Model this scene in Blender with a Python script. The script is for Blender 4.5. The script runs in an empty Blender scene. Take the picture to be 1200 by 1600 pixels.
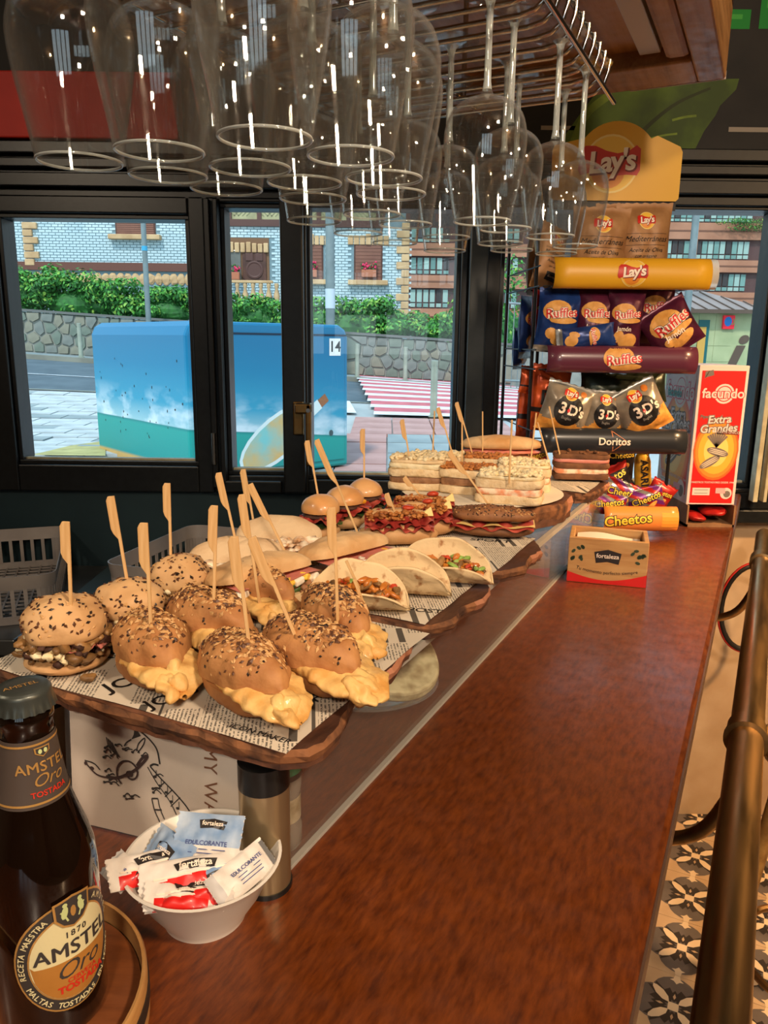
import bpy, bmesh, math, random
from mathutils import Vector, Matrix, noise, Euler
from mathutils.geometry import tessellate_polygon
S = bpy.context.scene
C = S.collection
PI = math.pi
sin, cos, rad = math.sin, math.cos, math.radians

# ------------------------------------------------------------------ camera
FPX, PITCH, ROLL, EYE = 1180.0, rad(12.7), rad(0.7), 0.42
cam_d = bpy.data.cameras.new('camera')
cam = bpy.data.objects.new('camera', cam_d); C.objects.link(cam)
cam_d.sensor_fit = 'HORIZONTAL'; cam_d.sensor_width = 36; cam_d.lens = 36 * FPX / 1200
cam_d.clip_start = .02; cam_d.clip_end = 400
cam.matrix_world = Matrix.Translation((0, 0, EYE)) @ Matrix.Rotation(PI / 2 - PITCH, 4, 'X') @ Matrix.Rotation(ROLL, 4, 'Z')
S.camera = cam

# ------------------------------------------------------------------ light
S.view_settings.view_transform = 'Standard'; S.view_settings.look = 'None'
S.view_settings.gamma = 1; S.view_settings.use_curve_mapping = False
S.view_settings.exposure = 0.0
S.cycles.transparent_max_bounces = 64
S.cycles.max_bounces = 14; S.cycles.transmission_bounces = 14; S.cycles.glossy_bounces = 6
S.cycles.caustics_reflective = False; S.cycles.caustics_refractive = False
S.cycles.sample_clamp_indirect = 6

def lin(c):
    r = []
    for x in c[:3]:
        x /= 255.0
        r.append(x / 12.92 if x <= .04045 else ((x + .055) / 1.055) ** 2.4)
    return (*r, 1.0)

world = bpy.data.worlds.new('sky'); S.world = world; world.use_nodes = True
wn = world.node_tree.nodes; wl = world.node_tree.links
bg = wn['Background']
tc = wn.new('ShaderNodeTexCoord'); sep = wn.new('ShaderNodeSeparateXYZ'); wl.new(tc.outputs['Generated'], sep.inputs[0])
rmp = wn.new('ShaderNodeValToRGB'); wl.new(sep.outputs['Z'], rmp.inputs[0])
rmp.color_ramp.elements[0].position = .0; rmp.color_ramp.elements[0].color = lin((205, 222, 228))
rmp.color_ramp.elements[1].position = .7; rmp.color_ramp.elements[1].color = lin((150, 195, 225))
wl.new(rmp.outputs[0], bg.inputs[0]); bg.inputs[1].default_value = 2.3

def light(name, kind, loc, power, col, size=.3, rot=(0, 0, 0), size_y=None, angle=None, target=None, spot=None):
    d = bpy.data.lights.new(name, kind); d.energy = power; d.color = col
    if kind == 'AREA':
        d.size = size
        if size_y: d.shape = 'RECTANGLE'; d.size_y = size_y
    elif kind == 'SUN': d.angle = angle
    else: d.shadow_soft_size = size
    if spot: d.spot_size = spot; d.spot_blend = .6
    o = bpy.data.objects.new(name, d); C.objects.link(o); o.location = loc; o.rotation_euler = rot
    if target is not None:
        o.rotation_euler = (Vector(target) - Vector(loc)).to_track_quat('-Z', 'Y').to_euler()
    o['kind'] = 'helper'
    return o
WARM = (1.0, .72, .42)
light('sun', 'SUN', (0, -5, 20), 3.0, (1, .96, .88), angle=rad(6), target=(6, 14, -4))
# warm room lamps behind and beside the photographer, then unseen lights added to brighten
light('room_or_added_light', 'AREA', (.8, -.4, 1.42), 29, (1, .77, .55), .16, target=(.0, .8, 0))
light('room_or_added_light', 'SPOT', (2.0, .9, 1.42), 320, (1, .60, .28), .08, target=(.85, 1.6, -1.1), spot=rad(70))
light('room_or_added_light', 'POINT', (2.6, -.9, 1.42), 75, (1, .66, .36), .08)  # added light: brightens the brass rail and the right side of the room
light('room_or_added_light', 'AREA', (-1.55, .1, 1.42), 13, (1, .80, .58), .16, target=(-.6, 1.3, .3))  # added light, set far left to brighten the red strip and the baskets
light('room_or_added_light', 'AREA', (.1, -1.55, 1.46), 40, (1, .80, .60), .2, target=(-.1, .5, .05))  # added light, set well back to brighten the sign and bottle under the board

# ------------------------------------------------------------------ placing helpers
def ray(px, py):
    x, y = px - 600, py - 800
    a = (x * cos(ROLL) + y * sin(ROLL)) / FPX; b = (-x * sin(ROLL) + y * cos(ROLL)) / FPX
    return Vector((a, cos(PITCH) - b * sin(PITCH), -sin(PITCH) - b * cos(PITCH)))
def at(px, py, Y):                  # point at depth Y
    r = ray(px, py); return Vector((0, 0, EYE)) + r * (Y / r.y)
def atz(px, py, z):                 # point at height z
    r = ray(px, py); return Vector((0, 0, EYE)) + r * ((z - EYE) / r.z)
BA = rad(26.5); BS, BC = sin(BA), cos(BA)
def B(u, v, z=0): return Vector((u * BS + v * BC, u * BC - v * BS, z))   # u along the bar, v towards the guests
BROT = -BA                          # local +Y = along the bar, local +X = towards the guests

# ------------------------------------------------------------------ materials
MATS = {}
def mat(name, col, rough=.5, metal=0, col2=None, vscale=20, bump=0, bscale=120, spec=.5, coat=0, trans=0, ior=1.45, stretch=(1, 1, 1), emit=0, lo=.35, hi=.65, rvar=0, alpha=1, sss=0, detail=4):
    if name in MATS: return MATS[name]
    m = bpy.data.materials.new(name); m.use_nodes = True; MATS[name] = m
    n = m.node_tree.nodes; l = m.node_tree.links; b = n['Principled BSDF']
    c = lin(col)
    b.inputs['Base Color'].default_value = c; b.inputs['Roughness'].default_value = rough; b.inputs['Metallic'].default_value = metal
    b.inputs['Specular IOR Level'].default_value = spec; b.inputs['Coat Weight'].default_value = coat; b.inputs['Coat Roughness'].default_value = .08
    b.inputs['Transmission Weight'].default_value = trans; b.inputs['IOR'].default_value = ior; b.inputs['Alpha'].default_value = alpha
    if sss:
        b.inputs['Subsurface Weight'].default_value = sss; b.inputs['Subsurface Radius'].default_value = (.01, .005, .002); b.inputs['Subsurface Scale'].default_value = 1
    if emit: b.inputs['Emission Color'].default_value = c; b.inputs['Emission Strength'].default_value = emit
    if col2 is not None or bump or rvar:
        t = n.new('ShaderNodeTexCoord'); mp = n.new('ShaderNodeMapping'); l.new(t.outputs['Object'], mp.inputs[0]); mp.inputs['Scale'].default_value = stretch
        if col2 is not None or rvar:
            nz = n.new('ShaderNodeTexNoise'); nz.inputs['Scale'].default_value = vscale; nz.inputs['Detail'].default_value = detail; l.new(mp.outputs[0], nz.inputs['Vector'])
            r = n.new('ShaderNodeMapRange'); r.inputs[1].default_value = lo; r.inputs[2].default_value = hi; l.new(nz.outputs['Fac'], r.inputs[0])
            if col2 is not None:
                mx = n.new('ShaderNodeMix'); mx.data_type = 'RGBA'; l.new(r.outputs[0], mx.inputs['Factor'])
                mx.inputs['A'].default_value = c; mx.inputs['B'].default_value = lin(col2); l.new(mx.outputs['Result'], b.inputs['Base Color'])
            if rvar:
                rr = n.new('ShaderNodeMapRange'); rr.inputs[3].default_value = rough; rr.inputs[4].default_value = rough + rvar; l.new(r.outputs[0], rr.inputs[0]); l.new(rr.outputs[0], b.inputs['Roughness'])
        if bump:
            nb = n.new('ShaderNodeTexNoise'); nb.inputs['Scale'].default_value = bscale; nb.inputs['Detail'].default_value = 3; l.new(mp.outputs[0], nb.inputs['Vector'])
            bp = n.new('ShaderNodeBump'); bp.inputs['Strength'].default_value = bump; bp.inputs['Distance'].default_value = .002; l.new(nb.outputs['Fac'], bp.inputs['Height']); l.new(bp.outputs[0], b.inputs['Normal'])
    return m
def clear_mat(name, tint=(1, 1, 1), base=.04, edge=.75, rough=.0, power=4.0, haze=0, haze_col=(1, 1, 1), haze_edge=None):
    """thin clear glass or plastic: see-through, mirror-like towards grazing angles"""
    m = bpy.data.materials.new(name); m.use_nodes = True; MATS[name] = m
    n = m.node_tree.nodes; l = m.node_tree.links
    for x in list(n):
        if x.type != 'OUTPUT_MATERIAL': n.remove(x)
    o = [x for x in n if x.type == 'OUTPUT_MATERIAL'][0]
    tr = n.new('ShaderNodeBsdfTransparent'); tr.inputs[0].default_value = (*tint, 1)
    gl = n.new('ShaderNodeBsdfGlossy'); gl.inputs['Roughness'].default_value = rough
    lw = n.new('ShaderNodeLayerWeight'); lw.inputs[0].default_value = .5
    pw = n.new('ShaderNodeMath'); pw.operation = 'POWER'; pw.inputs[1].default_value = power; l.new(lw.outputs['Facing'], pw.inputs[0])
    mr = n.new('ShaderNodeMapRange'); mr.inputs[3].default_value = base; mr.inputs[4].default_value = edge; l.new(pw.outputs[0], mr.inputs[0])
    mx = n.new('ShaderNodeMixShader'); l.new(mr.outputs[0], mx.inputs[0]); l.new(tr.outputs[0], mx.inputs[1]); l.new(gl.outputs[0], mx.inputs[2])
    last = mx
    if haze:  # pale diffuse mixed in as painted haze, optionally stronger towards the edges
        df = n.new('ShaderNodeBsdfDiffuse'); df.inputs[0].default_value = (*haze_col, 1)
        m2 = n.new('ShaderNodeMixShader'); m2.inputs[0].default_value = haze
        if haze_edge is not None:
            fr = n.new('ShaderNodeMapRange'); fr.inputs[3].default_value = haze; fr.inputs[4].default_value = haze_edge; l.new(pw.outputs[0], fr.inputs[0]); l.new(fr.outputs[0], m2.inputs[0])
        l.new(mx.outputs[0], m2.inputs[1]); l.new(df.outputs[0], m2.inputs[2]); last = m2
    l.new(last.outputs[0], o.inputs[0])
    return m

# ------------------------------------------------------------------ mesh builder
class MB:
    def __init__(s): s.v = []; s.f = []; s.m = []; s.k = 0
    def add(s, vs, fs, k=None):
        o = len(s.v); s.v += [Vector(v) for v in vs]
        for f in fs: s.f.append(tuple(i + o for i in f)); s.m.append(s.k if k is None else k)
        return s
    def xf(s, M, start=0):
        for i in range(start, len(s.v)): s.v[i] = M @ s.v[i]
        return s
    def box(s, c, d, k=None, rot=None):
        x, y, z = d[0] / 2, d[1] / 2, d[2] / 2; c = Vector(c)
        vs = [Vector((a * x, b * y, e * z)) for e in (-1, 1) for b in (-1, 1) for a in (-1, 1)]
        if rot is not None: R = Euler(rot).to_matrix(); vs = [R @ v for v in vs]
        return s.add([v + c for v in vs], [(0, 2, 3, 1), (4, 5, 7, 6), (0, 1, 5, 4), (2, 6, 7, 3), (0, 4, 6, 2), (1, 3, 7, 5)], k)
    def bx(s, x0, x1, y0, y1, z0, z1, k=None): return s.box(((x0 + x1) / 2, (y0 + y1) / 2, (z0 + z1) / 2), (abs(x1 - x0), abs(y1 - y0), abs(z1 - z0)), k)
    def lathe(s, prof, n=24, k=None, c=(0, 0, 0), capb=True, capt=True):
        vs = []; fs = []
        for r, z in prof:
            for i in range(n): a = 2 * PI * i / n; vs.append((c[0] + r * cos(a), c[1] + r * sin(a), c[2] + z))
        for j in range(len(prof) - 1):
            for i in range(n): fs.append((j * n + i, j * n + (i + 1) % n, (j + 1) * n + (i + 1) % n, (j + 1) * n + i))
        if capb: fs.append(tuple(reversed(range(n))))
        if capt: fs.append(tuple(range((len(prof) - 1) * n, len(prof) * n)))
        return s.add(vs, fs, k)
    def tube(s, pts, r, n=8, k=None, cap=True, closed=False):
        pts = [Vector(p) for p in pts]; N = len(pts); vs = []; fs = []; up = None
        rs = r if isinstance(r, (list, tuple)) else [r] * N
        for i, p in enumerate(pts):
            if closed: t = (pts[(i + 1) % N] - pts[i - 1])
            else: t = pts[min(i + 1, N - 1)] - pts[max(i - 1, 0)]
            t.normalize()
            if up is None: up = t.orthogonal().normalized()
            else:
                up = up - t * up.dot(t)
                up = up.normalized() if up.length > 1e-6 else t.orthogonal().normalized()
            w = t.cross(up)
            for j in range(n): a = 2 * PI * j / n; vs.append(p + (up * cos(a) + w * sin(a)) * rs[i])
        M = N if closed else N - 1
        for i in range(M):
            for j in range(n): i2 = (i + 1) % N; fs.append((i * n + j, i * n + (j + 1) % n, i2 * n + (j + 1) % n, i2 * n + j))
        if cap and not closed: fs.append(tuple(reversed(range(n)))); fs.append(tuple(range((N - 1) * n, N * n)))
        return s.add(vs, fs, k)
    def grid(s, fn, nu, nv, k=None, wrap=False, kf=None):
        vs = [fn(i / nu, j / nv) for j in range(nv + 1) for i in range(nu if wrap else nu + 1)]; W = nu if wrap else nu + 1
        o = len(s.v); s.v += [Vector(v) for v in vs]
        for j in range(nv):
            for i in range(nu):
                a, b = i, (i + 1) % W if wrap else i + 1
                s.f.append((o + j * W + a, o + j * W + b, o + (j + 1) * W + b, o + (j + 1) * W + a))
                s.m.append(kf((i + .5) / nu, (j + .5) / nv) if kf else (s.k if k is None else k))
        return s
    def blob(s, c, r, n=(18, 12), amp=0, sc=20, seed=0, k=None, rot=None, flat=None, zpow=1, kf=None):
        c = Vector(c); R = Euler(rot).to_matrix() if rot is not None else None
        def fn(a, b):
            th = 2 * PI * a; ph = PI * b
            d = Vector((sin(ph) * cos(th), sin(ph) * sin(th), -cos(ph)))
            p = Vector((d.x * r[0], d.y * r[1], (abs(d.z) ** zpow) * (1 if d.z > 0 else -1) * r[2]))
            if amp: p += d * amp * noise.noise(p * sc + Vector((seed * 7.3, seed * 3.1, seed * 1.7)))
            if flat is not None and p.z < flat: p.z = flat + (p.z - flat) * .1
            if R: p = R @ p
            return p + c
        return s.grid(fn, n[0], n[1], k, wrap=True, kf=kf)
    def prism(s, pts, z0, z1, k=None, ax=None):
        """extrude a 2-D outline; ax maps (x, y, z) to 3-D"""
        ax = ax or (lambda x, y, z: (x, y, z)); n = len(pts)
        vs = [ax(x, y, z0) for x, y in pts] + [ax(x, y, z1) for x, y in pts]
        return s.add(vs, [tuple(reversed(range(n))), tuple(range(n, 2 * n))] + [(i, (i + 1) % n, n + (i + 1) % n, n + i) for i in range(n)], k)
    def build(s, name, mats, parent=None, smooth=None, bevel=0, loc=None, rot=None, kind=None, seg=2, label=None):
        me = bpy.data.meshes.new(name); me.from_pydata(s.v, [], s.f)
        mats = mats if isinstance(mats, (list, tuple)) else [mats]
        for m in mats: me.materials.append(m)
        if len(mats) > 1: me.polygons.foreach_set('material_index', s.m)
        if smooth is not None: me.shade_smooth(); me.set_sharp_from_angle(angle=rad(smooth))
        me.validate()
        o = bpy.data.objects.new(name, me); C.objects.link(o)
        if parent is not None: o.parent = parent
        if loc is not None: o.location = loc
        if rot is not None: o.rotation_euler = rot if not isinstance(rot, (int, float)) else (0, 0, rot)
        if bevel:
            b = o.modifiers.new('bevel', 'BEVEL'); b.width = bevel; b.segments = seg; b.limit_method = 'ANGLE'; b.angle_limit = rad(40)
        if kind: o['kind'] = kind
        if label: o['label'] = label
        return o
def tag(o, label, cat, group=None, kind=None):
    o['label'] = label; o['category'] = cat
    if group: o['group'] = group
    if kind: o['kind'] = kind
    return o
def thing(name, label, cat, loc=(0, 0, 0), rot=0, group=None):
    o = bpy.data.objects.new(name, None); C.objects.link(o); o.location = loc; o.empty_display_size = .02
    o.rotation_euler = rot if not isinstance(rot, (int, float)) else (0, 0, rot)
    return tag(o, label, cat, group)
def struct(name, mb, m, **kw):
    o = mb.build(name, m, **kw)
    if o.parent is None: o['kind'] = 'structure'
    return o
def copy_tree(o, parent=None):
    c = o.copy(); C.objects.link(c); c.parent = parent
    for ch in [x for x in o.children]: copy_tree(ch, c)
    return c

# ------------------------------------------------------------------ flat print: letters, shapes, strokes
_TX = {}
def text2d(s, size=1.0, shear=0, bold=0, space=1.0):
    key = (s, shear, bold, space)
    if key not in _TX:
        cu = bpy.data.curves.new('letters', 'FONT'); cu.body = s; cu.align_x = 'CENTER'; cu.align_y = 'CENTER'
        cu.shear = shear; cu.offset = bold; cu.resolution_u = 3; cu.space_character = space
        ob = bpy.data.objects.new('letters', cu)
        me = bpy.data.meshes.new_from_object(ob)
        _TX[key] = ([(v.co.x, v.co.y) for v in me.vertices], [tuple(t.vertices) for t in (me.calc_loop_triangles(), me.loop_triangles)[1]])
        bpy.data.objects.remove(ob); bpy.data.curves.remove(cu); bpy.data.meshes.remove(me)
    vs, fs = _TX[key]
    return [(x * size, y * size) for x, y in vs], fs
class Print:
    """layers of flat ink; fmap(x, y, h) lays them on the surface"""
    def __init__(s): s.v = []; s.f = []; s.m = []; s.mats = []; s.h = 0
    def mi(s, m):
        if m not in s.mats: s.mats.append(m)
        return s.mats.index(m)
    def add(s, vs, fs, m, h):
        o = len(s.v); s.v += [(x, y, h) for x, y in vs]; k = s.mi(m)
        for f in fs: s.f.append(tuple(i + o for i in f)); s.m.append(k)
    def text(s, t, c, size, m, h=2, rot=0, shear=0, bold=0, space=1, sx=1, arc=0, wave=0):
        if bold and 'M' in t:       # a thickened outline closes the notch of an M: overprint instead
            for i, (dx, dy) in enumerate(((-1, 0), (1, 0), (0, -.8), (0, .8))):
                ox, oy = dx * bold * size * .8, dy * bold * size * .8
                s.text(t, (c[0] + ox * cos(rot) - oy * sin(rot), c[1] + ox * sin(rot) + oy * cos(rot)), size, m, h + i * .03, rot, shear, 0, space, sx, arc, wave)
            return
        vs, fs = text2d(t, size, shear, bold, space)
        out = []
        for x, y in vs:
            x *= sx; y += wave * x
            if arc: a = x / arc; x, y = (arc + y) * sin(a), (arc + y) * cos(a) - arc
            out.append((c[0] + x * cos(rot) - y * sin(rot), c[1] + x * sin(rot) + y * cos(rot)))
        s.add(out, fs, m, h)
    def rect(s, x0, y0, x1, y1, m, h=1, n=1, rot=0, c=None):
        c = c or ((x0 + x1) / 2, (y0 + y1) / 2)
        vs = []
        for i in range(n + 1):
            for y in (y0, y1):
                x = x0 + (x1 - x0) * i / n; dx, dy = x - c[0], y - c[1]
                vs.append((c[0] + dx * cos(rot) - dy * sin(rot), c[1] + dx * sin(rot) + dy * cos(rot)))
        s.add(vs, [(2 * i, 2 * i + 2, 2 * i + 3, 2 * i + 1) for i in range(n)], m, h)
    def ell(s, c, rx, ry, m, h=1, n=20, rot=0, rows=4):
        # concentric rings so that it bends with the surface
        vs = [c]; fs = []
        for r in range(1, rows + 1):
            for i in range(n):
                a = 2 * PI * i / n; x, y = rx * r / rows * cos(a), ry * r / rows * sin(a)
                vs.append((c[0] + x * cos(rot) - y * sin(rot), c[1] + x * sin(rot) + y * cos(rot)))
        for i in range(n): fs.append((0, 1 + i, 1 + (i + 1) % n))
        for r in range(rows - 1):
            for i in range(n): a = 1 + r * n; fs.append((a + i, a + n + i, a + n + (i + 1) % n, a + (i + 1) % n))
        s.add(vs, fs, m, h)
    def ring(s, c, rx, ry, w, m, h=1, n=28, a0=0, a1=2 * PI, rot=0):
        vs = []
        for i in range(n + 1):
            a = a0 + (a1 - a0) * i / n
            for q in (0, 1):
                x, y = (rx - w * q) * cos(a), (ry - w * q) * sin(a)
                vs.append((c[0] + x * cos(rot) - y * sin(rot), c[1] + x * sin(rot) + y * cos(rot)))
        s.add(vs, [(2 * i, 2 * i + 2, 2 * i + 3, 2 * i + 1) for i in range(n)], m, h)
    def poly(s, pts, m, h=1): s.add(pts, [tuple(range(len(pts)))], m, h)
    def stroke(s, pts, w, m, h=1):
        N = len(pts); vs = []
        ws = w if isinstance(w, (list, tuple)) else [w] * N
        for i, (x, y) in enumerate(pts):
            a, b = pts[max(i - 1, 0)], pts[min(i + 1, N - 1)]
            tx, ty = b[0] - a[0], b[1] - a[1]; L = math.hypot(tx, ty) or 1
            vs += [(x - ty / L * ws[i] / 2, y + tx / L * ws[i] / 2), (x + ty / L * ws[i] / 2, y - tx / L * ws[i] / 2)]
        s.add(vs, [(2 * i, 2 * i + 1, 2 * i + 3, 2 * i + 2) for i in range(N - 1)], m, h)
    def refine(s, L):
        """cut the ink into small triangles so that it bends with a curved surface"""
        V = list(s.v); F = []; M_ = []; mid = {}
        def half(a, b):
            k = (min(a, b), max(a, b))
            if k not in mid: V.append(tuple((V[a][i] + V[b][i]) / 2 for i in range(3))); mid[k] = len(V) - 1
            return mid[k]
        for f, m in zip(s.f, s.m):
            if len(f) == 3: st = [f]
            elif len(f) == 4: st = [(f[0], f[1], f[2]), (f[0], f[2], f[3])]
            else: st = [tuple(f[i] for i in t) for t in tessellate_polygon([[Vector((V[i][0], V[i][1], 0)) for i in f]])]
            while st:
                a, b, c = st.pop(); d = [math.dist(V[p][:2], V[q][:2]) for p, q in ((a, b), (b, c), (c, a))]; k = d.index(max(d))
                if d[k] <= L or len(F) > 60000: F.append((a, b, c)); M_.append(m); continue
                p, q, r = ((a, b, c), (b, c, a), (c, a, b))[k]; h = half(p, q); st += [(p, h, r), (h, q, r)]
        s.v, s.f, s.m = V, F, M_
    def build(s, name, fmap, parent, kind='stuff', step=.0002, fine=0, **kw):
        if fine: s.refine(fine)
        mb = MB(); mb.v = [Vector(fmap(x, y, h * step)) for x, y, h in s.v]; mb.f = s.f; mb.m = s.m
        o = mb.build(name, s.mats, parent, **kw)
        if kind: o['kind'] = kind
        return o
def spline(pts, n=6):
    out = []; P = [Vector((*p, 0)) if len(p) == 2 else Vector(p) for p in pts]; N = len(P)
    for i in range(N - 1):
        a, b, c, d = P[max(i - 1, 0)], P[i], P[i + 1], P[min(i + 2, N - 1)]
        for j in range(n):
            t = j / n
            out.append(.5 * ((2 * b) + (c - a) * t + (2 * a - 5 * b + 4 * c - d) * t * t + (3 * b - a - 3 * c + d) * t ** 3))
    out.append(P[-1])
    return out
def sp2(pts, n=6): return [(p.x, p.y) for p in spline(pts, n)]
# ================================================================== the room
BLACK = mat('black_frame_paint', (15, 17, 19), .38, col2=(22, 25, 27), vscale=60, bump=.05)
BLACKW = mat('black_wall_paint', (26, 24, 23), .7, col2=(38, 35, 32), vscale=9, bump=.25, bscale=40)
PANELB = mat('dark_panel_paint', (20, 38, 44), .5, col2=(28, 48, 54), vscale=5)
PLASTER = mat('beige_plaster', (196, 170, 138), .75, col2=(176, 146, 112), vscale=6, bump=.5, bscale=14)
CEIL = mat('dark_ceiling', (70, 62, 54), .8, col2=(58, 50, 44), vscale=3)
WALLI = mat('inner_wall', (120, 100, 82), .8, col2=(104, 86, 70), vscale=3)
REDP = mat('red_band_paint', (206, 44, 26), .6, col2=(180, 34, 22), vscale=5)
CREAMM = mat('cream_metal', (196, 190, 160), .35, col2=(170, 160, 130), vscale=30)
STEEL = mat('brushed_steel', (150, 152, 152), .32, 1, col2=(120, 122, 122), vscale=30, stretch=(1, 20, 1))
CHROME = mat('chrome_wire', (205, 200, 192), .13, 1)
GLASS = clear_mat('window_glass', (.97, .985, .98), .03, .6, power=5)
GROUT = mat('floor_base', (110, 92, 76), .8, col2=(90, 76, 64), vscale=15)

WY = 2.2
m = MB()
m.bx(-2.6, 2.9, WY, WY + .14, .92, 1.5)
m.bx(-2.6, -1.30, WY, WY + .14, -1.1, .92)
m.bx(1.32, 2.9, WY, WY + .14, -1.1, .92)
struct('wall_front', m, BLACKW)
struct('wall_front_panel', MB().bx(-1.30, .26, WY, WY + .14, -1.1, -.02), PANELB)
o = struct('wall_front_plaster', MB().bx(.26, 1.32, WY + .02, WY + .14, -1.1, -.09), PLASTER)
struct('trim_1', MB().bx(.26, 1.32, WY - .03, WY + .14, -.09, -.05).bx(.26, 1.32, WY - .012, WY + .14, -.05, .0), BLACK, bevel=.004)
m = MB()
for i, (z0, z1, d) in enumerate([(.79, .815, .02), (.815, .85, .045), (.85, .862, .025), (.862, .885, .05), (.885, .895, .03), (.895, .925, .055)]): m.bx(-1.30, 1.32, WY - d, WY + .14, z0, z1)
struct('trim_2', m, BLACK, bevel=.003)
struct('floor', MB().bx(-2.6, 2.9, -3, WY + .1, -1.2, -1.1), GROUT)
struct('ceiling', MB().bx(-2.6, 2.9, -3, WY + .14, 1.5, 1.6), CEIL)
struct('wall_left', MB().bx(-2.7, -2.6, -3, WY + .14, -1.1, 1.5), WALLI)
struct('wall_right', MB().bx(2.9, 3.0, -3, WY + .14, -1.1, 1.5), WALLI)
# the wall behind the photographer has three tall windows to the street
m = MB(); m.bx(-2.6, 2.9, -3.1, -3, 1.25, 1.5).bx(-2.6, 2.9, -3.1, -3, -1.1, .3)
for a, b in ((-2.6, -1.0), (-.6, -.5), (-.1, .0), (.4, .5), (.9, 2.9)): m.bx(a, b, -3.1, -3, .3, 1.25)
struct('wall_back', m, WALLI)

def window(n, X0, X1, Z0, Z1, x0, x1, z0, z1, depth=.06, bead=.012):
    """outer X0..X1 x Z0..Z1, opening x0..x1 x z0..z1"""
    root = bpy.data.objects.new('window_%d' % n, None); C.objects.link(root); root['kind'] = 'structure'
    y0, y1 = WY - .02, WY + depth
    for nm, a in (('stile', (X0, x0 - bead, Z0, Z1)), ('stile', (x1 + bead, X1, Z0, Z1)), ('bottom_rail', (x0 - bead, x1 + bead, Z0, z0 - bead)), ('top_rail', (x0 - bead, x1 + bead, z1 + bead, Z1))):
        if a[1] - a[0] > .002 and a[3] - a[2] > .002: MB().bx(a[0], a[1], y0, y1, a[2], a[3]).build(nm, BLACK, root, bevel=.004)
    g = .014
    for a in ((x0 - bead, x0, z0, z1), (x1, x1 + bead, z0, z1), (x0 - bead, x1 + bead, z0 - bead, z0), (x0 - bead, x1 + bead, z1, z1 + bead)):
        MB().bx(a[0], a[1], y0 + g, y1 + .01, a[2], a[3]).build('glazing_bead', BLACK, root, bevel=.002)
    p = MB().bx(x0, x1, y0 + .045, y0 + .051, z0, z1).build('pane', GLASS, root)
    MB().bx(x0, x1, y0 + .03, y0 + .044, z0, z0 + .006).build('sill_strip', CREAMM, root)
    return root
w1 = window(1, -1.30, -.50, -.02, .80, -1.06, -.556, .07, .74)
w2 = window(2, -.497, -.222, -.02, .80, -.447, -.29, .045, .772)
w3 = window(3, -.219, .225, -.02, .80, -.213, .193, .035, .775)
w4 = window(4, .275, 1.32, -.0, .80, .327, 1.062, .025, .782)
# sash profile steps, the hinge and the handle of the casement
for a in ((-.497, -.482, -.0, .79), (-.472, -.46, .01, .79)): MB().bx(a[0], a[1], WY - .04, WY - .02, a[2], a[3]).build('sash_moulding', BLACK, w2, bevel=.002)
MB().bx(-.292, -.228, WY - .045, WY - .02, -.015, .79).build('sash_stile', BLACK, w2, bevel=.006)
MB().bx(-.49, -.30, WY - .04, WY - .02, -.015, .02).build('sash_rail', BLACK, w2, bevel=.004)
MB().tube([(-.49, WY - .05, .07), (-.49, WY - .05, .16)], .006, 10).build('hinge', STEEL, w2, smooth=40)
BRASSD = mat('aged_brass', (150, 118, 72), .3, 1, col2=(120, 90, 54), vscale=14, rvar=.15)
h = MB().box((-.246, WY - .05, .205), (.03, .012, .095)).build('handle_plate', BRASSD, w2, bevel=.004)
MB().bx(-.252, -.205, WY - .10, WY - .056, .222, .25).bx(-.222, -.205, WY - .10, WY - .075, .075, .25).build('handle', BRASSD, w2, bevel=.005)
MB().tube([(-.2135, WY - .103, .232), (-.2135, WY - .099, .232)], .006, 14).build('lock_cylinder', STEEL, w2, smooth=40)
# wide corner mullion with a pale middle face
m = MB().bx(.225, .275, WY - .05, WY + .08, -.02, .8)
struct('trim_3', MB().bx(.226, .2745, WY - .05, WY + .08, -.02, .80), mat('grey_frame_paint', (58, 63, 64), .4, col2=(70, 74, 74), vscale=20), bevel=.004)
struct('trim_4', MB().bx(1.066, 1.08, WY - .06, WY - .03, -.02, .79).bx(1.096, 1.106, WY - .06, WY - .03, -.02, .79), CREAMM, bevel=.002)
# red strip on the wall above the left windows
struct('trim_5', MB().bx(-1.5, -.55, WY - .06, WY - .001, .93, 1.09), REDP, bevel=.004)
# painted leaf and signs on the black wall
LEAF1 = mat('leaf_paint', (92, 116, 34), .7, col2=(58, 74, 30), vscale=7); LEAF2 = mat('leaf_vein_paint', (46, 54, 24), .7); LEAF3 = mat('leaf_light_paint', (128, 150, 46), .7, col2=(96, 116, 40), vscale=20)
GREENP = mat('green_paint', (0, 128, 40), .6); GREENL = mat('green_light_paint', (60, 160, 60), .6); TAPE = mat('pale_tape', (150, 138, 124), .7)
def wallpt(px, py): q = at(px, py, WY); return (q.x, q.z)
P = Print()
P.poly([wallpt(*q) for q in ((880, 215), (905, 180), (935, 140), (1000, 120), (1060, 118), (1110, 124), (1155, 123), (1150, 140), (1125, 165), (1118, 180), (1100, 205), (1085, 235), (1078, 246), (980, 246), (890, 246))], LEAF1, 1)
P.stroke(sp2([wallpt(*q) for q in ((985, 225), (1020, 190), (1060, 160), (1110, 138))]), [.012 - .0003 * i for i in range(19)], LEAF2, 2)
P.stroke(sp2([wallpt(*q) for q in ((1050, 188), (1070, 183), (1088, 181))]), .006, LEAF3, 2)
P.stroke(sp2([wallpt(*q) for q in ((1010, 218), (1035, 212), (1058, 209))]), .005, LEAF3, 2)
P.stroke(sp2([wallpt(*q) for q in ((895, 225), (915, 180), (950, 150))]), .02, LEAF3, 2)
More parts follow.
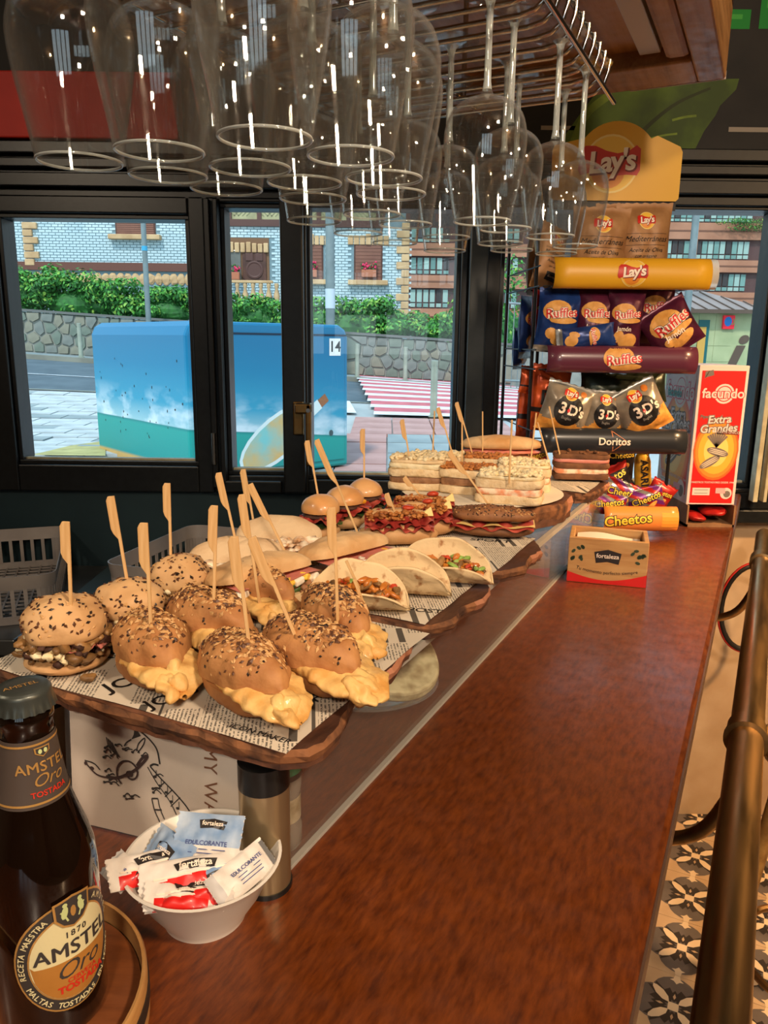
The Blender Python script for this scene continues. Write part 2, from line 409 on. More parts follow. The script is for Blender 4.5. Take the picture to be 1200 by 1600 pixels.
for a, b, c_, d in ((1120, 15, 1174, 45), (1185, -20, 1230, 45)):
    p0, p1 = wallpt(a, d), wallpt(c_, b); P.rect(p0[0], p0[1], p1[0], p1[1], GREENP, 1)
    e = .25; P.rect(p0[0] + (p1[0] - p0[0]) * e, p0[1] + (p1[1] - p0[1]) * .5, p1[0] - (p1[0] - p0[0]) * e, p1[1] - (p1[1] - p0[1]) * .25, GREENL, 2)
for a, c_, y in ((845, 905, 200), (1138, 1260, 203)):
    p0, p1 = wallpt(a, y + 3), wallpt(c_, y - 3); P.rect(p0[0], p0[1], p1[0], p1[1], TAPE, 1)
mu = P.build('leaf_mural', lambda x, y, h: (x, WY - .0005 - h, y), None, kind=None)
tag(mu, 'green leaf and dashes painted on the black wall above the window', 'mural')

# ------------------------------------------------------------------ patterned floor tiles
TCR = mat('tile_cream', (206, 176, 140), .45, col2=(190, 158, 122), vscale=12); TGR = mat('tile_grey', (112, 102, 96), .45, col2=(98, 90, 86), vscale=15)
TDK = mat('tile_dark', (52, 46, 44), .45); TLT = mat('tile_light', (232, 206, 170), .45)
def tile_mesh():
    T = .199; m = MB(); m.bx(-T / 2, T / 2, -T / 2, T / 2, -.008, 0, 0)
    def flat(pts, h, k): m.add([(x * T, y * T, h * .00025) for x, y in pts], [tuple(range(len(pts)))], k)
    circ = lambda cx, cy, r, n=20: [(cx + r * cos(2 * PI * i / n), cy + r * sin(2 * PI * i / n)) for i in range(n)]
    for sx in (-1, 1): flat(circ(sx * .2, .0, .27), 1, 1)
    flat(circ(0, .2, .26), 1.2, 1); flat(circ(0, -.2, .26), 1.4, 1)
    for k in range(4):
        a = PI / 4 + k * PI / 2; R = lambda x, y: (x * cos(a) - y * sin(a), x * sin(a) + y * cos(a))
        flat([R(*q) for q in ((.05, 0), (.14, .12), (.24, .15), (.24, .07), (.38, .06), (.33, 0), (.38, -.06), (.24, -.07), (.24, -.15), (.14, -.12))], 2 + k * .1, 2)
    for k in range(4):
        a = PI / 4 + k * PI / 2; R = lambda x, y: (x * cos(a) - y * sin(a), x * sin(a) + y * cos(a))
        flat([R(*q) for q in ((.07, 0), (.14, .045), (.24, .055), (.33, .03), (.36, 0), (.33, -.03), (.24, -.055), (.14, -.045))], 3, 3)
        b = k * PI / 2; R = lambda x, y: (x * cos(b) - y * sin(b), x * sin(b) + y * cos(b))
        flat([R(*q) for q in ((.07, 0), (.12, .045), (.19, .04), (.25, 0), (.19, -.04), (.12, -.045))], 2.6, 2)
        flat([R(*q) for q in ((.11, 0), (.15, .018), (.20, 0), (.15, -.018))], 3, 0)
        flat([R(*q) for q in ((.36, 0), (.40, .035), (.41, .08), (.44, .04), (.5, .03), (.5, -.03), (.44, -.04), (.41, -.08), (.40, -.035))], 2.8, 3)
    flat([(-.06, -.045), (-.045, -.06), (.045, -.06), (.06, -.045), (.06, .045), (.045, .06), (-.045, .06), (-.06, .045)], 3.4, 3)
    return m
fl = bpy.data.objects['floor']
t0 = tile_mesh().build('floor_tile', [TCR, TGR, TDK, TLT], fl)
fu, fv = 1.60, .0    # a flower centre, found from the photograph
q = atz(1065, 1485, -1.1); fu, fv = q.x * BS + q.y * BC, q.x * BC - q.y * BS
first = True
for i in range(-4, 8):
    for j in range(-2, 6):
        p = B(fu + .2 * i, fv + .2 * j, -1.092)
        if p.y > WY + .1: continue
        if first: o = t0; first = False
        else: o = t0.copy(); C.objects.link(o); o.parent = fl
        o.location = p; o.rotation_euler = (0, 0, BROT)
# ================================================================== the street outside
rnd = random.Random(5)
def sm(a, b, x): t = max(0, min(1, (x - a) / (b - a))); return t * t * (3 - 2 * t)
def gz(X, Y): return -.9 - .13 * sm(-3.4, -1.2, X) * (1 - sm(8.5, 11, Y)) + sm(9, 21, Y) * (.3 + .057 * (.6 - max(-16, min(X, 6))))
PAVE = mat('plaza_paving', (176, 178, 176), .8, col2=(152, 156, 156), vscale=.8, bump=.2, bscale=4)
PAVE2 = mat('grey_slab', (150, 158, 158), .75, col2=(128, 138, 140), vscale=1.5)
PAVR = mat('pink_slab', (190, 146, 138), .75, col2=(170, 126, 118), vscale=2)
PAVL = mat('pale_paver', (196, 200, 200), .75, col2=(164, 168, 168), vscale=3, lo=.3, hi=.7)
ASPH = mat('asphalt', (92, 104, 112), .8, col2=(78, 90, 98), vscale=2)
KERB = mat('kerb_stone', (140, 140, 128), .8, col2=(120, 120, 110), vscale=2)
WHITEP = mat('road_white', (225, 228, 232), .7, col2=(205, 208, 212), vscale=4); REDR = mat('road_red', (206, 110, 116), .75, col2=(186, 92, 100), vscale=3)
SAND = mat('sand_verge', (190, 178, 120), .9, col2=(160, 150, 96), vscale=5)
def strip(name, y0, y1, x0, x1, dz, m, nx=24, ny=10):
    g = MB(); g.grid(lambda a, b: (x0 + (x1 - x0) * a, y0 + (y1 - y0) * b, gz(x0 + (x1 - x0) * a, y0 + (y1 - y0) * b) + dz), nx, ny)
    return struct(name, g, m, smooth=60)
plaza = strip('ground_plaza', 2.36, 15, -26, 26, -.04, PAVE)
strip('ground_road', 15, 20.5, -26, 40, -.1, ASPH)
fsw = strip('ground_far_pavement', 20.5, 34, -26, 60, 0, PAVE2)
strip('ground_beyond', 34, 120, -80, 120, 0, PAVE2, 8, 4)
g = MB(); g.grid(lambda a, b: (-26 + 52 * a, 20.35 + .2 * b, gz(-26 + 52 * a, 20.5) + .02), 30, 1); g.grid(lambda a, b: (-26 + 52 * a, 20.35, gz(-26 + 52 * a, 20.5) - .14 + .16 * b), 30, 1); struct('trim_kerb', g, KERB)
g = MB(); g.grid(lambda a, b: (-26 + 52 * a, 14.9 + .2 * b, gz(-26 + 52 * a, 15) - .03), 30, 1); struct('trim_kerb_near', g, KERB)
def lay(name, X, Y, sx, sy, m, parent, mesh={}, dz=.0, rz=0):
    key = (name, sx, sy, m.name)
    if key not in mesh:
        o = MB().box((0, 0, -.03), (sx, sy, .06)).build(name, m, parent); mesh[key] = o.data
    else: o = bpy.data.objects.new(name, mesh[key]); C.objects.link(o); o.parent = parent
    o.location = (X, Y, gz(X, Y) + dz); o.rotation_euler = (math.atan2(gz(X, Y + .1) - gz(X, Y - .1), .2), -math.atan2(gz(X + .1, Y) - gz(X - .1, Y), .2), rz)
    return o
for i in range(9):
    for j in range(17):
        Y = 9.0 + j * .34; X = -8.2 + i * .62 + (j % 2) * .31
        lay('paver', X, Y, .60, .32, PAVL if rnd.random() < .75 else PAVE2, plaza, dz=rnd.uniform(-.012, .004))
for i in range(5):
    for j in range(9): lay('slab', -.9 + i * .62, 5.6 + j * .62, .6, .6, PAVE2 if not (3 <= j <= 4 or (i == 1 and j > 2)) else PAVR, plaza, dz=rnd.uniform(-.004, .003))
for j in range(3):
    for i in range(4): lay('slab', -.2 + i * .62, 11.2 + j * .62, .6, .6, PAVR, plaza, dz=.002)
cw = bpy.data.objects.new('crosswalk', None); C.objects.link(cw); cw['kind'] = 'structure'
for k in range(9):
    Y = 13.0 + k * 1.0; X0 = -.2 - .08 * k; 
    for q, mm in ((0, WHITEP), (.42, REDR)):
        g = MB(); g.grid(lambda a, b: (X0 + 9 * a, Y + q + (.42 if q == 0 else .58) * b, gz(X0 + 9 * a, Y + q + (.42 if q == 0 else .58) * b) + .004 + (.012 if Y + q < 15 else 0)), 10, 2); g.build('stripe', mm, cw)
g = MB(); g.grid(lambda a, b: (-2.2 + 1.7 * a - .2 * b, 13.2 + 1.7 * b, gz(-2.2 + 1.7 * a, 13.2 + 1.7 * b) + .006), 6, 4); g.build('white_marking', WHITEP, cw)
g = MB(); g.grid(lambda a, b: (-26 + 24 * a, 17.3 + .15 * b, gz(-26 + 24 * a, 17.3) - .09), 20, 1); g.build('lane_line', WHITEP, cw)
struct('ground_verge', MB().add([(*at(50, 716, 8.6).xy, -.895), (*at(165, 716, 8.6).xy, -.895), (*at(165, 690, 9.9).xy, -.895), (*at(110, 702, 9.4).xy, -.895)], [(0, 1, 2, 3)]), SAND)

# ---- painted utility cabinet
def beach_mat():
    m = bpy.data.materials.new('beach_paint'); m.use_nodes = True; n = m.node_tree.nodes; l = m.node_tree.links; b = n['Principled BSDF']
    b.inputs['Roughness'].default_value = .45
    t = n.new('ShaderNodeTexCoord'); s = n.new('ShaderNodeSeparateXYZ'); l.new(t.outputs['Object'], s.inputs[0])
    r = n.new('ShaderNodeValToRGB'); e = r.color_ramp.elements
    mr = n.new('ShaderNodeMapRange'); mr.inputs[2].default_value = 1.5
    w = n.new('ShaderNodeMath'); w.operation = 'MULTIPLY_ADD'; w.inputs[1].default_value = .1; l.new(s.outputs['X'], w.inputs[0]); l.new(s.outputs['Z'], w.inputs[2]); l.new(w.outputs[0], mr.inputs[0])
    l.new(mr.outputs[0], r.inputs[0])
    cols = [(0, (196, 150, 84)), (.10, (200, 160, 92)), (.12, (16, 140, 138)), (.36, (20, 150, 142)), (.38, (10, 122, 122)), (.385, (150, 190, 200)), (.54, (40, 146, 178)), (.8, (0, 118, 158)), (1, (0, 108, 150))]
    e[0].position = 0; e[0].color = lin(cols[0][1]); e[1].position = 1; e[1].color = lin(cols[-1][1])
    for p, c in cols[1:-1]: x = e.new(p); x.color = lin(c)
    nz = n.new('ShaderNodeTexNoise'); nz.inputs['Scale'].default_value = 2.2; nz.inputs['Detail'].default_value = 5
    mp = n.new('ShaderNodeMapping'); mp.inputs['Scale'].default_value = (1, 1, 2.2); l.new(t.outputs['Object'], mp.inputs[0]); l.new(mp.outputs[0], nz.inputs['Vector'])
    cr = n.new('ShaderNodeMapRange'); cr.inputs[1].default_value = .46; cr.inputs[2].default_value = .62; l.new(nz.outputs['Fac'], cr.inputs[0])
    band = n.new('ShaderNodeValToRGB'); be = band.color_ramp.elements; be[0].position = .38; be[0].color = (0, 0, 0, 1); be[1].position = .385; be[1].color = (1, 1, 1, 1); q = be.new(.66); q.color = (0, 0, 0, 1)
    l.new(mr.outputs[0], band.inputs[0])
    mu = n.new('ShaderNodeMath'); mu.operation = 'MULTIPLY'; l.new(cr.outputs[0], mu.inputs[0]); l.new(band.outputs[0], mu.inputs[1])
    mx = n.new('ShaderNodeMix'); mx.data_type = 'RGBA'; l.new(mu.outputs[0], mx.inputs['Factor']); l.new(r.outputs[0], mx.inputs['A']); mx.inputs['B'].default_value = lin((206, 220, 228)); l.new(mx.outputs['Result'], b.inputs['Base Color'])
    return m
BEACH = beach_mat()
cc = at(297, 720, 7.5); cc.z = -1.03
cab = thing('utility_cabinet', 'blue street cabinet painted with sea, clouds and sand', 'utility cabinet', cc, rad(42))
Lr, Lw, Hc = 2.04, 2.35, 1.63       # right face along +x, left face along +y
prof = [(0, .1), (0, Hc - .16), (.03, Hc - .07), (.08, Hc - .02), (.16, Hc), (Lw - .16, Hc), (Lw - .08, Hc - .02), (Lw - .03, Hc - .07), (Lw, Hc - .16), (Lw, .1)]
prof2 = [(0, .02), (0, Hc - .14), (.04, Hc - .05), (.13, Hc), (Lr - .13, Hc), (Lr - .04, Hc - .05), (Lr, Hc - .14), (Lr, .02)]
m = MB(); m.prism(prof2, 0, Lw, ax=lambda x, y, z: (x, z, y)); m.build('body', BEACH, cab, bevel=.03)
m = MB(); m.bx(.06, Lr - .06, -.012, .0, .1, Hc - .12); d = m.build('door', BEACH, cab, bevel=.006)
MB().bx(.08, Lr - .04, -.016, .0, Hc - .125, Hc - .105).build('door_gap', mat('dark_gap', (20, 40, 60), .7), cab)
INK = mat('black_ink', (22, 20, 20), .55); WHT = mat('white_print', (232, 230, 224), .5)
P = Print(); P.rect(Lr - .28, Hc - .34, Lr - .12, Hc - .15, WHT, 1); P.text('14', (Lr - .2, Hc - .245), .17, INK, 2, bold=.01)
BTL1 = mat('painted_bottle', (120, 190, 190), .4, col2=(200, 170, 110), vscale=3); BTL2 = mat('painted_bottle_light', (210, 225, 225), .4); BTL3 = mat('painted_cork', (150, 96, 60), .5)
P.ell((1.05, .42), .56, .24, BTL2, 1, rot=rad(32)); P.ell((1.05, .42), .52, .2, BTL1, 2, rot=rad(32)); P.stroke([(1.48, .66), (1.62, .76)], .12, BTL2, 1); P.stroke([(1.62, .76), (1.72, .83)], .1, BTL3, 2)
P.ell((1.25, .3), .06, .16, mat('painted_scroll', (190, 90, 60), .5), 3)
P.ell((1.78, .42), .03, .035, mat('keyhole_grey', (60, 80, 84), .4), 2)
P.build('painted_bottle', lambda x, y, h: (x, -.013 - h * 4, y), cab)
P = Print()
for i in range(36): P.ell((rnd.uniform(.1, Lw - .1), rnd.uniform(.35, 1.35)), rnd.uniform(.006, .014), rnd.uniform(.008, .018), INK, 1, n=8, rows=1)
P.build('paint_chip', lambda x, y, h: (-.001 - h * 4, x, y), cab)

# ---- stone wall, its stones cut one by one
STONE = [mat('stone_%s' % n_, c, .85, col2=c2, vscale=3, bump=.4, bscale=12) for n_, c, c2 in (('grey', (134, 138, 132), (112, 118, 114)), ('green', (124, 134, 122), (104, 116, 106)), ('tan', (146, 144, 128), (128, 126, 112)))]
MORTAR = mat('wall_mortar', (150, 150, 142), .9, col2=(128, 130, 124), vscale=4); CAPS = mat('wall_cap', (104, 106, 104), .85)
Wy = 22.0
def wt(X): return gz(X, 21) + 1.12
g = MB(); X0, X1 = -13.5, 6.5
g.grid(lambda a, b: (X0 + (X1 - X0) * a, Wy + .06, gz(X0 + (X1 - X0) * a, 21) - .1 + b * 1.2), 20, 1); g.grid(lambda a, b: (X0 + (X1 - X0) * a, Wy + .06 + .35 * b, wt(X0 + (X1 - X0) * a) - .01), 20, 1)
sw = g.build('stone_wall', MORTAR); tag(sw, 'low stone retaining wall below the hedge across the road', 'wall')
g = MB(); g.grid(lambda a, b: (X0 + (X1 - X0) * a, Wy - .02 + .4 * b, wt(X0 + (X1 - X0) * a) + .07), 20, 1); g.grid(lambda a, b: (X0 + (X1 - X0) * a, Wy - .02, wt(X0 + (X1 - X0) * a) + .07 * b), 20, 1); g.build('coping', CAPS, sw)
def clip(poly, p, q):        # keep the part nearer p than q
    mx, my = (p[0] + q[0]) / 2, (p[1] + q[1]) / 2; nx, ny = q[0] - p[0], q[1] - p[1]; out = []
    for i in range(len(poly)):
        a, b = poly[i], poly[(i + 1) % len(poly)]
        da = (a[0] - mx) * nx + (a[1] - my) * ny; db = (b[0] - mx) * nx + (b[1] - my) * ny
        if da <= 0: out.append(a)
        if da * db < 0: t = da / (da - db); out.append((a[0] + (b[0] - a[0]) * t, a[1] + (b[1] - a[1]) * t))
    return out
def stones(x0, x1, pitch=.33):
    seeds = []; nx = int((x1 - x0) / pitch)
    for r in range(4):
        for i in range(nx): seeds.append((x0 + pitch * (i + .5 + (r % 2) * .5) + rnd.uniform(-.12, .12), .14 + .28 * r + rnd.uniform(-.07, .07)))
    for s_ in seeds:
        poly = [(s_[0] - .6, 0), (s_[0] + .6, 0), (s_[0] + .6, 1.12), (s_[0] - .6, 1.12)]
        for t in seeds:
            if t is not s_ and abs(t[0] - s_[0]) < 1.3: poly = clip(poly, s_, t)
        if len(poly) < 3: continue
        cx = sum(p[0] for p in poly) / len(poly); cy = sum(p[1] for p in poly) / len(poly)
        pts = []
        for p in poly: dx, dy = p[0] - cx, p[1] - cy; L = math.hypot(dx, dy) or 1; f = max(0, L - .018) / L; pts.append((dx * f, dy * f))
        n = len(pts); d = rnd.uniform(.02, .06); bz = gz(s_[0], 21)
        mb = MB(); mb.add([(x, .05, y) for x, y in pts] + [(x * .88, -d, y * .88) for x, y in pts], [tuple(range(n, 2 * n))] + [(i, (i + 1) % n, n + (i + 1) % n, n + i) for i in range(n)])
        mb.build('stone', rnd.choice(STONE), sw, loc=(cx, Wy + .05, bz + cy))
stones(-12.6, -5.2); stones(-1.0, 3.0)

# ---- hedge bushes
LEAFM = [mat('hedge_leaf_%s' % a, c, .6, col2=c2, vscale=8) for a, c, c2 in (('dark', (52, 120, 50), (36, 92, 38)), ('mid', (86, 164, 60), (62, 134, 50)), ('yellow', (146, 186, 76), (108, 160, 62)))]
def bush(c, rx, ry, rz, label, n=900, seed=0, group='hedge bushes on the stone wall', core_on=True):
    r = random.Random(seed); root = thing('hedge_bush', label, 'bush', c, group=group)
    m = MB()
    lumps = [(Vector((r.uniform(-.7, .7) * rx, r.uniform(-.4, .4) * ry, r.uniform(.12, .95) * rz * 1.75)), r.uniform(.45, .75)) for _ in range(16)]
    for i in range(n):
        lc, lr = r.choice(lumps); d = Vector((r.gauss(0, 1), r.gauss(0, 1), r.gauss(0, 1))).normalized()
        p = lc + Vector((d.x * rx * .5, d.y * ry * .6, d.z * rz * .7)) * lr * r.uniform(.7, 1.25); p.z = max(.02, p.z)
        s_ = r.uniform(.05, .085); a = Vector((r.gauss(0, 1), r.gauss(0, 1), r.gauss(0, 1))).normalized(); b = (d + Vector((r.gauss(0, .5), r.gauss(0, .5), r.gauss(0, .5)))).cross(a).normalized(); a2 = b.cross(d).normalized()
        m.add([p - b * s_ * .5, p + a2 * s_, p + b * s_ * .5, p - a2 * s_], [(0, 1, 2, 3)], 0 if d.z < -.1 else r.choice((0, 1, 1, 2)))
    m.build('foliage', LEAFM, root, kind='stuff')
    t = MB()
    for k in range(4): t.tube([(0, 0, 0), (r.uniform(-.3, .3) * rx, 0, rz * .7), (r.uniform(-.6, .6) * rx, r.uniform(-.3, .3) * ry, rz * 1.3)], [.03, .02, .01], 5)
    t.build('stem', mat('hedge_stem', (84, 62, 42), .8), root, kind='stuff')
    if not core_on: return root
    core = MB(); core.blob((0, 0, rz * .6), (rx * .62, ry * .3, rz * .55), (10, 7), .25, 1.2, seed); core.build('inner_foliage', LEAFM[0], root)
    return root
hd = [(45, 415, 'leftmost hedge bush, tall, beside the window frame', 1.35, 1.15), (110, 425, 'hedge bush between the tall corner bush and the slim lamp post', 1.2, 1.05), (165, 430, 'yellowish hedge bush left of the lamp post', 1.1, .98), (215, 440, 'dark hedge bush just left of the slim lamp post', 1.1, .95), (275, 445, 'hedge bush right of the slim lamp post, above the cabinet end', 1.1, .9),
      (375, 450, 'hedge bush under the balustrade of the house door', 1.1, .95), (425, 470, 'small hedge bush beside the casement stile', .9, .8), (560, 465, 'hedge bush right of the grey lamp post above the cabinet corner', 1.1, .95), (620, 478, 'hedge bush below the house window with flowers', 1.1, .85), (690, 485, 'rightmost hedge bush by the wide mullion', 1.1, .8), (490, 475, 'hedge bush behind the grey lamp post', .9, .85)]
for i, (px, py, lb, rx, rz) in enumerate(hd):
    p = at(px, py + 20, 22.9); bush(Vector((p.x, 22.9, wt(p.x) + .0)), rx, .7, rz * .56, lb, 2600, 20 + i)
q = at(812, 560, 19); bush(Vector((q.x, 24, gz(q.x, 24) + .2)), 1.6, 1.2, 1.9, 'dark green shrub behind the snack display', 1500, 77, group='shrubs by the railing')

# ---- bollards and lamp posts
POLE = mat('galvanised_pole', (128, 142, 144), .45, .3, col2=(112, 126, 128), vscale=3); BOL = mat('bollard_metal', (170, 176, 160), .4, .3, col2=(150, 156, 142), vscale=4)
def bollard(px, py_top, py_bot, Y, label):
    b = at(px, py_bot, Y); t = at(px, py_top, Y); z0 = gz(b.x, Y); h = t.z - z0
    r = thing('bollard', label, 'bollard', (b.x, Y, z0), group='bollards along the street')
    MB().lathe([(.06, 0), (.06, h - .12), (.055, h - .12), (.055, h - .09), (.06, h - .09), (.06, h - .01), (.05, h)], 14).build('post', BOL, r, smooth=40)
    MB().lathe([(.09, 0), (.09, .02), (.065, .03)], 14).build('base_ring', BOL, r, smooth=40)
for a in ((35, 500, 556, 20.9, 'leftmost slim bollard in front of the stone wall'), (127, 505, 560, 20.9, 'bollard in front of the stone wall left of the blue cabinet'), (558, 537, 592, 20.9, 'bollard just right of the blue cabinet corner'), (633, 542, 596, 20.9, 'far bollard beyond the middle of the crosswalk'), (677, 563, 652, 13.0, 'tall near bollard in front of the crosswalk stripes')): bollard(*a)
def lamp_post(px, Y, label, r0, sticker=None):
    b = at(px, 500, Y); z0 = gz(b.x, Y)
    r = thing('lamp_post', label, 'lamp post', (b.x, Y, z0), group='street lamp posts')
    MB().lathe([(r0 * 1.6, 0), (r0 * 1.6, .5), (r0, .55), (r0 * .8, 7)], 14).build('post', POLE, r, smooth=40)
    MB().tube([(0, 0, 7), (0, -.4, 7.4), (0, -1.2, 7.5)], r0 * .6, 8).build('arm', POLE, r, smooth=40); MB().blob((0, -1.5, 7.5), (.16, .45, .08)).build('lamp_head', POLE, r, smooth=60)
    if sticker: MB().lathe([(r0 * 1.02, 0), (r0 * 1.02, sticker[1])], 14, capb=False, capt=False).build('sticker', sticker[2], r, smooth=40, loc=(0, 0, sticker[0]))
    return r
lamp_post(232, 21.2, 'slim grey lamp post rising behind the left hedge', .075, (at(232, 392, 21.2).z - gz(at(232, 500, 21.2).x, 21.2), .12, mat('blue_sticker', (60, 160, 200), .5)))
lamp_post(516, 20.8, 'thick grey lamp post behind the blue cabinet', .13, (at(516, 482, 20.8).z - gz(at(516, 500, 20.8).x, 20.8), .5, mat('pale_sticker', (190, 205, 215), .5)))
lamp_post(1072, 24, 'lamp post beside the information kiosk', .12)

# ---- white brick house
FY = 31.0
WB = mat('white_brick', (196, 214, 218), .8, col2=(172, 196, 204), vscale=1.2); WMORT = mat('brick_mortar', (120, 142, 150), .9); SANDST = mat('sandstone', (206, 172, 130), .85, col2=(182, 146, 106), vscale=2); BROWNW = mat('brown_wood', (92, 58, 46), .6, col2=(72, 44, 36), vscale=3)
SHUT = mat('roller_shutter', (132, 88, 72), .6, col2=(120, 78, 64), vscale=2); TIMB = mat('dark_timber', (86, 56, 50), .6); HERR = mat('herringbone_panel', (176, 170, 130), .8, col2=(150, 146, 112), vscale=2); HGLASS = mat('house_glass', (110, 110, 104), .15, col2=(84, 84, 80), vscale=2)
PLIN = mat('plinth_band', (104, 64, 52), .7)
def fp(px, py): q = at(px, py, FY); return q.x, q.z
hx0, _ = fp(-10, 400); hx1, hz1 = fp(640, 325); _, hz0 = fp(300, 560)
house = thing('brick_house', 'white brick house with sandstone quoins across the road', 'house', (0, FY, 0))
MB().bx(hx0, hx1, .02, 9, hz0, fp(300, 300)[1] + 3).build('wall_body', WMORT, house)
openings = []
def opening(a, b, c, d): p, q = fp(a, d), fp(c, b); openings.append((p[0], p[1], q[0], q[1])); return p[0], p[1], q[0], q[1]
O1 = opening(553, 383, 598, 438); O2 = opening(470, 383, 505, 437); O3 = opening(350, 372, 420, 440); O4 = opening(181, 338, 242, 367)
for (x0, z0, x1, z1), nm in ((O1, 'shutter'), (O2, 'shutter'), (O4, 'shutter')):
    o = MB().bx(x0, x1, -.005, .03, z0, z1).build('window', BROWNW, house)
    n = 9 if nm else 1
    for k in range(10): MB().bx(x0 + .06, x1 - .06, -.02, .0, z0 + (z1 - z0) * k / 10 + .008, z0 + (z1 - z0) * (k + 1) / 10 - .005).build('shutter_slat', SHUT, o)
    MB().bx(x0 - .22, x1 + .22, -.30, .02, z0 - .18, z0).build('window_sill', SANDST, house, bevel=.02)
    if z1 > fp(0, 345)[1]: continue
    n = 7
    for k in range(n):
        a0 = x0 - .25 + (x1 - x0 + .5) * k / n; a1 = x0 - .25 + (x1 - x0 + .5) * (k + 1) / n
        MB().bx(a0 + .015, a1 - .015, -.06 - .03 * (k == 3), .02, z1, z1 + .34 + (.06 if k == 3 else 0)).build('lintel_stone', SANDST, house, bevel=.02)
PINK = mat('pink_petals', (214, 50, 96), .6); TERR = mat('terracotta_box', (176, 110, 82), .8); GRNF = mat('flower_leaf', (60, 100, 50), .7)
def flower_box(px0, px1, py, lb, Y=FY):
    p = at(px0, py, Y); q = at(px1, py, Y); w = q.x - p.x
    r = thing('flower_box', lb, 'flower box', ((p.x + q.x) / 2, Y - .17, p.z + .01), group='flower boxes on the house sills')
    MB().bx(-w / 2, w / 2, -.1, .08, 0, .28).build('box', TERR, r, bevel=.02)
    m = MB(); rr = random.Random(int(px0))
    for k in range(26): m.blob((rr.uniform(-w / 2, w / 2), rr.uniform(-.1, .08), .3 + rr.uniform(0, .26)), (.05, .05, .045), (6, 4), k=0 if rr.random() < .6 else 1)
    m.build('blossom', [PINK, GRNF], r, kind='stuff')
flower_box(565, 588, 434, 'flower box with pink blossoms on the right house window sill'); flower_box(480, 496, 434, 'flower box with pink blossoms beside the lamp post'); 
# door recess
x0, z0, x1, z1 = O3
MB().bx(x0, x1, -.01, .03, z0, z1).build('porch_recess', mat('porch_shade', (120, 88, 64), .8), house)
p, q = fp(380, 439), fp(416, 390); dx0, dz0, dx1, dz1 = p[0], p[1], q[0], q[1]
dr = MB().bx(dx0, dx1, -.06, .0, dz0, dz1).build('front_door', BROWNW, house, bevel=.02)
w = dx1 - dx0
for k in range(2): MB().bx(dx0 + w * (.14 + .4 * k), dx0 + w * (.46 + .4 * k), -.09, -.055, dz0 + .75, dz1 - .15).build('door_panel', TIMB, dr, bevel=.02)
MB().lathe([(.34, 0), (.34, .03), (.28, .04), (.24, .02), (.0, .02)], 20, capt=False).xf(Matrix.Translation((dx0 + w / 2, -.06, dz0 + .42)) @ Matrix.Rotation(PI / 2, 4, 'X')).build('door_ornament', TIMB, dr)
p, q = fp(350, 437), fp(376, 391); MB().bx(p[0], q[0], -.05, .0, p[1], q[1]).build('side_window', HGLASS, house, bevel=.02)
for k in range(8):
    a0 = x0 + (x1 - x0) * k / 8; MB().bx(a0 + .02, a0 + (x1 - x0) / 8 - .02, -.12, .0, fp(0, 391)[1] + .02, fp(0, 375)[1] + rnd.uniform(-.04, .04)).build('arch_stone', SANDST, house, bevel=.03)
bz, bt = fp(380, 470)[1], fp(380, 441)[1]
br = MB().bx(fp(335, 0)[0], fp(424, 0)[0], -1.1, -.9, bt - .1, bt).build('balustrade_rail', SANDST, house, bevel=.02)
for k in range(9):
    X = fp(340, 0)[0] + k * .3; MB().lathe([(.06, 0), (.1, .1), (.12, .3), (.05, .55), (.08, .62), (.08, .75)], 10).build('baluster', SANDST, house, smooth=50, loc=(X, -1.0, bt - .85))
flower_box(358, 376, 438, 'flower box with pink blossoms by the house door', FY - .2)
# plinth, quoins, timbered upper floor
p, q = fp(-10, 421), fp(300, 412); MB().bx(hx0, q[0], -.08, .02, p[1], q[1]).build('plinth_band', PLIN, house)
for k in range(26):
    X = hx0 + (q[0] - hx0) * (k + .5) / 26; MB().blob((0, 0, 0), (.17, .06, .24), (8, 6), .05, 6, k).build('base_stone', SANDST, house, loc=(X, 0, p[1] - .3))
def quoins(pxa, pxb, y0, y1, n):
    for k in range(n):
        a, b = fp(pxa, 0)[0], fp(pxb, 0)[0]; za, zb = fp(0, y0 + (y1 - y0) * (k + 1) / n)[1], fp(0, y0 + (y1 - y0) * k / n)[1]
        d = .2 if k % 2 else 0
        MB().bx(a - (d if pxa > 300 else 0), b + (d if pxa < 300 else 0), -.1, .05, za + .015, zb - .015).build('quoin', SANDST, house, bevel=.025)
quoins(634, 647, 340, 500, 13); quoins(4, 20, 335, 415, 7)
ty = fp(0, 349)[1]
MB().bx(fp(320, 0)[0], fp(600, 0)[0], -.1, .02, ty, ty + .25).build('timber_beam', TIMB, house)
MB().bx(fp(320, 0)[0], fp(600, 0)[0], -.03, .02, ty + .25, ty + 2.5).build('panel_field', HERR, house)
for k in range(8): X = fp(345, 0)[0] + k * 1.15; MB().bx(X, X + .16, -.1, .02, ty + .25, ty + 2.5).build('timber_post', TIMB, house)
for k in range(44):
    X = fp(336, 0)[0] + k * .16; a = 1 if (k // 4) % 2 else -1
    for j in range(2): MB().box((X, -.035, ty + .55 + j * .55), (.03, .02, .5), rot=(0, a * .8, 0)).build('herringbone_strip', mat('herringbone_strip', (140, 138, 106), .8), house)
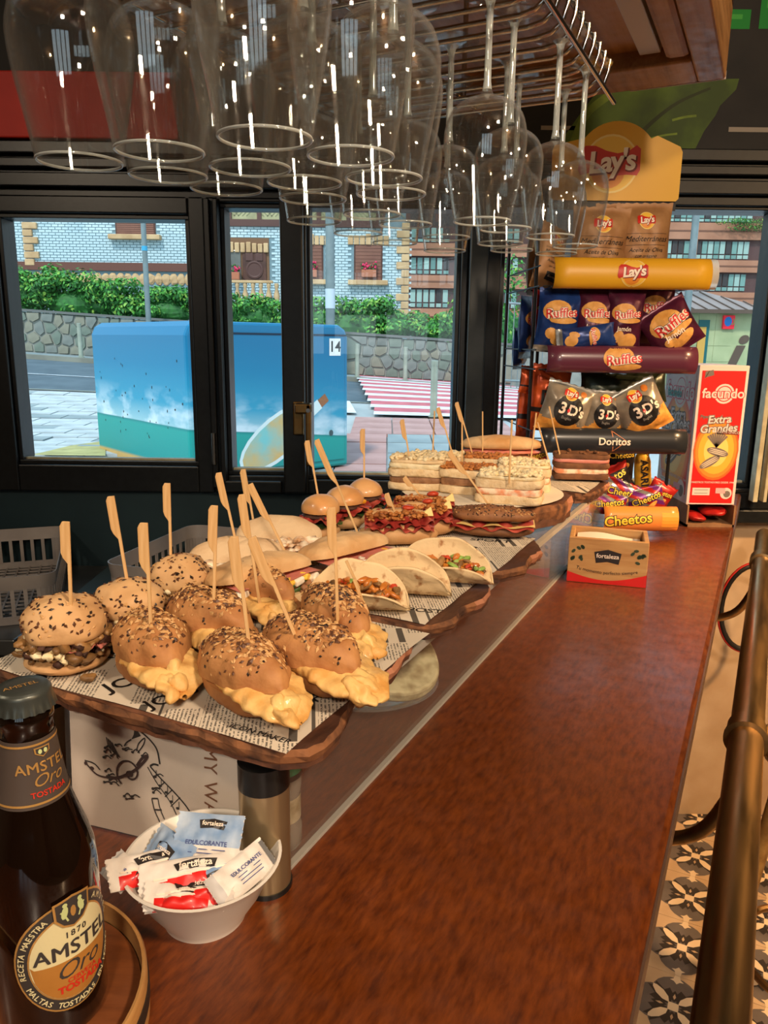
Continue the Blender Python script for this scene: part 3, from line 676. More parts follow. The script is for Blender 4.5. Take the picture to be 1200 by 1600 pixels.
# bricks: nearest 300 as pieces, the others joined
bw, bh = .262, .104; rows = int((fp(0, 335)[1] - fp(0, 500)[1]) / bh); zb0 = fp(0, 500)[1]
brick0 = None; cnt = 0; mb = MB()
for j in range(rows):
    z = zb0 + j * bh
    for i in range(int((hx1 - hx0) / bw)):
        X = hx0 + i * bw + (j % 2) * bw / 2; zc = z + bh / 2; xc = X + bw / 2
        if any(a - .1 < xc < c_ + .1 and b - .05 < zc < d_ + .05 for a, b, c_, d_ in openings): continue
        px = 600 + xc / FY * 1215
        if px < 300 and zc < fp(0, 412)[1]: continue
        if (px > 300 and zc > ty): continue
        if 306 < px < 340 or 440 < px < 480: continue
        if 20 < px < 300 and cnt < 300 and j % 1 == 0:
            cnt += 1
            if brick0 is None: brick0 = MB().box((0, 0, 0), (bw - .03, .03, bh - .024)).build('brick', WB, house); o = brick0
            else: o = bpy.data.objects.new('brick', brick0.data); C.objects.link(o); o.parent = house
            o.location = (xc, .012, zc)
        else: mb.box((xc, .012, zc), (bw - .03, .03, bh - .024))
mb.build('brickwork', WB, house, kind='stuff')
# ---- brown apartment building on the right
AY = 62.0
def ap(px, py): q = at(px, py, AY); return q.x, q.z
ABR = mat('apartment_brick', (176, 124, 98), .85, col2=(158, 108, 84), vscale=.6); ABD = mat('apartment_brick_line', (116, 78, 62), .85); AFR = mat('apartment_window_frame', (84, 56, 54), .6); AGL = mat('apartment_glass', (120, 160, 152), .15, col2=(90, 124, 120), vscale=.4); AGL2 = mat('apartment_blind', (150, 176, 168), .5); ADK = mat('apartment_dark', (56, 52, 52), .5)
apt = thing('apartment_building', 'brown brick apartment block with window strips beyond the house', 'building', (0, AY, 0))
X0, X1 = ap(600, 0)[0], ap(1330, 0)[0]
MB().bx(X0, X1, .3, 14, -2, ap(0, 250)[1]).build('wall_body', ADK, apt)
for (pa, pb, bands, strips) in ((600, 900, ((442, 422), (500, 474), (392, 372), (552, 528)), ((422, 392, 1), (474, 442, 2), (372, 345, 5), (528, 500, 6))), (1000, 1330, ((361, 335), (412, 393), (462, 443), (560, 520)), ((393, 361, 1), (443, 412, 2), (520, 462, 3), (335, 310, 4)))):
    X0, X1 = ap(pa, 0)[0], ap(pb, 0)[0]
    for (y0, y1) in bands:
        b_ = MB().bx(X0, X1, -.2, .5, ap(0, y0)[1], ap(0, y1)[1]).build('brick_band', ABR, apt)
        zc = (ap(0, y0)[1] + ap(0, y1)[1]) / 2; MB().bx(X0, X1, -.22, -.1, zc - .06, zc + .06).build('band_joint', ABD, apt)
    for (y0, y1, sd) in strips:
        z0, z1 = ap(0, y0)[1], ap(0, y1)[1]
        MB().bx(X0, X1, .15, .3, z0, z1).build('window_strip', AFR, apt)
        rr = random.Random(sd + pa); pxs = (list(range(650, 714, 11)) + list(range(788, 822, 11))) if pa < 900 else list(range(1046, 1212, 10))
        for px in pxs:
            a, b_ = ap(px, 0)[0], ap(px + 8.2, 0)[0]; o = MB().bx(a, b_, .05, .16, z0 + (z1 - z0) * .32, z1 - .12).build('window_pane', rr.choice((AGL, AGL, AGL2, AGL2, ADK)), apt)
            MB().bx(a, b_, .05, .16, z0 + .12, z0 + (z1 - z0) * .26).build('lower_pane', rr.choice((AGL2, AGL)), apt)
MB().bx(ap(1122, 0)[0] - .15, ap(1122, 0)[0] + .15, -.25, .3, -2, ap(0, 335)[1]).build('pier', ABR, apt)
q = at(1160, 345, AY - 1); bush(Vector((q.x + 1, AY - .6, q.z - .7)), 3.6, .5, .5, 'green plants spilling over the top balcony', 1400, 91, group='balcony planting', core_on=False)
# ---- information kiosk
KY = 25.0
def kp(px, py): q = at(px, py, KY); return q.x, q.z
KW = mat('kiosk_wall', (178, 184, 140), .8, col2=(156, 166, 124), vscale=1.5); KR = mat('kiosk_roof', (150, 132, 124), .55, col2=(136, 118, 110), vscale=1); KBR = mat('kiosk_brown', (92, 74, 62), .6); KTEAL = mat('kiosk_teal', (24, 96, 96), .5); KYEL = mat('kiosk_door', (206, 158, 74), .6); KRED = mat('kiosk_sign_red', (224, 30, 52), .5, emit=.25); KBLU = mat('kiosk_sign_blue', (20, 120, 200), .5)
ki = thing('information_kiosk', 'small pale information kiosk with metal roof beyond the crosswalk', 'kiosk', (0, KY, 0))
x0, z0 = kp(1052, 640); x1, z1 = kp(1186, 486)
MB().bx(x0, x1, 0, 3, gz(6, 24) - .1, z1).build('wall_body', KW, ki)
for j in range(6):
    for i in range(3): MB().bx(kp(1113, 0)[0] + i * .55, kp(1113, 0)[0] + i * .55 + .54, -.015, .01, z1 - .1 - (j + 1) * .5, z1 - .1 - j * .5 - .012).build('wall_panel', KW, ki)
pk = at(1085, 455, KY + 1.5); y_e = z1
MB().add([(x0 - .3, -.4, y_e), (x1 + .3, -.4, y_e), (x1 + .3, 3.4, y_e), (x0 - .3, 3.4, y_e), (x0 - .2, 1.5, pk.z), (pk.x + .3, 1.5, pk.z)], [(0, 1, 5, 4), (1, 2, 5), (2, 3, 4, 5), (0, 4, 3), (3, 2, 1, 0)]).build('roof', KR, ki)
MB().bx(x0 - .3, x1 + .3, -.43, -.38, y_e - .1, y_e + .02).build('roof_edge', KBR, ki)
for k in range(7):
    X = x0 + .2 + k * .42; t = .95 if k < 4 else max(.2, .95 - .25 * (k - 3)); MB().tube([(X, -.4, y_e + .02), (X - .45 * t, -.4 + 1.9 * t, y_e + (pk.z - y_e) * t + .02)], .02, 5).build('roof_seam', KBR, ki)
p, q = kp(1078, 640), kp(1109, 500); MB().bx(p[0], q[0], -.04, .02, gz(6, 24), q[1]).build('door_surround', KTEAL, ki)
p, q = kp(1078, 640), kp(1103, 511); MB().bx(p[0], q[0], -.06, .0, gz(6, 24), q[1]).build('door', KYEL, ki)
p, q = kp(1127, 514), kp(1147, 493); sg = MB().bx(p[0], q[0], -.1, .0, p[1], q[1]).build('sign_board', KRED, ki, bevel=.01)
P = Print(); cxs, czs = (p[0] + q[0]) / 2, (p[1] + q[1]) / 2; P.ell((cxs - .03, czs + .02), .12, .15, KBLU, 1); P.ring((cxs + .1, czs + .02), .07, .1, .025, mat('kiosk_sign_green', (60, 170, 90), .5), 2, a0=-2, a1=1.2)
P.build('sign_mark', lambda x, y, h: (x, -.102 - h, y), sg)
P = Print(); p = kp(1150, 555); P.text('i', (0, 0), 1.75, KBR, 1, shear=.35, bold=.03)
P.build('letter', lambda x, y, h: (p[0] + x * 1.1 - .2, -.02 - h, kp(0, 556)[1] + y + .3), ki, kind=None)
# ---- railing seen left of the snack display
q0 = at(786, 600, 20.5); rl = thing('street_railing', 'grey street railing left of the snack display', 'railing', (q0.x, 20.5, gz(q0.x, 20.5)), group=None)
MB().tube([(0, 0, 2.2), (1.6, 0, 2.1)], .03, 8).build('top_rail', POLE, rl, smooth=40); MB().tube([(0, 0, .2), (1.6, 0, .15)], .03, 8).build('bottom_rail', POLE, rl, smooth=40)
for k in range(10): MB().tube([(.05 + k * .16, 0, .0), (.05 + k * .16, 0, 2.2)], .012, 6).build('baluster', POLE, rl, smooth=40)
# ================================================================== bar counter and what is fixed to it
def wood_mat(name, c1, c2, c3, rough=.3, stretch=(14, 1.2, 14), scale=3.0, coat=.3, bump=.06, spec=.5):
    m = bpy.data.materials.new(name); m.use_nodes = True; MATS[name] = m; n = m.node_tree.nodes; l = m.node_tree.links; b = n['Principled BSDF']
    t = n.new('ShaderNodeTexCoord'); mp = n.new('ShaderNodeMapping'); mp.inputs['Scale'].default_value = stretch; l.new(t.outputs['Object'], mp.inputs[0])
    a = n.new('ShaderNodeTexNoise'); a.inputs['Scale'].default_value = scale; a.inputs['Detail'].default_value = 8; a.inputs['Roughness'].default_value = .65; l.new(mp.outputs[0], a.inputs['Vector'])
    d = n.new('ShaderNodeTexNoise'); d.inputs['Scale'].default_value = 2.2; d.inputs['Detail'].default_value = 3; l.new(t.outputs['Object'], d.inputs['Vector'])
    r = n.new('ShaderNodeValToRGB'); e = r.color_ramp.elements; e[0].position = .32; e[0].color = lin(c1); e[1].position = .7; e[1].color = lin(c3); x = e.new(.5); x.color = lin(c2); l.new(a.outputs['Fac'], r.inputs[0])
    mx = n.new('ShaderNodeMix'); mx.data_type = 'RGBA'; mx.blend_type = 'MULTIPLY'; mx.inputs['Factor'].default_value = .5; l.new(r.outputs[0], mx.inputs['A'])
    r2 = n.new('ShaderNodeMapRange'); r2.inputs[1].default_value = .3; r2.inputs[2].default_value = .7; r2.inputs[3].default_value = .45; r2.inputs[4].default_value = 1.15; l.new(d.outputs['Fac'], r2.inputs[0]); l.new(r2.outputs[0], mx.inputs['B']); l.new(mx.outputs['Result'], b.inputs['Base Color'])
    g = n.new('ShaderNodeTexNoise'); g.inputs['Scale'].default_value = 45; g.inputs['Detail'].default_value = 6; l.new(t.outputs['Object'], g.inputs['Vector'])
    r3 = n.new('ShaderNodeMapRange'); r3.inputs[1].default_value = .35; r3.inputs[2].default_value = .7; r3.inputs[3].default_value = rough - .06; r3.inputs[4].default_value = rough + .16; l.new(g.outputs['Fac'], r3.inputs[0]); l.new(r3.outputs[0], b.inputs['Roughness'])
    b.inputs['Coat Weight'].default_value = coat; b.inputs['Coat Roughness'].default_value = .2; b.inputs['Specular IOR Level'].default_value = spec
    bp = n.new('ShaderNodeBump'); bp.inputs['Strength'].default_value = bump; bp.inputs['Distance'].default_value = .002; l.new(g.outputs['Fac'], bp.inputs['Height']); l.new(bp.outputs[0], b.inputs['Normal'])
    return m
COUNT = wood_mat('counter_wood', (74, 31, 9), (104, 48, 14), (126, 62, 20), .34, stretch=(16, 4, 16), scale=11, coat=.45, bump=.03)
DARKW = wood_mat('dark_bar_wood', (40, 22, 14), (60, 34, 20), (76, 44, 26), .5, coat=0)
CANW = wood_mat('canopy_wood', (136, 92, 50), (172, 122, 70), (190, 140, 86), .5, coat=.05)
BRASS = mat('brass_rail', (190, 154, 104), .28, 1, col2=(156, 122, 78), vscale=5, rvar=.2, stretch=(8, 1, 8))
bar_end = lambda v: (2.165 + v * BS) / BC
m = MB(); m.prism([(-.62, -.7), (-.034, -.7), (-.034, bar_end(-.034)), (-.62, bar_end(-.62))], -.04, 0)
bar = thing('bar_counter', 'long reddish brown wooden bar counter', 'bar counter', (0, 0, 0), BROT)
m.build('counter_top', COUNT, bar, bevel=.006, seg=3)
m = MB(); m.prism([(-.56, -.7), (-.22, -.7), (-.22, bar_end(-.22) - .02), (-.56, bar_end(-.56) - .02)], -1.09, -.04); m.build('bar_body', DARKW, bar)
MB().bx(-.0345, -.0325, -.7, 2.38, -.034, -.004).build('edge_strip', mat('edge_metal', (120, 92, 76), .35, .6), bar)
# brass guest rail
rail = thing('brass_rail', 'thick brass arm rail running along the guest side of the bar', 'rail', B(0, .0167, -.1), BROT - .0094)
MB().tube([(0, -.6, 0), (0, 2.32, 0)], .022, 28, cap=True).build('tube', BRASS, rail, smooth=40)
for y in (1.09,): MB().lathe([(.0221, 0), (.0255, .001), (.0255, .033), (.0285, .034), (.0285, .04), (.0221, .041)], 28, capb=False, capt=False).xf(Matrix.Translation((0, y, 0)) @ Matrix.Rotation(PI / 2, 4, 'X')).build('collar', BRASS, rail, smooth=40)
MB().lathe([(.0221, 0), (.028, .001), (.028, .05), (.0221, .051)], 28, capb=False, capt=False).xf(Matrix.Translation((0, 2.05, 0)) @ Matrix.Rotation(PI / 2, 4, 'X')).build('collar', BRASS, rail, smooth=40)
for y in (.985, 1.95, .02): MB().tube(spline([(-.245, y, -.06), (-.19, y, -.115), (-.11, y, -.14), (-.04, y, -.11), (0, y, -.02)], 6), .0095, 12).build('bracket', BRASS, rail, smooth=40)
# black loop with a red edge hanging beside the rail
lp = MB(); lp.tube([(.0 + .085 * cos(a), 0, .13 * sin(a)) for a in [2 * PI * i / 30 for i in range(30)]], .008, 10, closed=True)
q = at(1172, 950, 2.1); o = lp.build('bag_strap', mat('black_strap', (30, 26, 24), .5), loc=q, smooth=40); tag(o, 'black strap loop with red edge hanging behind the brass rail', 'strap')
lp = MB(); lp.tube([(.0 + .092 * cos(a), .0, .137 * sin(a)) for a in [PI * .55 + PI * .9 * i / 20 for i in range(21)]], .004, 8); lp.build('red_edging', mat('red_edging', (190, 40, 30), .5), o, smooth=40)
# wooden stool, only its seat edge and ring in view
STW = wood_mat('stool_wood', (150, 104, 48), (190, 140, 70), (206, 158, 88), .4, coat=.1)
sp = at(1262, 1480, 1.35); st = thing('bar_stool', 'pale wooden bar stool beside the brass rail', 'stool', (sp.x + .04, sp.y, -1.1))
MB().lathe([(.0, .70), (.15, .70), (.17, .71), (.175, .73), (.165, .745), (.0, .75)], 36, capb=False, capt=False).build('seat', STW, st, smooth=50)
for k in range(4):
    a = PI / 4 + k * PI / 2; MB().tube([(.12 * cos(a), .12 * sin(a), .70), (.2 * cos(a), .2 * sin(a), 0)], .016, 12).build('leg', STW, st, smooth=40)
MB().tube([(.165 * cos(a), .165 * sin(a), .25) for a in [2 * PI * i / 36 for i in range(36)]], .008, 8, closed=True).build('foot_ring', BRASS, st, smooth=40)
# canopy over the bar
cp = thing('bar_canopy', 'brown wooden canopy above the bar with panelled underside', 'canopy', B(0, 0, .9), BROT)
MB().bx(-.86, -.17, -.9, 1.55, .03, .04).build('soffit_panel', CANW, cp)
MB().bx(-.178, -.13, -.9, 1.65, 0, .12).build('side_beam', CANW, cp, bevel=.004)
MB().bx(-.92, -.86, -.9, 1.65, 0, .12).build('side_beam', CANW, cp, bevel=.004)
MB().bx(-.86, -.178, 1.53, 1.65, 0, .12).build('end_beam', CANW, cp, bevel=.004)
MB().bx(-.222, -.180, -.9, 1.528, .006, .03).build('inner_moulding', CANW, cp, bevel=.010)
MB().bx(-.264, -.228, -.9, 1.515, .016, .03).build('metal_strip', mat('pale_aluminium', (190, 178, 164), .45, .2), cp, bevel=.002)  # pale metal strip along the canopy underside, not a lamp
MB().bx(-.30, -.13, 1.6495, 1.653, .0, .014).build('edge_chip', mat('pale_edge', (190, 170, 156), .6), cp)
MB().bx(-.92, -.13, -.9, 1.65, .12, .6).build('canopy_box', DARKW, cp)
# back worktop and sink bench behind the bar
WSTL = mat('worktop_steel', (110, 112, 112), .35, .8, col2=(86, 88, 88), vscale=8)
a, b_, c_ = atz(-260, 1000, -.25), atz(22, 1000, -.25), atz(160, 903, -.25)
wt_ = thing('steel_worktop', 'stainless steel worktop under the left window', 'worktop', (0, 0, 0))
m = MB(); m.prism([(-1.9, b_.y), (b_.x, b_.y), (c_.x, c_.y), (c_.x + .02, 2.19), (-1.9, 2.19)], -.29, -.25); m.build('top', WSTL, wt_, bevel=.004)
m = MB(); m.prism([(-1.9, b_.y + .03), (b_.x - .02, b_.y + .03), (c_.x - .02, c_.y + .02), (c_.x, 2.19), (-1.9, 2.19)], -1.09, -.29); m.build('cabinet', mat('dark_cabinet', (40, 42, 42), .5), wt_)
sb = thing('back_bench', 'dark low bench under the middle window behind the food', 'bench', (0, 0, 0))
MB().bx(c_.x + .04, .1, 1.50, 2.19, -.235, -.195).build('top', mat('dark_stone_top', (38, 48, 46), .3), sb, bevel=.004); MB().bx(c_.x + .05, .09, 1.52, 2.18, -1.09, -.235).build('base', PANELB, sb)
sk = thing('sink_drainer', 'steel drainer with raised rims below the newspaper board', 'drainer', B(.42, -.86, -.22), BROT)
MB().bx(-.22, .22, -.55, .5, -.02, 0).build('tray', STEEL, sk, bevel=.004)
for x in (-.21, -.02, .21): MB().bx(x - .012, x + .012, -.55, .5, 0, .016).build('rim', STEEL, sk, bevel=.004)
MB().bx(-.2, .2, -.5, .45, -.86, -.02).build('cupboard', mat('dark_cupboard', (34, 34, 34), .6), sk)

# ------------------------------------------------------------------ glass shelf of the tapas display
ACR = clear_mat('display_glass', (.97, .975, .965), .05, .55, power=3, haze=.035, haze_col=(.85, .8, .72))
ACRE = mat('glass_edge', (196, 190, 178), .35, trans=.3)
gs = thing('glass_guard', 'low clear glass guard of the tapas display along the counter', 'glass guard', B(0, -.306, 0), BROT)
MB().bx(-.0025, .0025, .44, 1.86, .001, .108).build('pane', ACR, gs)
MB().bx(-.003, .003, .44, 1.86, .0, .0025).build('bottom_edge', ACRE, gs)
sh = thing('display_glass_shelf', 'clear glass shelf carrying the food boards', 'glass shelf', B(0, 0, .109), BROT)
MB().bx(-.585, -.299, .43, 1.86, 0, .006).build('plate', clear_mat('shelf_glass', (.9, .92, .9), .06, .5, power=3, haze=.03), sh)
MB().bx(-.299, -.291, .43, 1.86, -.001, .0075).build('front_edge', ACRE, sh)
GOLDM = mat('champagne_metal', (176, 156, 122), .32, .75, col2=(150, 128, 96), vscale=6); BLKP = mat('black_plastic', (22, 22, 22), .35)
for k, (u, v, lb) in enumerate(((.425, -.312, 'champagne metal post holding the front corner of the display'), (.44, -.57, 'metal post holding the rear corner of the display'), (1.84, -.33, 'metal post at the far end of the display'))):
    r = thing('shelf_post', lb, 'post', B(u, v, 0), group='posts of the glass shelf')
    MB().lathe([(.0195, .004), (.0195, .088)], 28).build('tube', GOLDM, r, smooth=40); MB().lathe([(.0198, .088), (.0198, .109)], 28).build('top_cap', BLKP, r, smooth=40); MB().lathe([(.0205, 0), (.0205, .004)], 28).build('foot', BLKP, r, smooth=40)

# ------------------------------------------------------------------ boards and newsprint
def board_mat():
    return wood_mat('board_wood', (58, 34, 24), (96, 60, 42), (128, 84, 60), .55, stretch=(6, 1, 6), scale=5, coat=0, bump=.5)
BOARD = board_mat(); BARK = mat('bark', (136, 88, 54), .85, col2=(70, 44, 30), vscale=40, bump=1, bscale=60, lo=.4, hi=.6); CUTW = mat('cut_wood_edge', (176, 118, 88), .7, col2=(140, 88, 62), vscale=30, bump=.5, bscale=60)
def news_mat():
    m = bpy.data.materials.new('newsprint'); m.use_nodes = True; n = m.node_tree.nodes; l = m.node_tree.links; b = n['Principled BSDF']; b.inputs['Roughness'].default_value = .75
    t = n.new('ShaderNodeTexCoord'); s = n.new('ShaderNodeSeparateXYZ'); mp = n.new('ShaderNodeMapping'); mp.inputs['Rotation'].default_value = (0, 0, rad(58)); l.new(t.outputs['Object'], mp.inputs[0]); l.new(mp.outputs[0], s.inputs[0])
    def mth(op, a, b2=None, v=None):
        k = n.new('ShaderNodeMath'); k.operation = op; l.new(a, k.inputs[0])
        if b2 is not None: l.new(b2, k.inputs[1])
        elif v is not None: k.inputs[1].default_value = v
        return k.outputs[0]
    br = n.new('ShaderNodeTexBrick'); br.inputs['Scale'].default_value = 1; br.inputs['Brick Width'].default_value = .040; br.inputs['Row Height'].default_value = .030; br.inputs['Mortar Size'].default_value = .0011; br.inputs['Bias'].default_value = 0
    br.inputs['Color1'].default_value = (0, 0, 0, 1); br.inputs['Color2'].default_value = (1, 1, 1, 1); br.inputs['Mortar'].default_value = (.5, .5, .5, 1); br.offset = .37; br.squash = 1.7; br.squash_frequency = 2; l.new(mp.outputs[0], br.inputs['Vector'])
    ln = mth('GREATER_THAN', mth('SINE', mth('MULTIPLY', s.outputs['Y'], v=2 * PI / .0031)), v=.1)
    nz = n.new('ShaderNodeTexNoise'); nz.inputs['Scale'].default_value = 480; nz.inputs['Detail'].default_value = 1; l.new(mp.outputs[0], nz.inputs['Vector'])
    wd = mth('GREATER_THAN', nz.outputs['Fac'], v=.45)
    txt = mth('MULTIPLY', ln, wd)
    istext = mth('LESS_THAN', br.outputs['Color'], v=.72); isblk = mth('GREATER_THAN', br.outputs['Color'], v=.80)
    notm = mth('SUBTRACT', br.outputs['Fac'], v=1.0); notm = mth('ABSOLUTE', notm)
    a1 = mth('MULTIPLY', mth('MULTIPLY', txt, istext), v=.8); 
    hb = mth('GREATER_THAN', mth('SINE', mth('MULTIPLY', s.outputs['Y'], v=2 * PI / .017)), v=.35)
    a2 = mth('MULTIPLY', mth('MULTIPLY', isblk, hb), v=.9)
    tot = mth('MULTIPLY', mth('MAXIMUM', a1, a2), notm)
    mx = n.new('ShaderNodeMix'); mx.data_type = 'RGBA'; l.new(tot, mx.inputs['Factor']); mx.inputs['A'].default_value = lin((214, 202, 182)); mx.inputs['B'].default_value = lin((44, 40, 38)); l.new(mx.outputs['Result'], b.inputs['Base Color'])
    return m
NEWS = news_mat()
def board(outline, z0, z1, label, paper, plabel, seed, words=(), bark=True, curl=.0):
    """outline in bar coordinates (v, u)"""
    r = random.Random(seed); pts = []
    for i in range(len(outline)):
        a, b2 = outline[i], outline[(i + 1) % len(outline)]; N = max(2, int(math.hypot(b2[0] - a[0], b2[1] - a[1]) / .012))
        for k in range(N):
            t = k / N; j = .0022
            pts.append((a[0] + (b2[0] - a[0]) * t + r.uniform(-j, j), a[1] + (b2[1] - a[1]) * t + r.uniform(-j, j)))
    cx = sum(p[0] for p in pts) / len(pts); cy = sum(p[1] for p in pts) / len(pts)
    root = thing('serving_board', label, 'board', B(cy, cx, z0), BROT, group='live edge boards on the display shelf')
    P_ = [(x - cx, y - cy) for x, y in pts]; n = len(P_); h = z1 - z0
    MB().prism(P_, .001, h).build('slab', BOARD, root)
    vs = []; fs = []
    for lv, (ins, zz) in enumerate(((-.0005, h), (.003, h * .72), (.0015, h * .4), (-.003, .001))):
        for x, y in P_: L = math.hypot(x, y); f = (L + ins + r.uniform(-.0015, .0015)) / L; vs.append((x * f, y * f, zz))
    for lv in range(3):
        for i in range(n): fs.append((lv * n + i, (lv + 1) * n + i, (lv + 1) * n + (i + 1) % n, lv * n + (i + 1) % n))
    mb = MB(); mb.add(vs, fs)
    mb.m = [0 if (P_[i % n][1] < 0 or not bark) else 1 for i in range(len(fs))]
    mb.build('bark_edge', [BARK, CUTW], root)
    if paper:
        x0, x1, y0, y1 = paper
        pr = thing('newsprint_paper', plabel, 'paper', B((y0 + y1) / 2, (x0 + x1) / 2, z1 + .0006), BROT, group='newsprint sheets under the food')
        w, l_ = x1 - x0, y1 - y0; nz = lambda a, b2: .0022 * abs(noise.noise(Vector((a * 3, b2 * 3, seed)))) + curl * max(0, a - .85) * .15
        sh_ = lambda a, b2: (w * (a - .5) + .004 * noise.noise(Vector((b2 * 2, 0, seed))), l_ * (b2 - .5) + .004 * noise.noise(Vector((a * 2, 9, seed))), nz(a, b2))
        MB().grid(sh_, 30, 24).build('sheet', NEWS, pr, smooth=60)
        if words:
            P = Print()
            for t, x, y, s_, rot in words: P.text(t, (x, y), s_, INK, 1, rot=rot, bold=.01)
            P.build('headline', lambda x, y, h_: (x, y, nz(x / w + .5, y / l_ + .5) + .0004), pr)
    return root
board([(-.60, .402), (-.43, .400), (-.285, .404), (-.266, .418), (-.262, .445), (-.272, .48), (-.283, .52), (-.276, .57), (-.286, .63), (-.296, .662), (-.45, .665), (-.60, .66)], .117, .134, 'nearest live edge board under the seeded rolls', (-.597, -.276, .403, .660), 'newsprint sheet under the seeded burgers and omelette rolls', 1,
      (('JOBS', -.02, -.09, .026, 1.25), ('ORDERS', -.085, -.095, .024, 1.3), ('ICON MAKER', .128, -.115, .009, .02), ('JOBS', .03, -.10, .022, 1.25), ('CUP', .13, -.06, .02, 1.2), ('NEWS', .1, .06, .02, .9)))
board([(-.60, .675), (-.45, .672), (-.31, .674), (-.285, .682), (-.272, .71), (-.279, .75), (-.268, .79), (-.272, .83), (-.29, .862), (-.45, .87), (-.60, .868)], .117, .134, 'live edge board under the tortilla tacos', (-.595, -.290, .680, .864), 'newsprint sheet under the tacos', 2, (('VISION', .1, .03, .02, 1.2), ('THE POST', .12, -.06, .016, .3)))
board([(-.60, .885), (-.45, .883), (-.32, .885), (-.282, .90), (-.262, .94), (-.268, .98), (-.262, 1.03), (-.285, 1.075), (-.45, 1.09), (-.60, 1.09)], .117, .134, 'live edge board under the ham rolls', (-.595, -.286, .888, 1.085), 'newsprint sheet under the ham rolls and mini burgers', 3, (('NEWS', .08, -.02, .022, 1.2), ('SPORT', .1, .05, .02, .2)))
lg = [(-.440 + .150 * cos(a) * (1 + .04 * sin(3 * a)), 1.285 + .15 * sin(a) * (1 + .03 * cos(5 * a))) for a in [2 * PI * i / 20 for i in range(20)]]
board(lg, .117, .156, 'thick round log slice under the white layered sandwiches', None, '', 4)
board([(-.60, 1.455), (-.31, 1.45), (-.283, 1.48), (-.276, 1.6), (-.29, 1.66), (-.31, 1.70), (-.6, 1.70)], .117, .138, 'farthest dark board beside the snack display', (-.595, -.29, 1.46, 1.69), 'newsprint sheet under the brown bread sandwich', 6)
pl = MB(); pl.lathe([(.0, .0), (.14, .0), (.145, .003), (.138, .0045), (.0, .003)], 40, capb=False, capt=False)
o = pl.build('round_doily', mat('white_doily', (222, 212, 192), .7), loc=B(1.275, -.440, .158), smooth=40); tag(o, 'round pale paper liner on the log slice', 'paper liner')
# ================================================================== the food
CRUST = mat('golden_crust', (190, 134, 80), .65, col2=(150, 94, 50), vscale=28, bump=.5, bscale=140); CRUSTP = mat('pale_bun_crust', (212, 170, 120), .6, col2=(190, 142, 92), vscale=22, bump=.3, bscale=120)
CRUMB = mat('bread_crumb', (236, 212, 172), .8, col2=(220, 190, 144), vscale=90, bump=.7, bscale=220); PITTA = mat('pitta_bread', (212, 184, 146), .8, col2=(178, 138, 96), vscale=24, bump=.9, bscale=90, lo=.42, hi=.72)
TORT = mat('flour_tortilla', (226, 198, 152), .75, col2=(168, 118, 72), vscale=75, bump=.4, bscale=120, lo=.56, hi=.70); TOAST = mat('toasted_bread', (200, 150, 94), .75, col2=(222, 190, 144), vscale=16, bump=.6, bscale=120)
RYE = mat('rye_bread', (128, 84, 52), .8, col2=(96, 62, 40), vscale=40, bump=.6, bscale=140); MAYO = mat('mayonnaise_salad', (240, 226, 188), .5, col2=(226, 206, 160), vscale=60, bump=1, bscale=120)
OMEL = mat('omelette', (226, 186, 116), .55, col2=(206, 148, 74), vscale=45, bump=1, bscale=90, coat=.1, lo=.4, hi=.68); OMELS = mat('omelette_brown_spot', (196, 136, 62), .5)
SEEDB = mat('brown_seed', (92, 56, 34), .5); SEEDW = mat('pale_seed', (206, 160, 104), .55); SEEDK = mat('black_seed', (44, 32, 26), .45); SEEDT = mat('toasted_seed', (156, 108, 62), .55)
ONION = mat('stewed_onion', (158, 116, 66), .5, col2=(104, 74, 42), vscale=40, coat=.2); HAMR = mat('cured_ham', (150, 48, 42), .4, col2=(196, 96, 80), vscale=40, coat=.2, lo=.45, hi=.65); HAMP = mat('cooked_ham', (214, 138, 122), .45, col2=(196, 112, 98), vscale=30)
PATTY = mat('meat_patty', (84, 50, 34), .7, col2=(54, 32, 24), vscale=60, bump=1, bscale=120); TOM = mat('tomato', (192, 66, 38), .35, coat=.2); LET = mat('lettuce', (120, 160, 64), .5, col2=(164, 190, 104), vscale=40); LETD = mat('dark_lettuce', (84, 104, 50), .5, col2=(60, 82, 40), vscale=40)
CHEES = mat('cheese', (240, 206, 128), .45); CHEEO = mat('orange_cheese', (244, 170, 40), .4); CRISP = mat('fried_onion', (196, 128, 64), .6, col2=(150, 86, 38), vscale=60, bump=.6); EGGW = mat('egg_white', (244, 234, 212), .4); EGGY = mat('egg_yolk', (246, 196, 70), .5); SURI = mat('surimi', (238, 150, 104), .5, col2=(248, 226, 196), vscale=60, lo=.4, hi=.6)
CHICK = mat('sauced_chicken', (206, 130, 52), .35, col2=(170, 88, 34), vscale=50, coat=.3); TUNA = mat('tuna_filling', (168, 122, 84), .6, col2=(128, 88, 58), vscale=60, bump=.8); BAMB = mat('bamboo', (224, 184, 130), .5, col2=(208, 162, 104), vscale=40, stretch=(8, 8, .6))
FT = .1372      # food stands on the newsprint

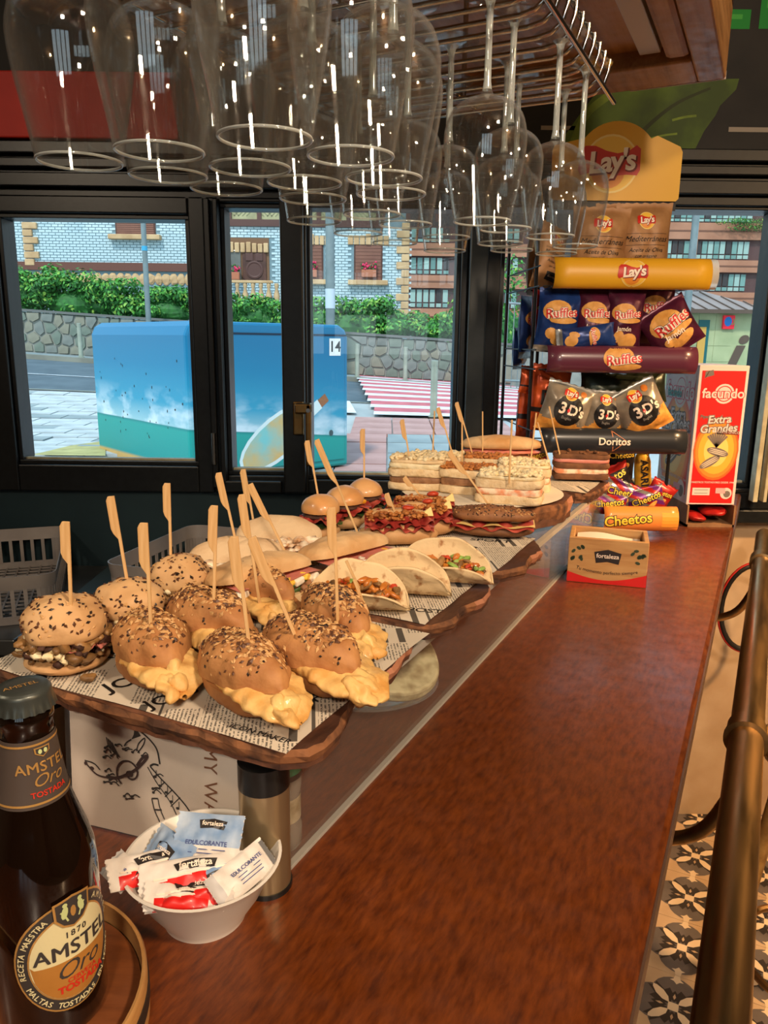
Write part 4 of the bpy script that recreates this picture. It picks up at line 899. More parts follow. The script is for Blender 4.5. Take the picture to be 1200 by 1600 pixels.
def seeds_on(mb, r, n, surf, size=.0022, ks=(0, 1), zmin=.15, sel=None):
    """surf(d) -> point, normal for a unit direction"""
    c = 0
    while c < n:
        d = Vector((r.gauss(0, 1), r.gauss(0, 1), abs(r.gauss(0, 1)))).normalized()
        if d.z < zmin or (sel and not sel(d)): continue
        p, nn = surf(d); t = nn.orthogonal().normalized(); b = nn.cross(t); a = r.uniform(0, 2 * PI); t, b = t * cos(a) + b * sin(a), b * cos(a) - t * sin(a)
        s = size * r.uniform(.75, 1.25); p = p + nn * s * .12
        mb.add([p + t * s, p + b * s * .55, p - t * s, p - b * s * .55, p + nn * s * .4, p - nn * s * .3], [(0, 1, 4), (1, 2, 4), (2, 3, 4), (3, 0, 4), (1, 0, 5), (2, 1, 5), (3, 2, 5), (0, 3, 5)], r.choice(ks)); c += 1
def ell_surf(c, rx, ry, rz, amp, sc, seed, tf=None):
    c = Vector(c)
    def f(d):
        p = Vector((d.x * rx, d.y * ry, d.z * rz)); p += d * amp * noise.noise(p * sc + Vector((seed * 7.3, seed * 3.1, seed * 1.7)))
        n_ = Vector((d.x / rx, d.y / ry, d.z / rz)).normalized()
        if tf: return tf(p + c), n_
        return p + c, n_
    return f
def lumps(mb, r, n, box, s, ks=(0,), c=(0, 0, 0), ring=False):
    for i in range(n):
        if ring: a = r.uniform(0, 2 * PI); q = r.uniform(.8, 1.02); p = (c[0] + box[0] * q * cos(a), c[1] + box[1] * q * sin(a), c[2] + r.uniform(-1, 1) * box[2])
        else: p = (c[0] + r.uniform(-1, 1) * box[0], c[1] + r.uniform(-1, 1) * box[1], c[2] + r.uniform(-1, 1) * box[2])
        k = s * r.uniform(.6, 1.3); mb.blob(p, (k * r.uniform(.8, 1.5), k * r.uniform(.8, 1.4), k * r.uniform(.5, .9)), (8, 5), k * .6, 160, r.random() * 50, r.choice(ks), rot=(r.uniform(-.5, .5), r.uniform(-.5, .5), r.uniform(0, 6)))
def ruffle(mb, r0, r1, a0, a1, z, amp, waves, k=0, n=40, droop=0):
    mb.grid(lambda a, b: ((r0 + (r1 - r0) * b) * cos(a0 + (a1 - a0) * a), (r0 + (r1 - r0) * b) * sin(a0 + (a1 - a0) * a), z - droop * b * b + amp * b * sin(waves * a * 2 * PI) + .4 * amp * b * sin(waves * 2.3 * a * 2 * PI + 1)), n, 4, k)

def burger(loc, R, label, seed, rot=0, zs=.92):
    r = random.Random(seed); t = thing('seeded_burger', label, 'burger', loc, rot, 'seeded burgers on the nearest board')
    mb = MB(); mb.blob((0, 0, .007), (R * .98, R * .96, .010), (28, 10), .0015, 90, seed, flat=-.007); mb.build('bottom_bun', CRUSTP, t, smooth=60)
    mb = MB(); lumps(mb, r, 130, (R * .97, R * .95, .009), .0052, (0, 0, 0, 1, 2), (0, 0, .0225), ring=True); lumps(mb, r, 25, (R * .7, R * .7, .005), .007, (0, 1), (0, 0, .022)); mb.build('stewed_onion', [ONION, PATTY, MAYO], t, smooth=60, kind='stuff')
    mb = MB(); ruffle(mb, R * .4, R * 1.04, -1.2, .4, .027, .003, 3, 0, droop=.003); mb.build('ham_slice', HAMP, t, smooth=60)
    mb = MB(); c = (0, 0, .039); amp = .004; mb.blob(c, (R, R * .98, .031), (36, 22), amp, 60, seed, flat=-.006); tb = mb.build('top_bun', CRUSTP, t, smooth=60)
    s = MB(); seeds_on(s, r, 170, ell_surf(c, R, R * .98, .031, amp, 60, seed), .0024, (0, 0, 1, 2), .0); s.build('seeds', [SEEDB, SEEDW, SEEDK], tb, kind='stuff')
    t.scale = (1, 1, zs); return t
def loaf(mb, L, W, H, seed, z0=0, x0=0, amp=.003, sc=60, pw=1.8, t0=-1, t1=1, nose=1.0, flatb=0, nu=44, nv=20, side=1, ridge=.85):
    """pointed half loaf: a dome over a flat cut face; returns its surface function"""
    def f(t, ph):
        w = W / 2 * max(0, 1 - abs(t) ** pw) ** .72; h = H * max(0, 1 - abs(t) ** 2.6) ** .62
        c, s_ = cos(ph), sin(ph); p = Vector((x0 + t * L / 2, w * c, z0 + side * h * (s_ ** ridge if s_ > 0 else 0)))
        n_ = noise.noise(p * sc + Vector((seed * 5.3, seed, 0))) + .5 * noise.noise(p * sc * 2.3 + Vector((seed, 3, seed)))
        return p + Vector((0, c, side * max(.2, s_))) * amp * n_
    mb.grid(lambda a, b: f((t0 + (t1 - t0) * a), PI * b), nu, nv); mb.grid(lambda a, b: f((t0 + (t1 - t0) * a), 0).lerp(f((t0 + (t1 - t0) * a), PI), b), nu, 6)
    return f
def omelette_roll(loc, ang, L, W, label, seed, lift=.12, nose=.02, dark=.3, swing=0):
    r = random.Random(seed); t = thing('omelette_roll', label, 'bread roll', loc, ang, 'omelette rolls on the nearest board'); L *= 1.12; W *= .84
    mb = MB(); loaf(mb, L * .98, W * 1.02, .021, seed + 2, z0=.0215, side=-1, amp=.002, ridge=.55); mb.build('bottom_half', CRUST, t, smooth=60)
    mb = MB(); kx = nose * .85
    def om(a, b):      # folded omelette sheet wrapped round the cut
        q = a * 2 - 1; ph = 2 * PI * b; w = W * .49 * max(0, 1 - abs(q) ** 2.6) ** .6; th = .0075 * max(.15, 1 - abs(q) ** 4)
        x = kx + q * L * .47; y = w * cos(ph); z = .0235 + th * sin(ph) - .010 * max(0, q) ** 2 + .004 * noise.noise(Vector((x * 50, y * 50, seed)))
        p = Vector((x, y, z)); n_ = noise.noise(p * 75 + Vector((seed, 0, 0))) + .6 * noise.noise(p * 160 + Vector((seed, 5, 0)))
        return p + Vector((.35, cos(ph), sin(ph) * .6)) * .0045 * n_
    mb.grid(om, 60, 28, wrap=False)
    for k in range(3):      # loose folds at the nose
        mb.blob((kx + L * (.36 - .05 * k), (k - 1) * W * .13, .019 + .003 * (k % 2)), (L * .13, W * .15, .006), (26, 12), .006, 130, seed + k, rot=(r.uniform(-.4, .4), .35, r.uniform(-.5, .5)))
    if swing: mb.v = [Matrix.Rotation(swing, 3, 'Z') @ v for v in mb.v]
    mb.build('omelette', OMEL, t, smooth=75)
    E_ = Matrix.Rotation(-.05, 3, 'Y')
    mb = MB(); f = loaf(mb, L * .95, W * 1.04, .030, seed + 9, z0=.0255, x0=-.006, amp=.0032, sc=55); mb.v = [E_ @ v for v in mb.v]; tb = mb.build('top_half', CRUST, t, smooth=60)
    s = MB()
    def put(n, size, ks, spread, tr):
        c = 0
        while c < n:
            tt, ph = r.uniform(*tr), PI / 2 + r.gauss(0, spread)
            if not .12 < ph < PI - .12: continue
            p = f(tt, ph); e = .02; n_ = (f(tt + e, ph) - p).cross(f(tt, ph + e) - p)
            if n_.z < 0: n_ = -n_
            n_.normalize(); p, n_ = E_ @ p, E_ @ n_
            a_ = n_.orthogonal().normalized(); b_ = n_.cross(a_); an = r.uniform(0, 2 * PI); a_, b_ = a_ * cos(an) + b_ * sin(an), b_ * cos(an) - a_ * sin(an); q = size * r.uniform(.7, 1.25); p = p + n_ * q * .15
            s.add([p + a_ * q, p + b_ * q * .6, p - a_ * q, p - b_ * q * .6, p + n_ * q * .4, p - n_ * q * .3], [(0, 1, 4), (1, 2, 4), (2, 3, 4), (3, 0, 4), (1, 0, 5), (2, 1, 5), (3, 2, 5), (0, 3, 5)], r.choice(ks)); c += 1
    put(330, .0030, (0, 1, 1, 3), .42, (-.82, .72)); put(120, .0018, (0, 1, 2), .8, (-.9, .85)); put(int(330 * dark), .0019, (2, 2, 0), .3, (-.55, .5))
    s.build('seeds', [SEEDB, SEEDW, SEEDK, SEEDT], tb, kind='stuff')
    return t
def taco(loc, ang, R, label, seed, front=48, back=24, fill=True, fr=.94):
    r = random.Random(seed); t = thing('taco', label, 'taco', loc, ang, 'folded tortilla tacos'); fa, ba = rad(front), rad(back)
    def sf(a, b):
        x = (a * 2 - 1); q = b * 2 - 1; h = max(0, 1 - x * x) ** .5; RR = R * (fr if q < 0 else 1); an = fa if q < 0 else ba
        s = abs(q) * h * RR; cu = 1 - math.exp(-s / .008)
        nz = .0035 * noise.noise(Vector((x * 2.2, q * 2.2, seed))) * abs(q)
        y = (1 if q > 0 else -1) * (s * sin(an) + .009 * cu); z = .0025 + s * cos(an) * (.55 + .45 * min(1, s / .02))
        return (x * R * 1.15, y + nz, max(.0015, z + nz))
    mb = MB(); mb.grid(sf, 40, 32); o = mb.build('tortilla', TORT, t, smooth=80); sd = o.modifiers.new('thick', 'SOLIDIFY'); sd.thickness = .002; sd.offset = 0
    if fill:
        mb = MB()
        for i in range(110):
            x = r.uniform(-.85, .85); hz = fr * R * math.sqrt(max(.02, 1 - x * x)) * cos(fa); k = r.choice((0, 0, 0, 0, 0, 0, 3, 3, 3, 1, 2)); s = r.uniform(.0025, .005)
            mb.blob((x * R * 1.1, r.uniform(-.010, .010), max(.006, hz * r.uniform(.7, 1.08) + r.uniform(-.002, .008))), (s * r.uniform(1.2, 2.4), s, s * .7), (8, 5), s * .6, 200, i, k, rot=(r.uniform(-1, 1), r.uniform(-.6, .6), r.uniform(0, 6)))
        mb.build('filling', [CHICK, TOM, LET, ONION], t, smooth=60, kind='stuff')
    return t
def mini_burger(loc, R, label, seed, rot=0):
    r = random.Random(seed); t = thing('mini_burger', label, 'mini burger', loc, rot, 'mini burgers beside the window')
    MB().blob((0, 0, .011), (R, R, .014), (24, 10), .001, 90, seed, flat=-.010).build('bottom_bun', CRUSTP, t, smooth=60)
    mb = MB(); ruffle(mb, R * .4, R * 1.12, 0, 2 * PI, .024, .003, 6); mb.build('lettuce', LETD, t, smooth=60)
    mb = MB()
    for k in range(5): ruffle(mb, R * .3, R * r.uniform(1.1, 1.4), k * 1.25, k * 1.25 + 1.6, .028 + .002 * k, .004, 2, droop=.004)
    mb.build('ham', HAMR, t, smooth=60)
    MB().blob((0, 0, .034), (R * .92, R * .92, .008), (24, 8), .002, 120, seed).build('patty', PATTY, t, smooth=60)
    MB().box((R * .5, -R * .6, .042), (.018, .014, .006), rot=(.2, .1, .3)).build('cheese', CHEEO, t, bevel=.002)
    MB().blob((0, 0, .043), (R * .98, R * .96, .022), (28, 16), .0015, 60, seed, flat=-.003).build('top_bun', mat('glossy_bun_crust', (214, 150, 88), .35, col2=(226, 180, 124), vscale=16, coat=.2), t, smooth=60)
    return t
def ham_brioche(loc, ang, L, W, label, seed):
    r = random.Random(seed); t = thing('open_ham_roll', label, 'bread roll', loc, ang, 'open ham rolls with fried onion')
    MB().blob((0, 0, .014), (L * .5, W * .5, .017), (28, 12), .002, 70, seed, flat=-.013).build('bun', CRUSTP, t, smooth=60)
    MB().blob((0, W * .28, .032), (L * .46, W * .26, .017), (28, 12), .002, 70, seed, rot=(.5, 0, 0)).build('bun_back', CRUSTP, t, smooth=60)
    mb = MB()
    for k in range(3): mb.grid(lambda a, b, k=k: ((a - .5) * L * .86, -W * .52 + .003 * k + b * W * .7, .024 + .004 * k + .010 * b + .0035 * sin(a * 17 + k * 2) + .002 * sin(a * 41 + b * 6)), 44, 8)
    mb.build('ham', HAMR, t, smooth=60)
    mb = MB(); lumps(mb, r, 130, (L * .36, W * .26, .005), .0032, (0,), (-.004, -W * .02, .041)); mb.build('fried_onion', CRISP, t, smooth=60, kind='stuff')
    mb = MB(); mb.add([(.0, 0, 0), (.022, 0, 0), (.018, .004, .014), (0, .012, 0), (.022, .012, 0), (.018, .008, .012)], [(0, 1, 2), (3, 5, 4), (0, 2, 5, 3), (1, 4, 5, 2), (0, 3, 4, 1)]); mb.build('cheese_wedge', CHEES, t, loc=(L * .24, -W * .1, .040), bevel=.001)
    MB().blob((L * .12, W * .12, .05), (.009, .007, .004), (10, 6), .002, 90, seed).build('tomato_piece', TOM, t, smooth=60)
    return t
def layered(loc, ang, L, W, label, seed, layers, top, group='white layered sandwiches on the log slice', flare=.0):
    """layers: list of (name, material, height, inset)"""
    r = random.Random(seed); t = thing('layered_sandwich', label, 'sandwich', loc, ang, group); z = 0
    for i, (nm, m_, h, ins) in enumerate(layers):
        out = []
        for k in range(44):
            a = 2 * PI * k / 44; e = .32; x = (abs(cos(a)) ** e) * (1 if cos(a) > 0 else -1) * (L / 2 - ins); y = (abs(sin(a)) ** e) * (1 if sin(a) > 0 else -1) * (W / 2 - ins); out.append((x, y))
        mb = MB()
        def fn(a, b, z=z, h=h, i=i, out=out):
            k = int(round(a * 44)) % 44; x, y = out[k]; n_ = noise.noise(Vector((x * 70, y * 70, z * 90 + b * 2 + seed)))
            f = 1 + .025 * n_ - .03 * (abs(b * 2 - 1) ** 3); return (x * f, y * f, z + h * b + .002 * noise.noise(Vector((x * 40, y * 40, seed + i))))
        mb.grid(fn, 44, 4, wrap=True); n0 = len(mb.v); mb.f.append(tuple(reversed(range(44)))); mb.m.append(0)
        ztop = z + h
        mb.grid(lambda a, b: (out[int(round(a * 44)) % 44][0] * .96 * (1 - b), out[int(round(a * 44)) % 44][1] * .96 * (1 - b), ztop + .003 * noise.noise(Vector((out[int(round(a * 44)) % 44][0] * (1 - b) * 60, out[int(round(a * 44)) % 44][1] * (1 - b) * 60, seed))) * (b > 0)), 44, 6, wrap=True)
        mb.build(nm, m_, t, smooth=70); z += h
    nm, m_, n_, s_ = top
    mb = MB(); lumps(mb, r, n_, (L * .44, W * .42, .002), s_, (0,), (0, 0, z + .002)); mb.build(nm, m_, t, smooth=60, kind='stuff')
    return t
def pick(top, bot, Y, label, L=None, paddle=True, side=-1, wide=.0085, back=.0):
    """bamboo pick from a tip inside the food to its free end"""
    b = at(*bot, Y); a = at(*top, Y + back); d = a - b; L = d.length + .016; d.normalize(); o = b - d * .016
    root_m = MB(); w = .0014; s = side
    if paddle: out = [(w, .004), (w, L), (-wide * .55, L), (-wide * .8, L - .004), (-wide * .8, L * .70), (-wide * .62, L * .655), (-w, L * .60), (-w, .004), (0, 0)]
    else: out = [(w, .004), (w, L), (-w, L), (-w, .004), (0, 0)]
    out = [(x * -s, z) for x, z in out]
    if s > 0: out = out[::-1]
    root_m.prism(out, -.0011, .0011, ax=lambda x, z, y: (x, y, z))
    ob = root_m.build('bamboo_pick', BAMB, loc=o, bevel=.0003, seg=1)
    zax = d; x_ = Vector((1, 0, 0)); x_ = (x_ - zax * x_.dot(zax)).normalized(); y_ = zax.cross(x_)
    ob.rotation_euler = Matrix((x_, y_, zax)).transposed().to_euler()
    return tag(ob, label, 'pick', 'bamboo picks in the snacks')
def bz(px, py, z=FT): return atz(px, py, z)

# ---- nearest board
burger(bz(106, 1036), .0365, 'front left seeded burger with a dome bun and brown onion filling', 1)
burger(bz(206, 994), .0335, 'seeded burger just behind the front left one', 2, 1.4, .84)
burger(bz(284, 946), .0345, 'rear seeded burger in front of the grey basket', 3, 2.2, .82)
omelette_roll(bz(243, 1058), rad(-56), .108, .070, 'omelette roll nearest to the front left burger', 11, dark=.15)
omelette_roll(bz(388, 1098), rad(-50), .112, .070, 'front omelette roll at the near edge of the newsprint', 12, dark=.1)
omelette_roll(bz(492, 1066), rad(-48), .120, .074, 'large omelette roll at the right of the nearest board', 13, nose=.026, dark=.8)
omelette_roll(bz(528, 1008), rad(-58), .104, .066, 'dark seeded omelette roll in front of the first taco', 14, dark=1.0)
omelette_roll(bz(336, 1012), rad(-35), .104, .068, 'omelette roll in the middle of the nearest board', 15, dark=.3, swing=-.5)
omelette_roll(bz(408, 962), rad(-35), .100, .064, 'omelette roll behind the others beside the egg sandwich', 16, dark=.3, swing=-.5)
MB().blob((0, 0, 0), (.007, .005, .003), (10, 6), .003, 200, 3).build('crumb', ONION, loc=bz(138, 1058, FT + .003), smooth=60); tag(bpy.data.objects['crumb'], 'brown crumb on the newsprint beside the front burger', 'crumb')
# ---- second board
taco(B(.678, -.370, FT), rad(-3), .050, 'nearest taco with chicken and tomato filling', 21, front=34, back=14, fr=.62)
taco(B(.748, -.350, FT), rad(-8), .050, 'middle closed taco of the three', 22, front=26, back=2, fill=False, fr=.86)
taco(B(.812, -.324, FT), rad(-10), .052, 'rear taco with its large tortilla flap standing up', 23, front=36, back=6, fr=.6)
def egg_sandwich(loc, ang, L, label, seed):
    r = random.Random(seed); t = thing('egg_sandwich', label, 'sandwich', loc, ang, 'toasted egg sandwiches'); W = .062
    mb = MB(); loaf(mb, L * 1.04, W, .016, seed, z0=.017, side=-1, amp=.002, pw=7, ridge=.4); mb.build('bottom_bread', TOAST, t, smooth=60)
    mb = MB(); lumps(mb, r, 40, (L * .42, .006, .004), .006, (0, 0, 1), (0, -W * .36, .022)); mb.build('tuna', [TUNA, LETD], t, smooth=60, kind='stuff')
    mb = MB()
    for k in range(9): mb.box(((k / 8 - .5) * L * .8, -W * .42 + r.uniform(-.002, .002), .031 + r.uniform(-.003, .003)), (.013, .010, .008), rot=(r.uniform(-.5, .5), r.uniform(-.5, .5), r.uniform(-.6, .6)), k=k % 2)
    mb.build('boiled_egg', [EGGW, EGGY], t, bevel=.002, kind='stuff')
    mb = MB(); mb.grid(lambda a, b: ((a - .5) * L * .9, -W * .5 + b * W * .8, .036 + .002 * sin(a * 9)), 20, 4); mb.build('ham_slice', HAMP, t, smooth=60)
    mb = MB(); loaf(mb, L * 1.06, W * 1.05, .021, seed + 5, z0=0, amp=.003, sc=50, pw=7, ridge=.5); mb.v = [Matrix.Rotation(-.2, 3, 'X') @ v + Vector((0, .008, .036)) for v in mb.v]; mb.build('top_bread', TOAST, t, smooth=60)
egg_sandwich(B(.640, -.462, FT), rad(46), .118, 'near toasted egg sandwich with ham beside the omelette rolls', 31)
egg_sandwich(B(.762, -.428, FT), rad(46), .118, 'far toasted egg sandwich behind the tacos', 32)
def pitta(loc, ang, label, seed, green):
    r = random.Random(seed); t = thing('filled_pitta', label, 'filled bread', loc, ang, 'pale filled breads beside the basket'); L, W = .116, .082
    MB().blob((0, -.006, .012), (L / 2, W / 2, .014), (32, 10), .002, 40, seed, flat=-.011).build('bottom_bread', PITTA, t, smooth=60)
    mb = MB(); mb.grid(lambda a, b: ((a - .5) * L * .9, -W * (.40 + .20 * (1 - (2 * a - 1) ** 2)) + b * W * .6, .028 + .003 * sin(a * 20 + b * 4)), 30, 4); mb.build('tomato_slice', TOM, t, smooth=60)
    mb = MB(); ruffle(mb, .02, L * (.62 if green else .5), PI * 1.1 if not green else -1.5, PI * 1.7 if not green else .5, .026, .004, 5, 0); mb.v = [Vector((v.x, v.y * .8, v.z)) for v in mb.v]; mb.build('lettuce', LET if green else LETD, t, smooth=60)
    mb = MB(); lumps(mb, r, 60, (L * .36, W * .24, .007), .007, (0,), (0, -.010, .037)); mb.build('chicken_salad', mat('chicken_salad', (196, 150, 108), .5, col2=(240, 222, 194), vscale=70, bump=.6, lo=.4, hi=.6), t, smooth=60, kind='stuff')
    MB().blob((0, .026, .042), (L / 2, W * .46, .010), (36, 12), .004, 40, seed + 3, rot=(1.0, 0, 0)).build('top_bread', PITTA, t, smooth=60); t.scale = (1, 1, .74)
pitta(B(.668, -.520, FT), rad(12), 'near pale filled bread with chicken salad', 41, False)
pitta(B(.782, -.540, FT), rad(10), 'far pale filled bread with a green lettuce frill', 42, True)
kn = MB(); kn.box((0, 0, 0), (.10, .012, .003)); o = kn.build('knife_handle', BLKP, loc=B(.865, -.492, FT + .003), rot=(0, 0, rad(12)), bevel=.001); o.name = 'black_knife'; tag(o, 'black knife lying beside the lettuce', 'knife')
# ---- third board: mini burgers, ham rolls
mini_burger(B(.925, -.565, FT), .029, 'nearest mini burger with ham, at the left of the three', 51)
mini_burger(B(.998, -.566, FT), .031, 'middle mini burger with orange cheese', 52, .8)
mini_burger(B(1.072, -.570, FT), .030, 'far mini burger under a lone pick', 53, 2)
ham_brioche(B(.955, -.452, FT), rad(2), .115, .052, 'front open roll with ham and fried onion', 61)
ham_brioche(B(1.012, -.446, FT), rad(4), .115, .050, 'middle open roll with cheese end and fried onion', 62)
ham_brioche(B(1.067, -.462, FT), rad(0), .110, .050, 'rear open roll with tomato and ham', 63)
t = thing('seeded_ham_baguette', 'dark seeded baguette with ham and cheese', 'sandwich', B(1.062, -.348, FT), rad(-9))
r = random.Random(64); L, W = .128, .05
MB().blob((0, 0, .010), (L / 2, W / 2, .012), (30, 10), .002, 60, 1, flat=-.009).build('bottom_half', mat('dark_crust', (150, 100, 62), .65, col2=(110, 70, 42), vscale=30, bump=.5), t, smooth=60)
mb = MB(); mb.grid(lambda a, b: ((a - .5) * L * .96, -W * .56 + b * W, .023 + .003 * sin(a * 22) - .008 * (1 - b) ** 3), 40, 6); mb.build('ham', HAMR, t, smooth=60)
mb = MB(); mb.grid(lambda a, b: ((a - .45) * L * .9, -W * .53 + b * W, .0195 + .002 * sin(a * 14 + 1)), 30, 4); mb.build('cheese', CHEES, t, smooth=60)
tb = MB().blob((0, 0, .032), (L / 2, W / 2, .014), (30, 14), .003, 50, 7, flat=-.006).build('top_half', MATS['dark_crust'], t, smooth=60)
s = MB(); seeds_on(s, r, 260, ell_surf((0, 0, .032), L / 2, W / 2, .014, .003, 50, 7), .0019, (0, 2, 2, 1), .2); s.build('seeds', [SEEDB, SEEDW, SEEDK], tb, kind='stuff')
# ---- log slice and far board
BR, MY = ('bread_slice', CRUMB), ('salad_layer', MAYO)
LZ = .163
layered(B(1.235, -.548, LZ), rad(-8), .105, .075, 'white layered sandwich nearest to the mini burgers', 71, [('bread_slice', CRUMB, .013, 0), ('salad_layer', TUNA, .012, .003), ('bread_slice', CRUMB, .013, 0), ('salad_layer', MAYO, .010, .002), ('bread_slice', CRUMB, .006, .004)], ('white_topping', MAYO, 170, .0042))
layered(B(1.250, -.456, LZ), rad(-14), .10, .072, 'layered sandwich topped with fried onion crumbs', 72, [('bread_slice', CRUMB, .014, 0), ('salad_layer', TUNA, .014, .003), ('bread_slice', CRUMB, .014, 0)], ('fried_onion', CRISP, 260, .0036))
layered(B(1.205, -.366, LZ), rad(-16), .112, .072, 'front white sandwich with a pink surimi layer', 73, [('bread_slice', CRUMB, .014, 0), ('surimi_layer', SURI, .012, .002), ('bread_slice', CRUMB, .014, 0), ('salad_layer', MAYO, .006, .003)], ('white_topping', MAYO, 190, .0042))
layered(B(1.322, -.378, LZ), rad(-12), .10, .07, 'second white sandwich with surimi behind the front one', 74, [('bread_slice', CRUMB, .014, 0), ('surimi_layer', SURI, .012, .002), ('bread_slice', CRUMB, .014, 0), ('salad_layer', MAYO, .006, .003)], ('white_topping', MAYO, 170, .0042))
layered(B(1.360, -.460, LZ), rad(-12), .09, .065, 'rear layered sandwich with fried onion crumbs', 75, [('bread_slice', CRUMB, .016, 0), ('salad_layer', TUNA, .014, .003), ('bread_slice', CRUMB, .016, 0)], ('fried_onion', CRISP, 200, .0036))
layered(B(1.350, -.556, LZ), rad(-8), .105, .07, 'rear white layered sandwich close to the window', 76, [('bread_slice', CRUMB, .016, 0), ('salad_layer', MAYO, .012, .003), ('bread_slice', CRUMB, .016, 0)], ('white_topping', MAYO, 150, .0042))
layered(B(1.60, -.335, .144), rad(-6), .115, .06, 'brown rye bread sandwich beside the chips rack', 77, [('rye_slice', RYE, .012, 0), ('salad_layer', SURI, .011, .002), ('rye_slice', RYE, .012, 0), ('ham_layer', HAMP, .008, .001), ('rye_slice', RYE, .010, 0)], ('rye_crust', RYE, 8, .004), group='sandwiches on the far board')
t = thing('baguette_sandwich', 'long pale baguette sandwich at the far end of the display', 'sandwich', B(1.585, -.505, .144), rad(-2))
MB().blob((0, 0, .02), (.09, .035, .022), (30, 12), .003, 40, 3, flat=-.019).build('bottom_half', TOAST, t, smooth=60); MB().blob((0, 0, .045), (.085, .033, .006), (24, 8), .005, 70, 4).build('ham', HAMP, t, smooth=60); MB().blob((0, .004, .06), (.09, .034, .02), (30, 12), .003, 40, 5, flat=-.008).build('top_half', TOAST, t, smooth=60)

# ---- bamboo picks
for a in (((106, 815), (111, 948), .612, 'pick in the front left seeded burger'), ((176, 775), (200, 915), .694, 'pick leaning in the second seeded burger'), ((264, 755), (267, 878), .79, 'pick in the rear seeded burger'),
          ((228, 817), (236, 984), .585, 'pick in the omelette roll beside the front burger'), ((338, 790), (334, 946), .65, 'pick in the middle omelette roll'), ((369, 838), (391, 1022), .55, 'pick in the front omelette roll'),
          ((381, 772), (403, 925), .71, 'pick in the omelette roll beside the egg sandwich'), ((397, 838), (464, 1000), .58, 'slanting pick in the large omelette roll'), ((522, 793), (527, 948), .64, 'upright pick in the dark seeded omelette roll'),
          ((344, 738), (372, 862), .86, 'pick in the near pale filled bread'), ((382, 733), (402, 850), .99, 'pick in the far pale filled bread, behind another'), ((393, 755), (455, 882), .86, 'slanting pick between the pale breads and egg sandwich'),
          ((482, 688), (497, 775), 1.09, 'pick in the nearest mini burger'), ((497, 686), (562, 840), 1.0, 'long slanting pick in the far egg sandwich'), ((569, 670), (569, 756), 1.22, 'pick in the far mini burger'),
          ((630, 655), (641, 724), 1.34, 'pick in the white sandwich nearest the mini burgers'), ((686, 636), (706, 706), 1.42, 'leaning pick in the rear white sandwich'), ((715, 628), (736, 702), 1.45, 'leaning pick just left of the wide mullion'),
          ((703, 704), (760, 784), 1.12, 'slanting pick in the dark seeded baguette'), ((633, 744), (653, 770), 1.17, 'short pick in the rear open ham roll'), ((606, 770), (619, 806), 1.06, 'short pick in the front open ham roll')): pick(*a)
for a in (((679, 642), (676, 712), 1.45, 'thin pick in the rear white sandwich'), ((722, 655), (722, 722), 1.40, 'thin upright pick in the onion topped sandwich'), ((754, 643), (754, 712), 1.62, 'thin upright pick in the far baguette'), ((800, 656), (796, 742), 1.20, 'thin pick in the front surimi sandwich'),
          ((838, 645), (829, 722), 1.38, 'thin pick leaning left in the second surimi sandwich'), ((840, 660), (858, 722), 1.42, 'thin pick leaning right beside the dark snack rail'), ((858, 635), (876, 716), 1.56, 'thin pick in the rye sandwich in front of the snack rail'),
          ((570, 944), (581, 982), .66, 'short stick at the mouth of the nearest taco'), ((541, 876), (553, 902), .74, 'short stick in the middle taco'), ((553, 905), (562, 928), .69, 'short stick through the filling of the nearest taco')): pick(*a, paddle=False)
# ---- tortilla wedge on a clear plate behind the glass
q = atz(628, 1075, .004); PLQ = clear_mat('clear_plate', (.94, .95, .95), .1, .6, power=2.5, haze=.12, haze_col=(.8, .8, .8))
pt = thing('clear_plate', 'clear plate behind the display glass', 'plate', (q.x - .042, q.y + .004, 0)); MB().lathe([(.0, .001), (.055, .001), (.062, .004), (.085, .013), (.087, .014), (.085, .0155), (.06, .007), (.0, .004)], 48, capb=False, capt=False).build('dish', PLQ, pt, smooth=50)
m = MB(); OLV = mat('pale_cheesecake', (238, 228, 184), .7, col2=(160, 142, 100), vscale=40, bump=1, bscale=70, lo=.5, hi=.7)
out = [(x * 1.22, y * 1.2) for x, y in sp2([(-.05, -.035), (.01, -.05), (.045, -.03), (.05, .01), (.03, .055), (.01, .05), (-.03, .0), (-.05, -.035)], 5)[:-1]]
o = m.prism(out, .0, .017).build('tortilla_wedge', OLV, loc=(q.x - .020, q.y + .002, .034), rot=(rad(24), rad(4), rad(10)), bevel=.004); tag(o, 'pale tortilla wedge on the clear plate', 'tortilla')
# ================================================================== snack display
WIRE = mat('black_wire', (30, 30, 32), .4, .4); LYEL = mat('yellow_card', (226, 172, 40), .4, col2=(218, 160, 34), vscale=4); LYEL2 = mat('logo_yellow', (238, 190, 70), .45); LORG = mat('logo_orange', (226, 140, 50), .45); LRED = mat('logo_red', (198, 40, 28), .4); CREAM = mat('logo_cream', (244, 226, 206), .45); SHAD = mat('logo_shadow', (120, 26, 20), .5)
RPUR = mat('purple_card', (92, 42, 60), .3, coat=.3); DBLK = mat('black_card', (40, 42, 46), .3, coat=.3); COR = mat('orange_card', (240, 142, 64), .3, coat=.3); COR2 = mat('orange_card_light', (246, 160, 60), .3, coat=.3); CHIP = mat('chip_tan', (226, 170, 92), .5, col2=(206, 146, 70), vscale=60); RRED = mat('ruffles_red', (206, 44, 44), .4); GREYP = mat('grey_print', (150, 146, 140), .5); YELP = mat('yellow_print', (246, 206, 60), .5)
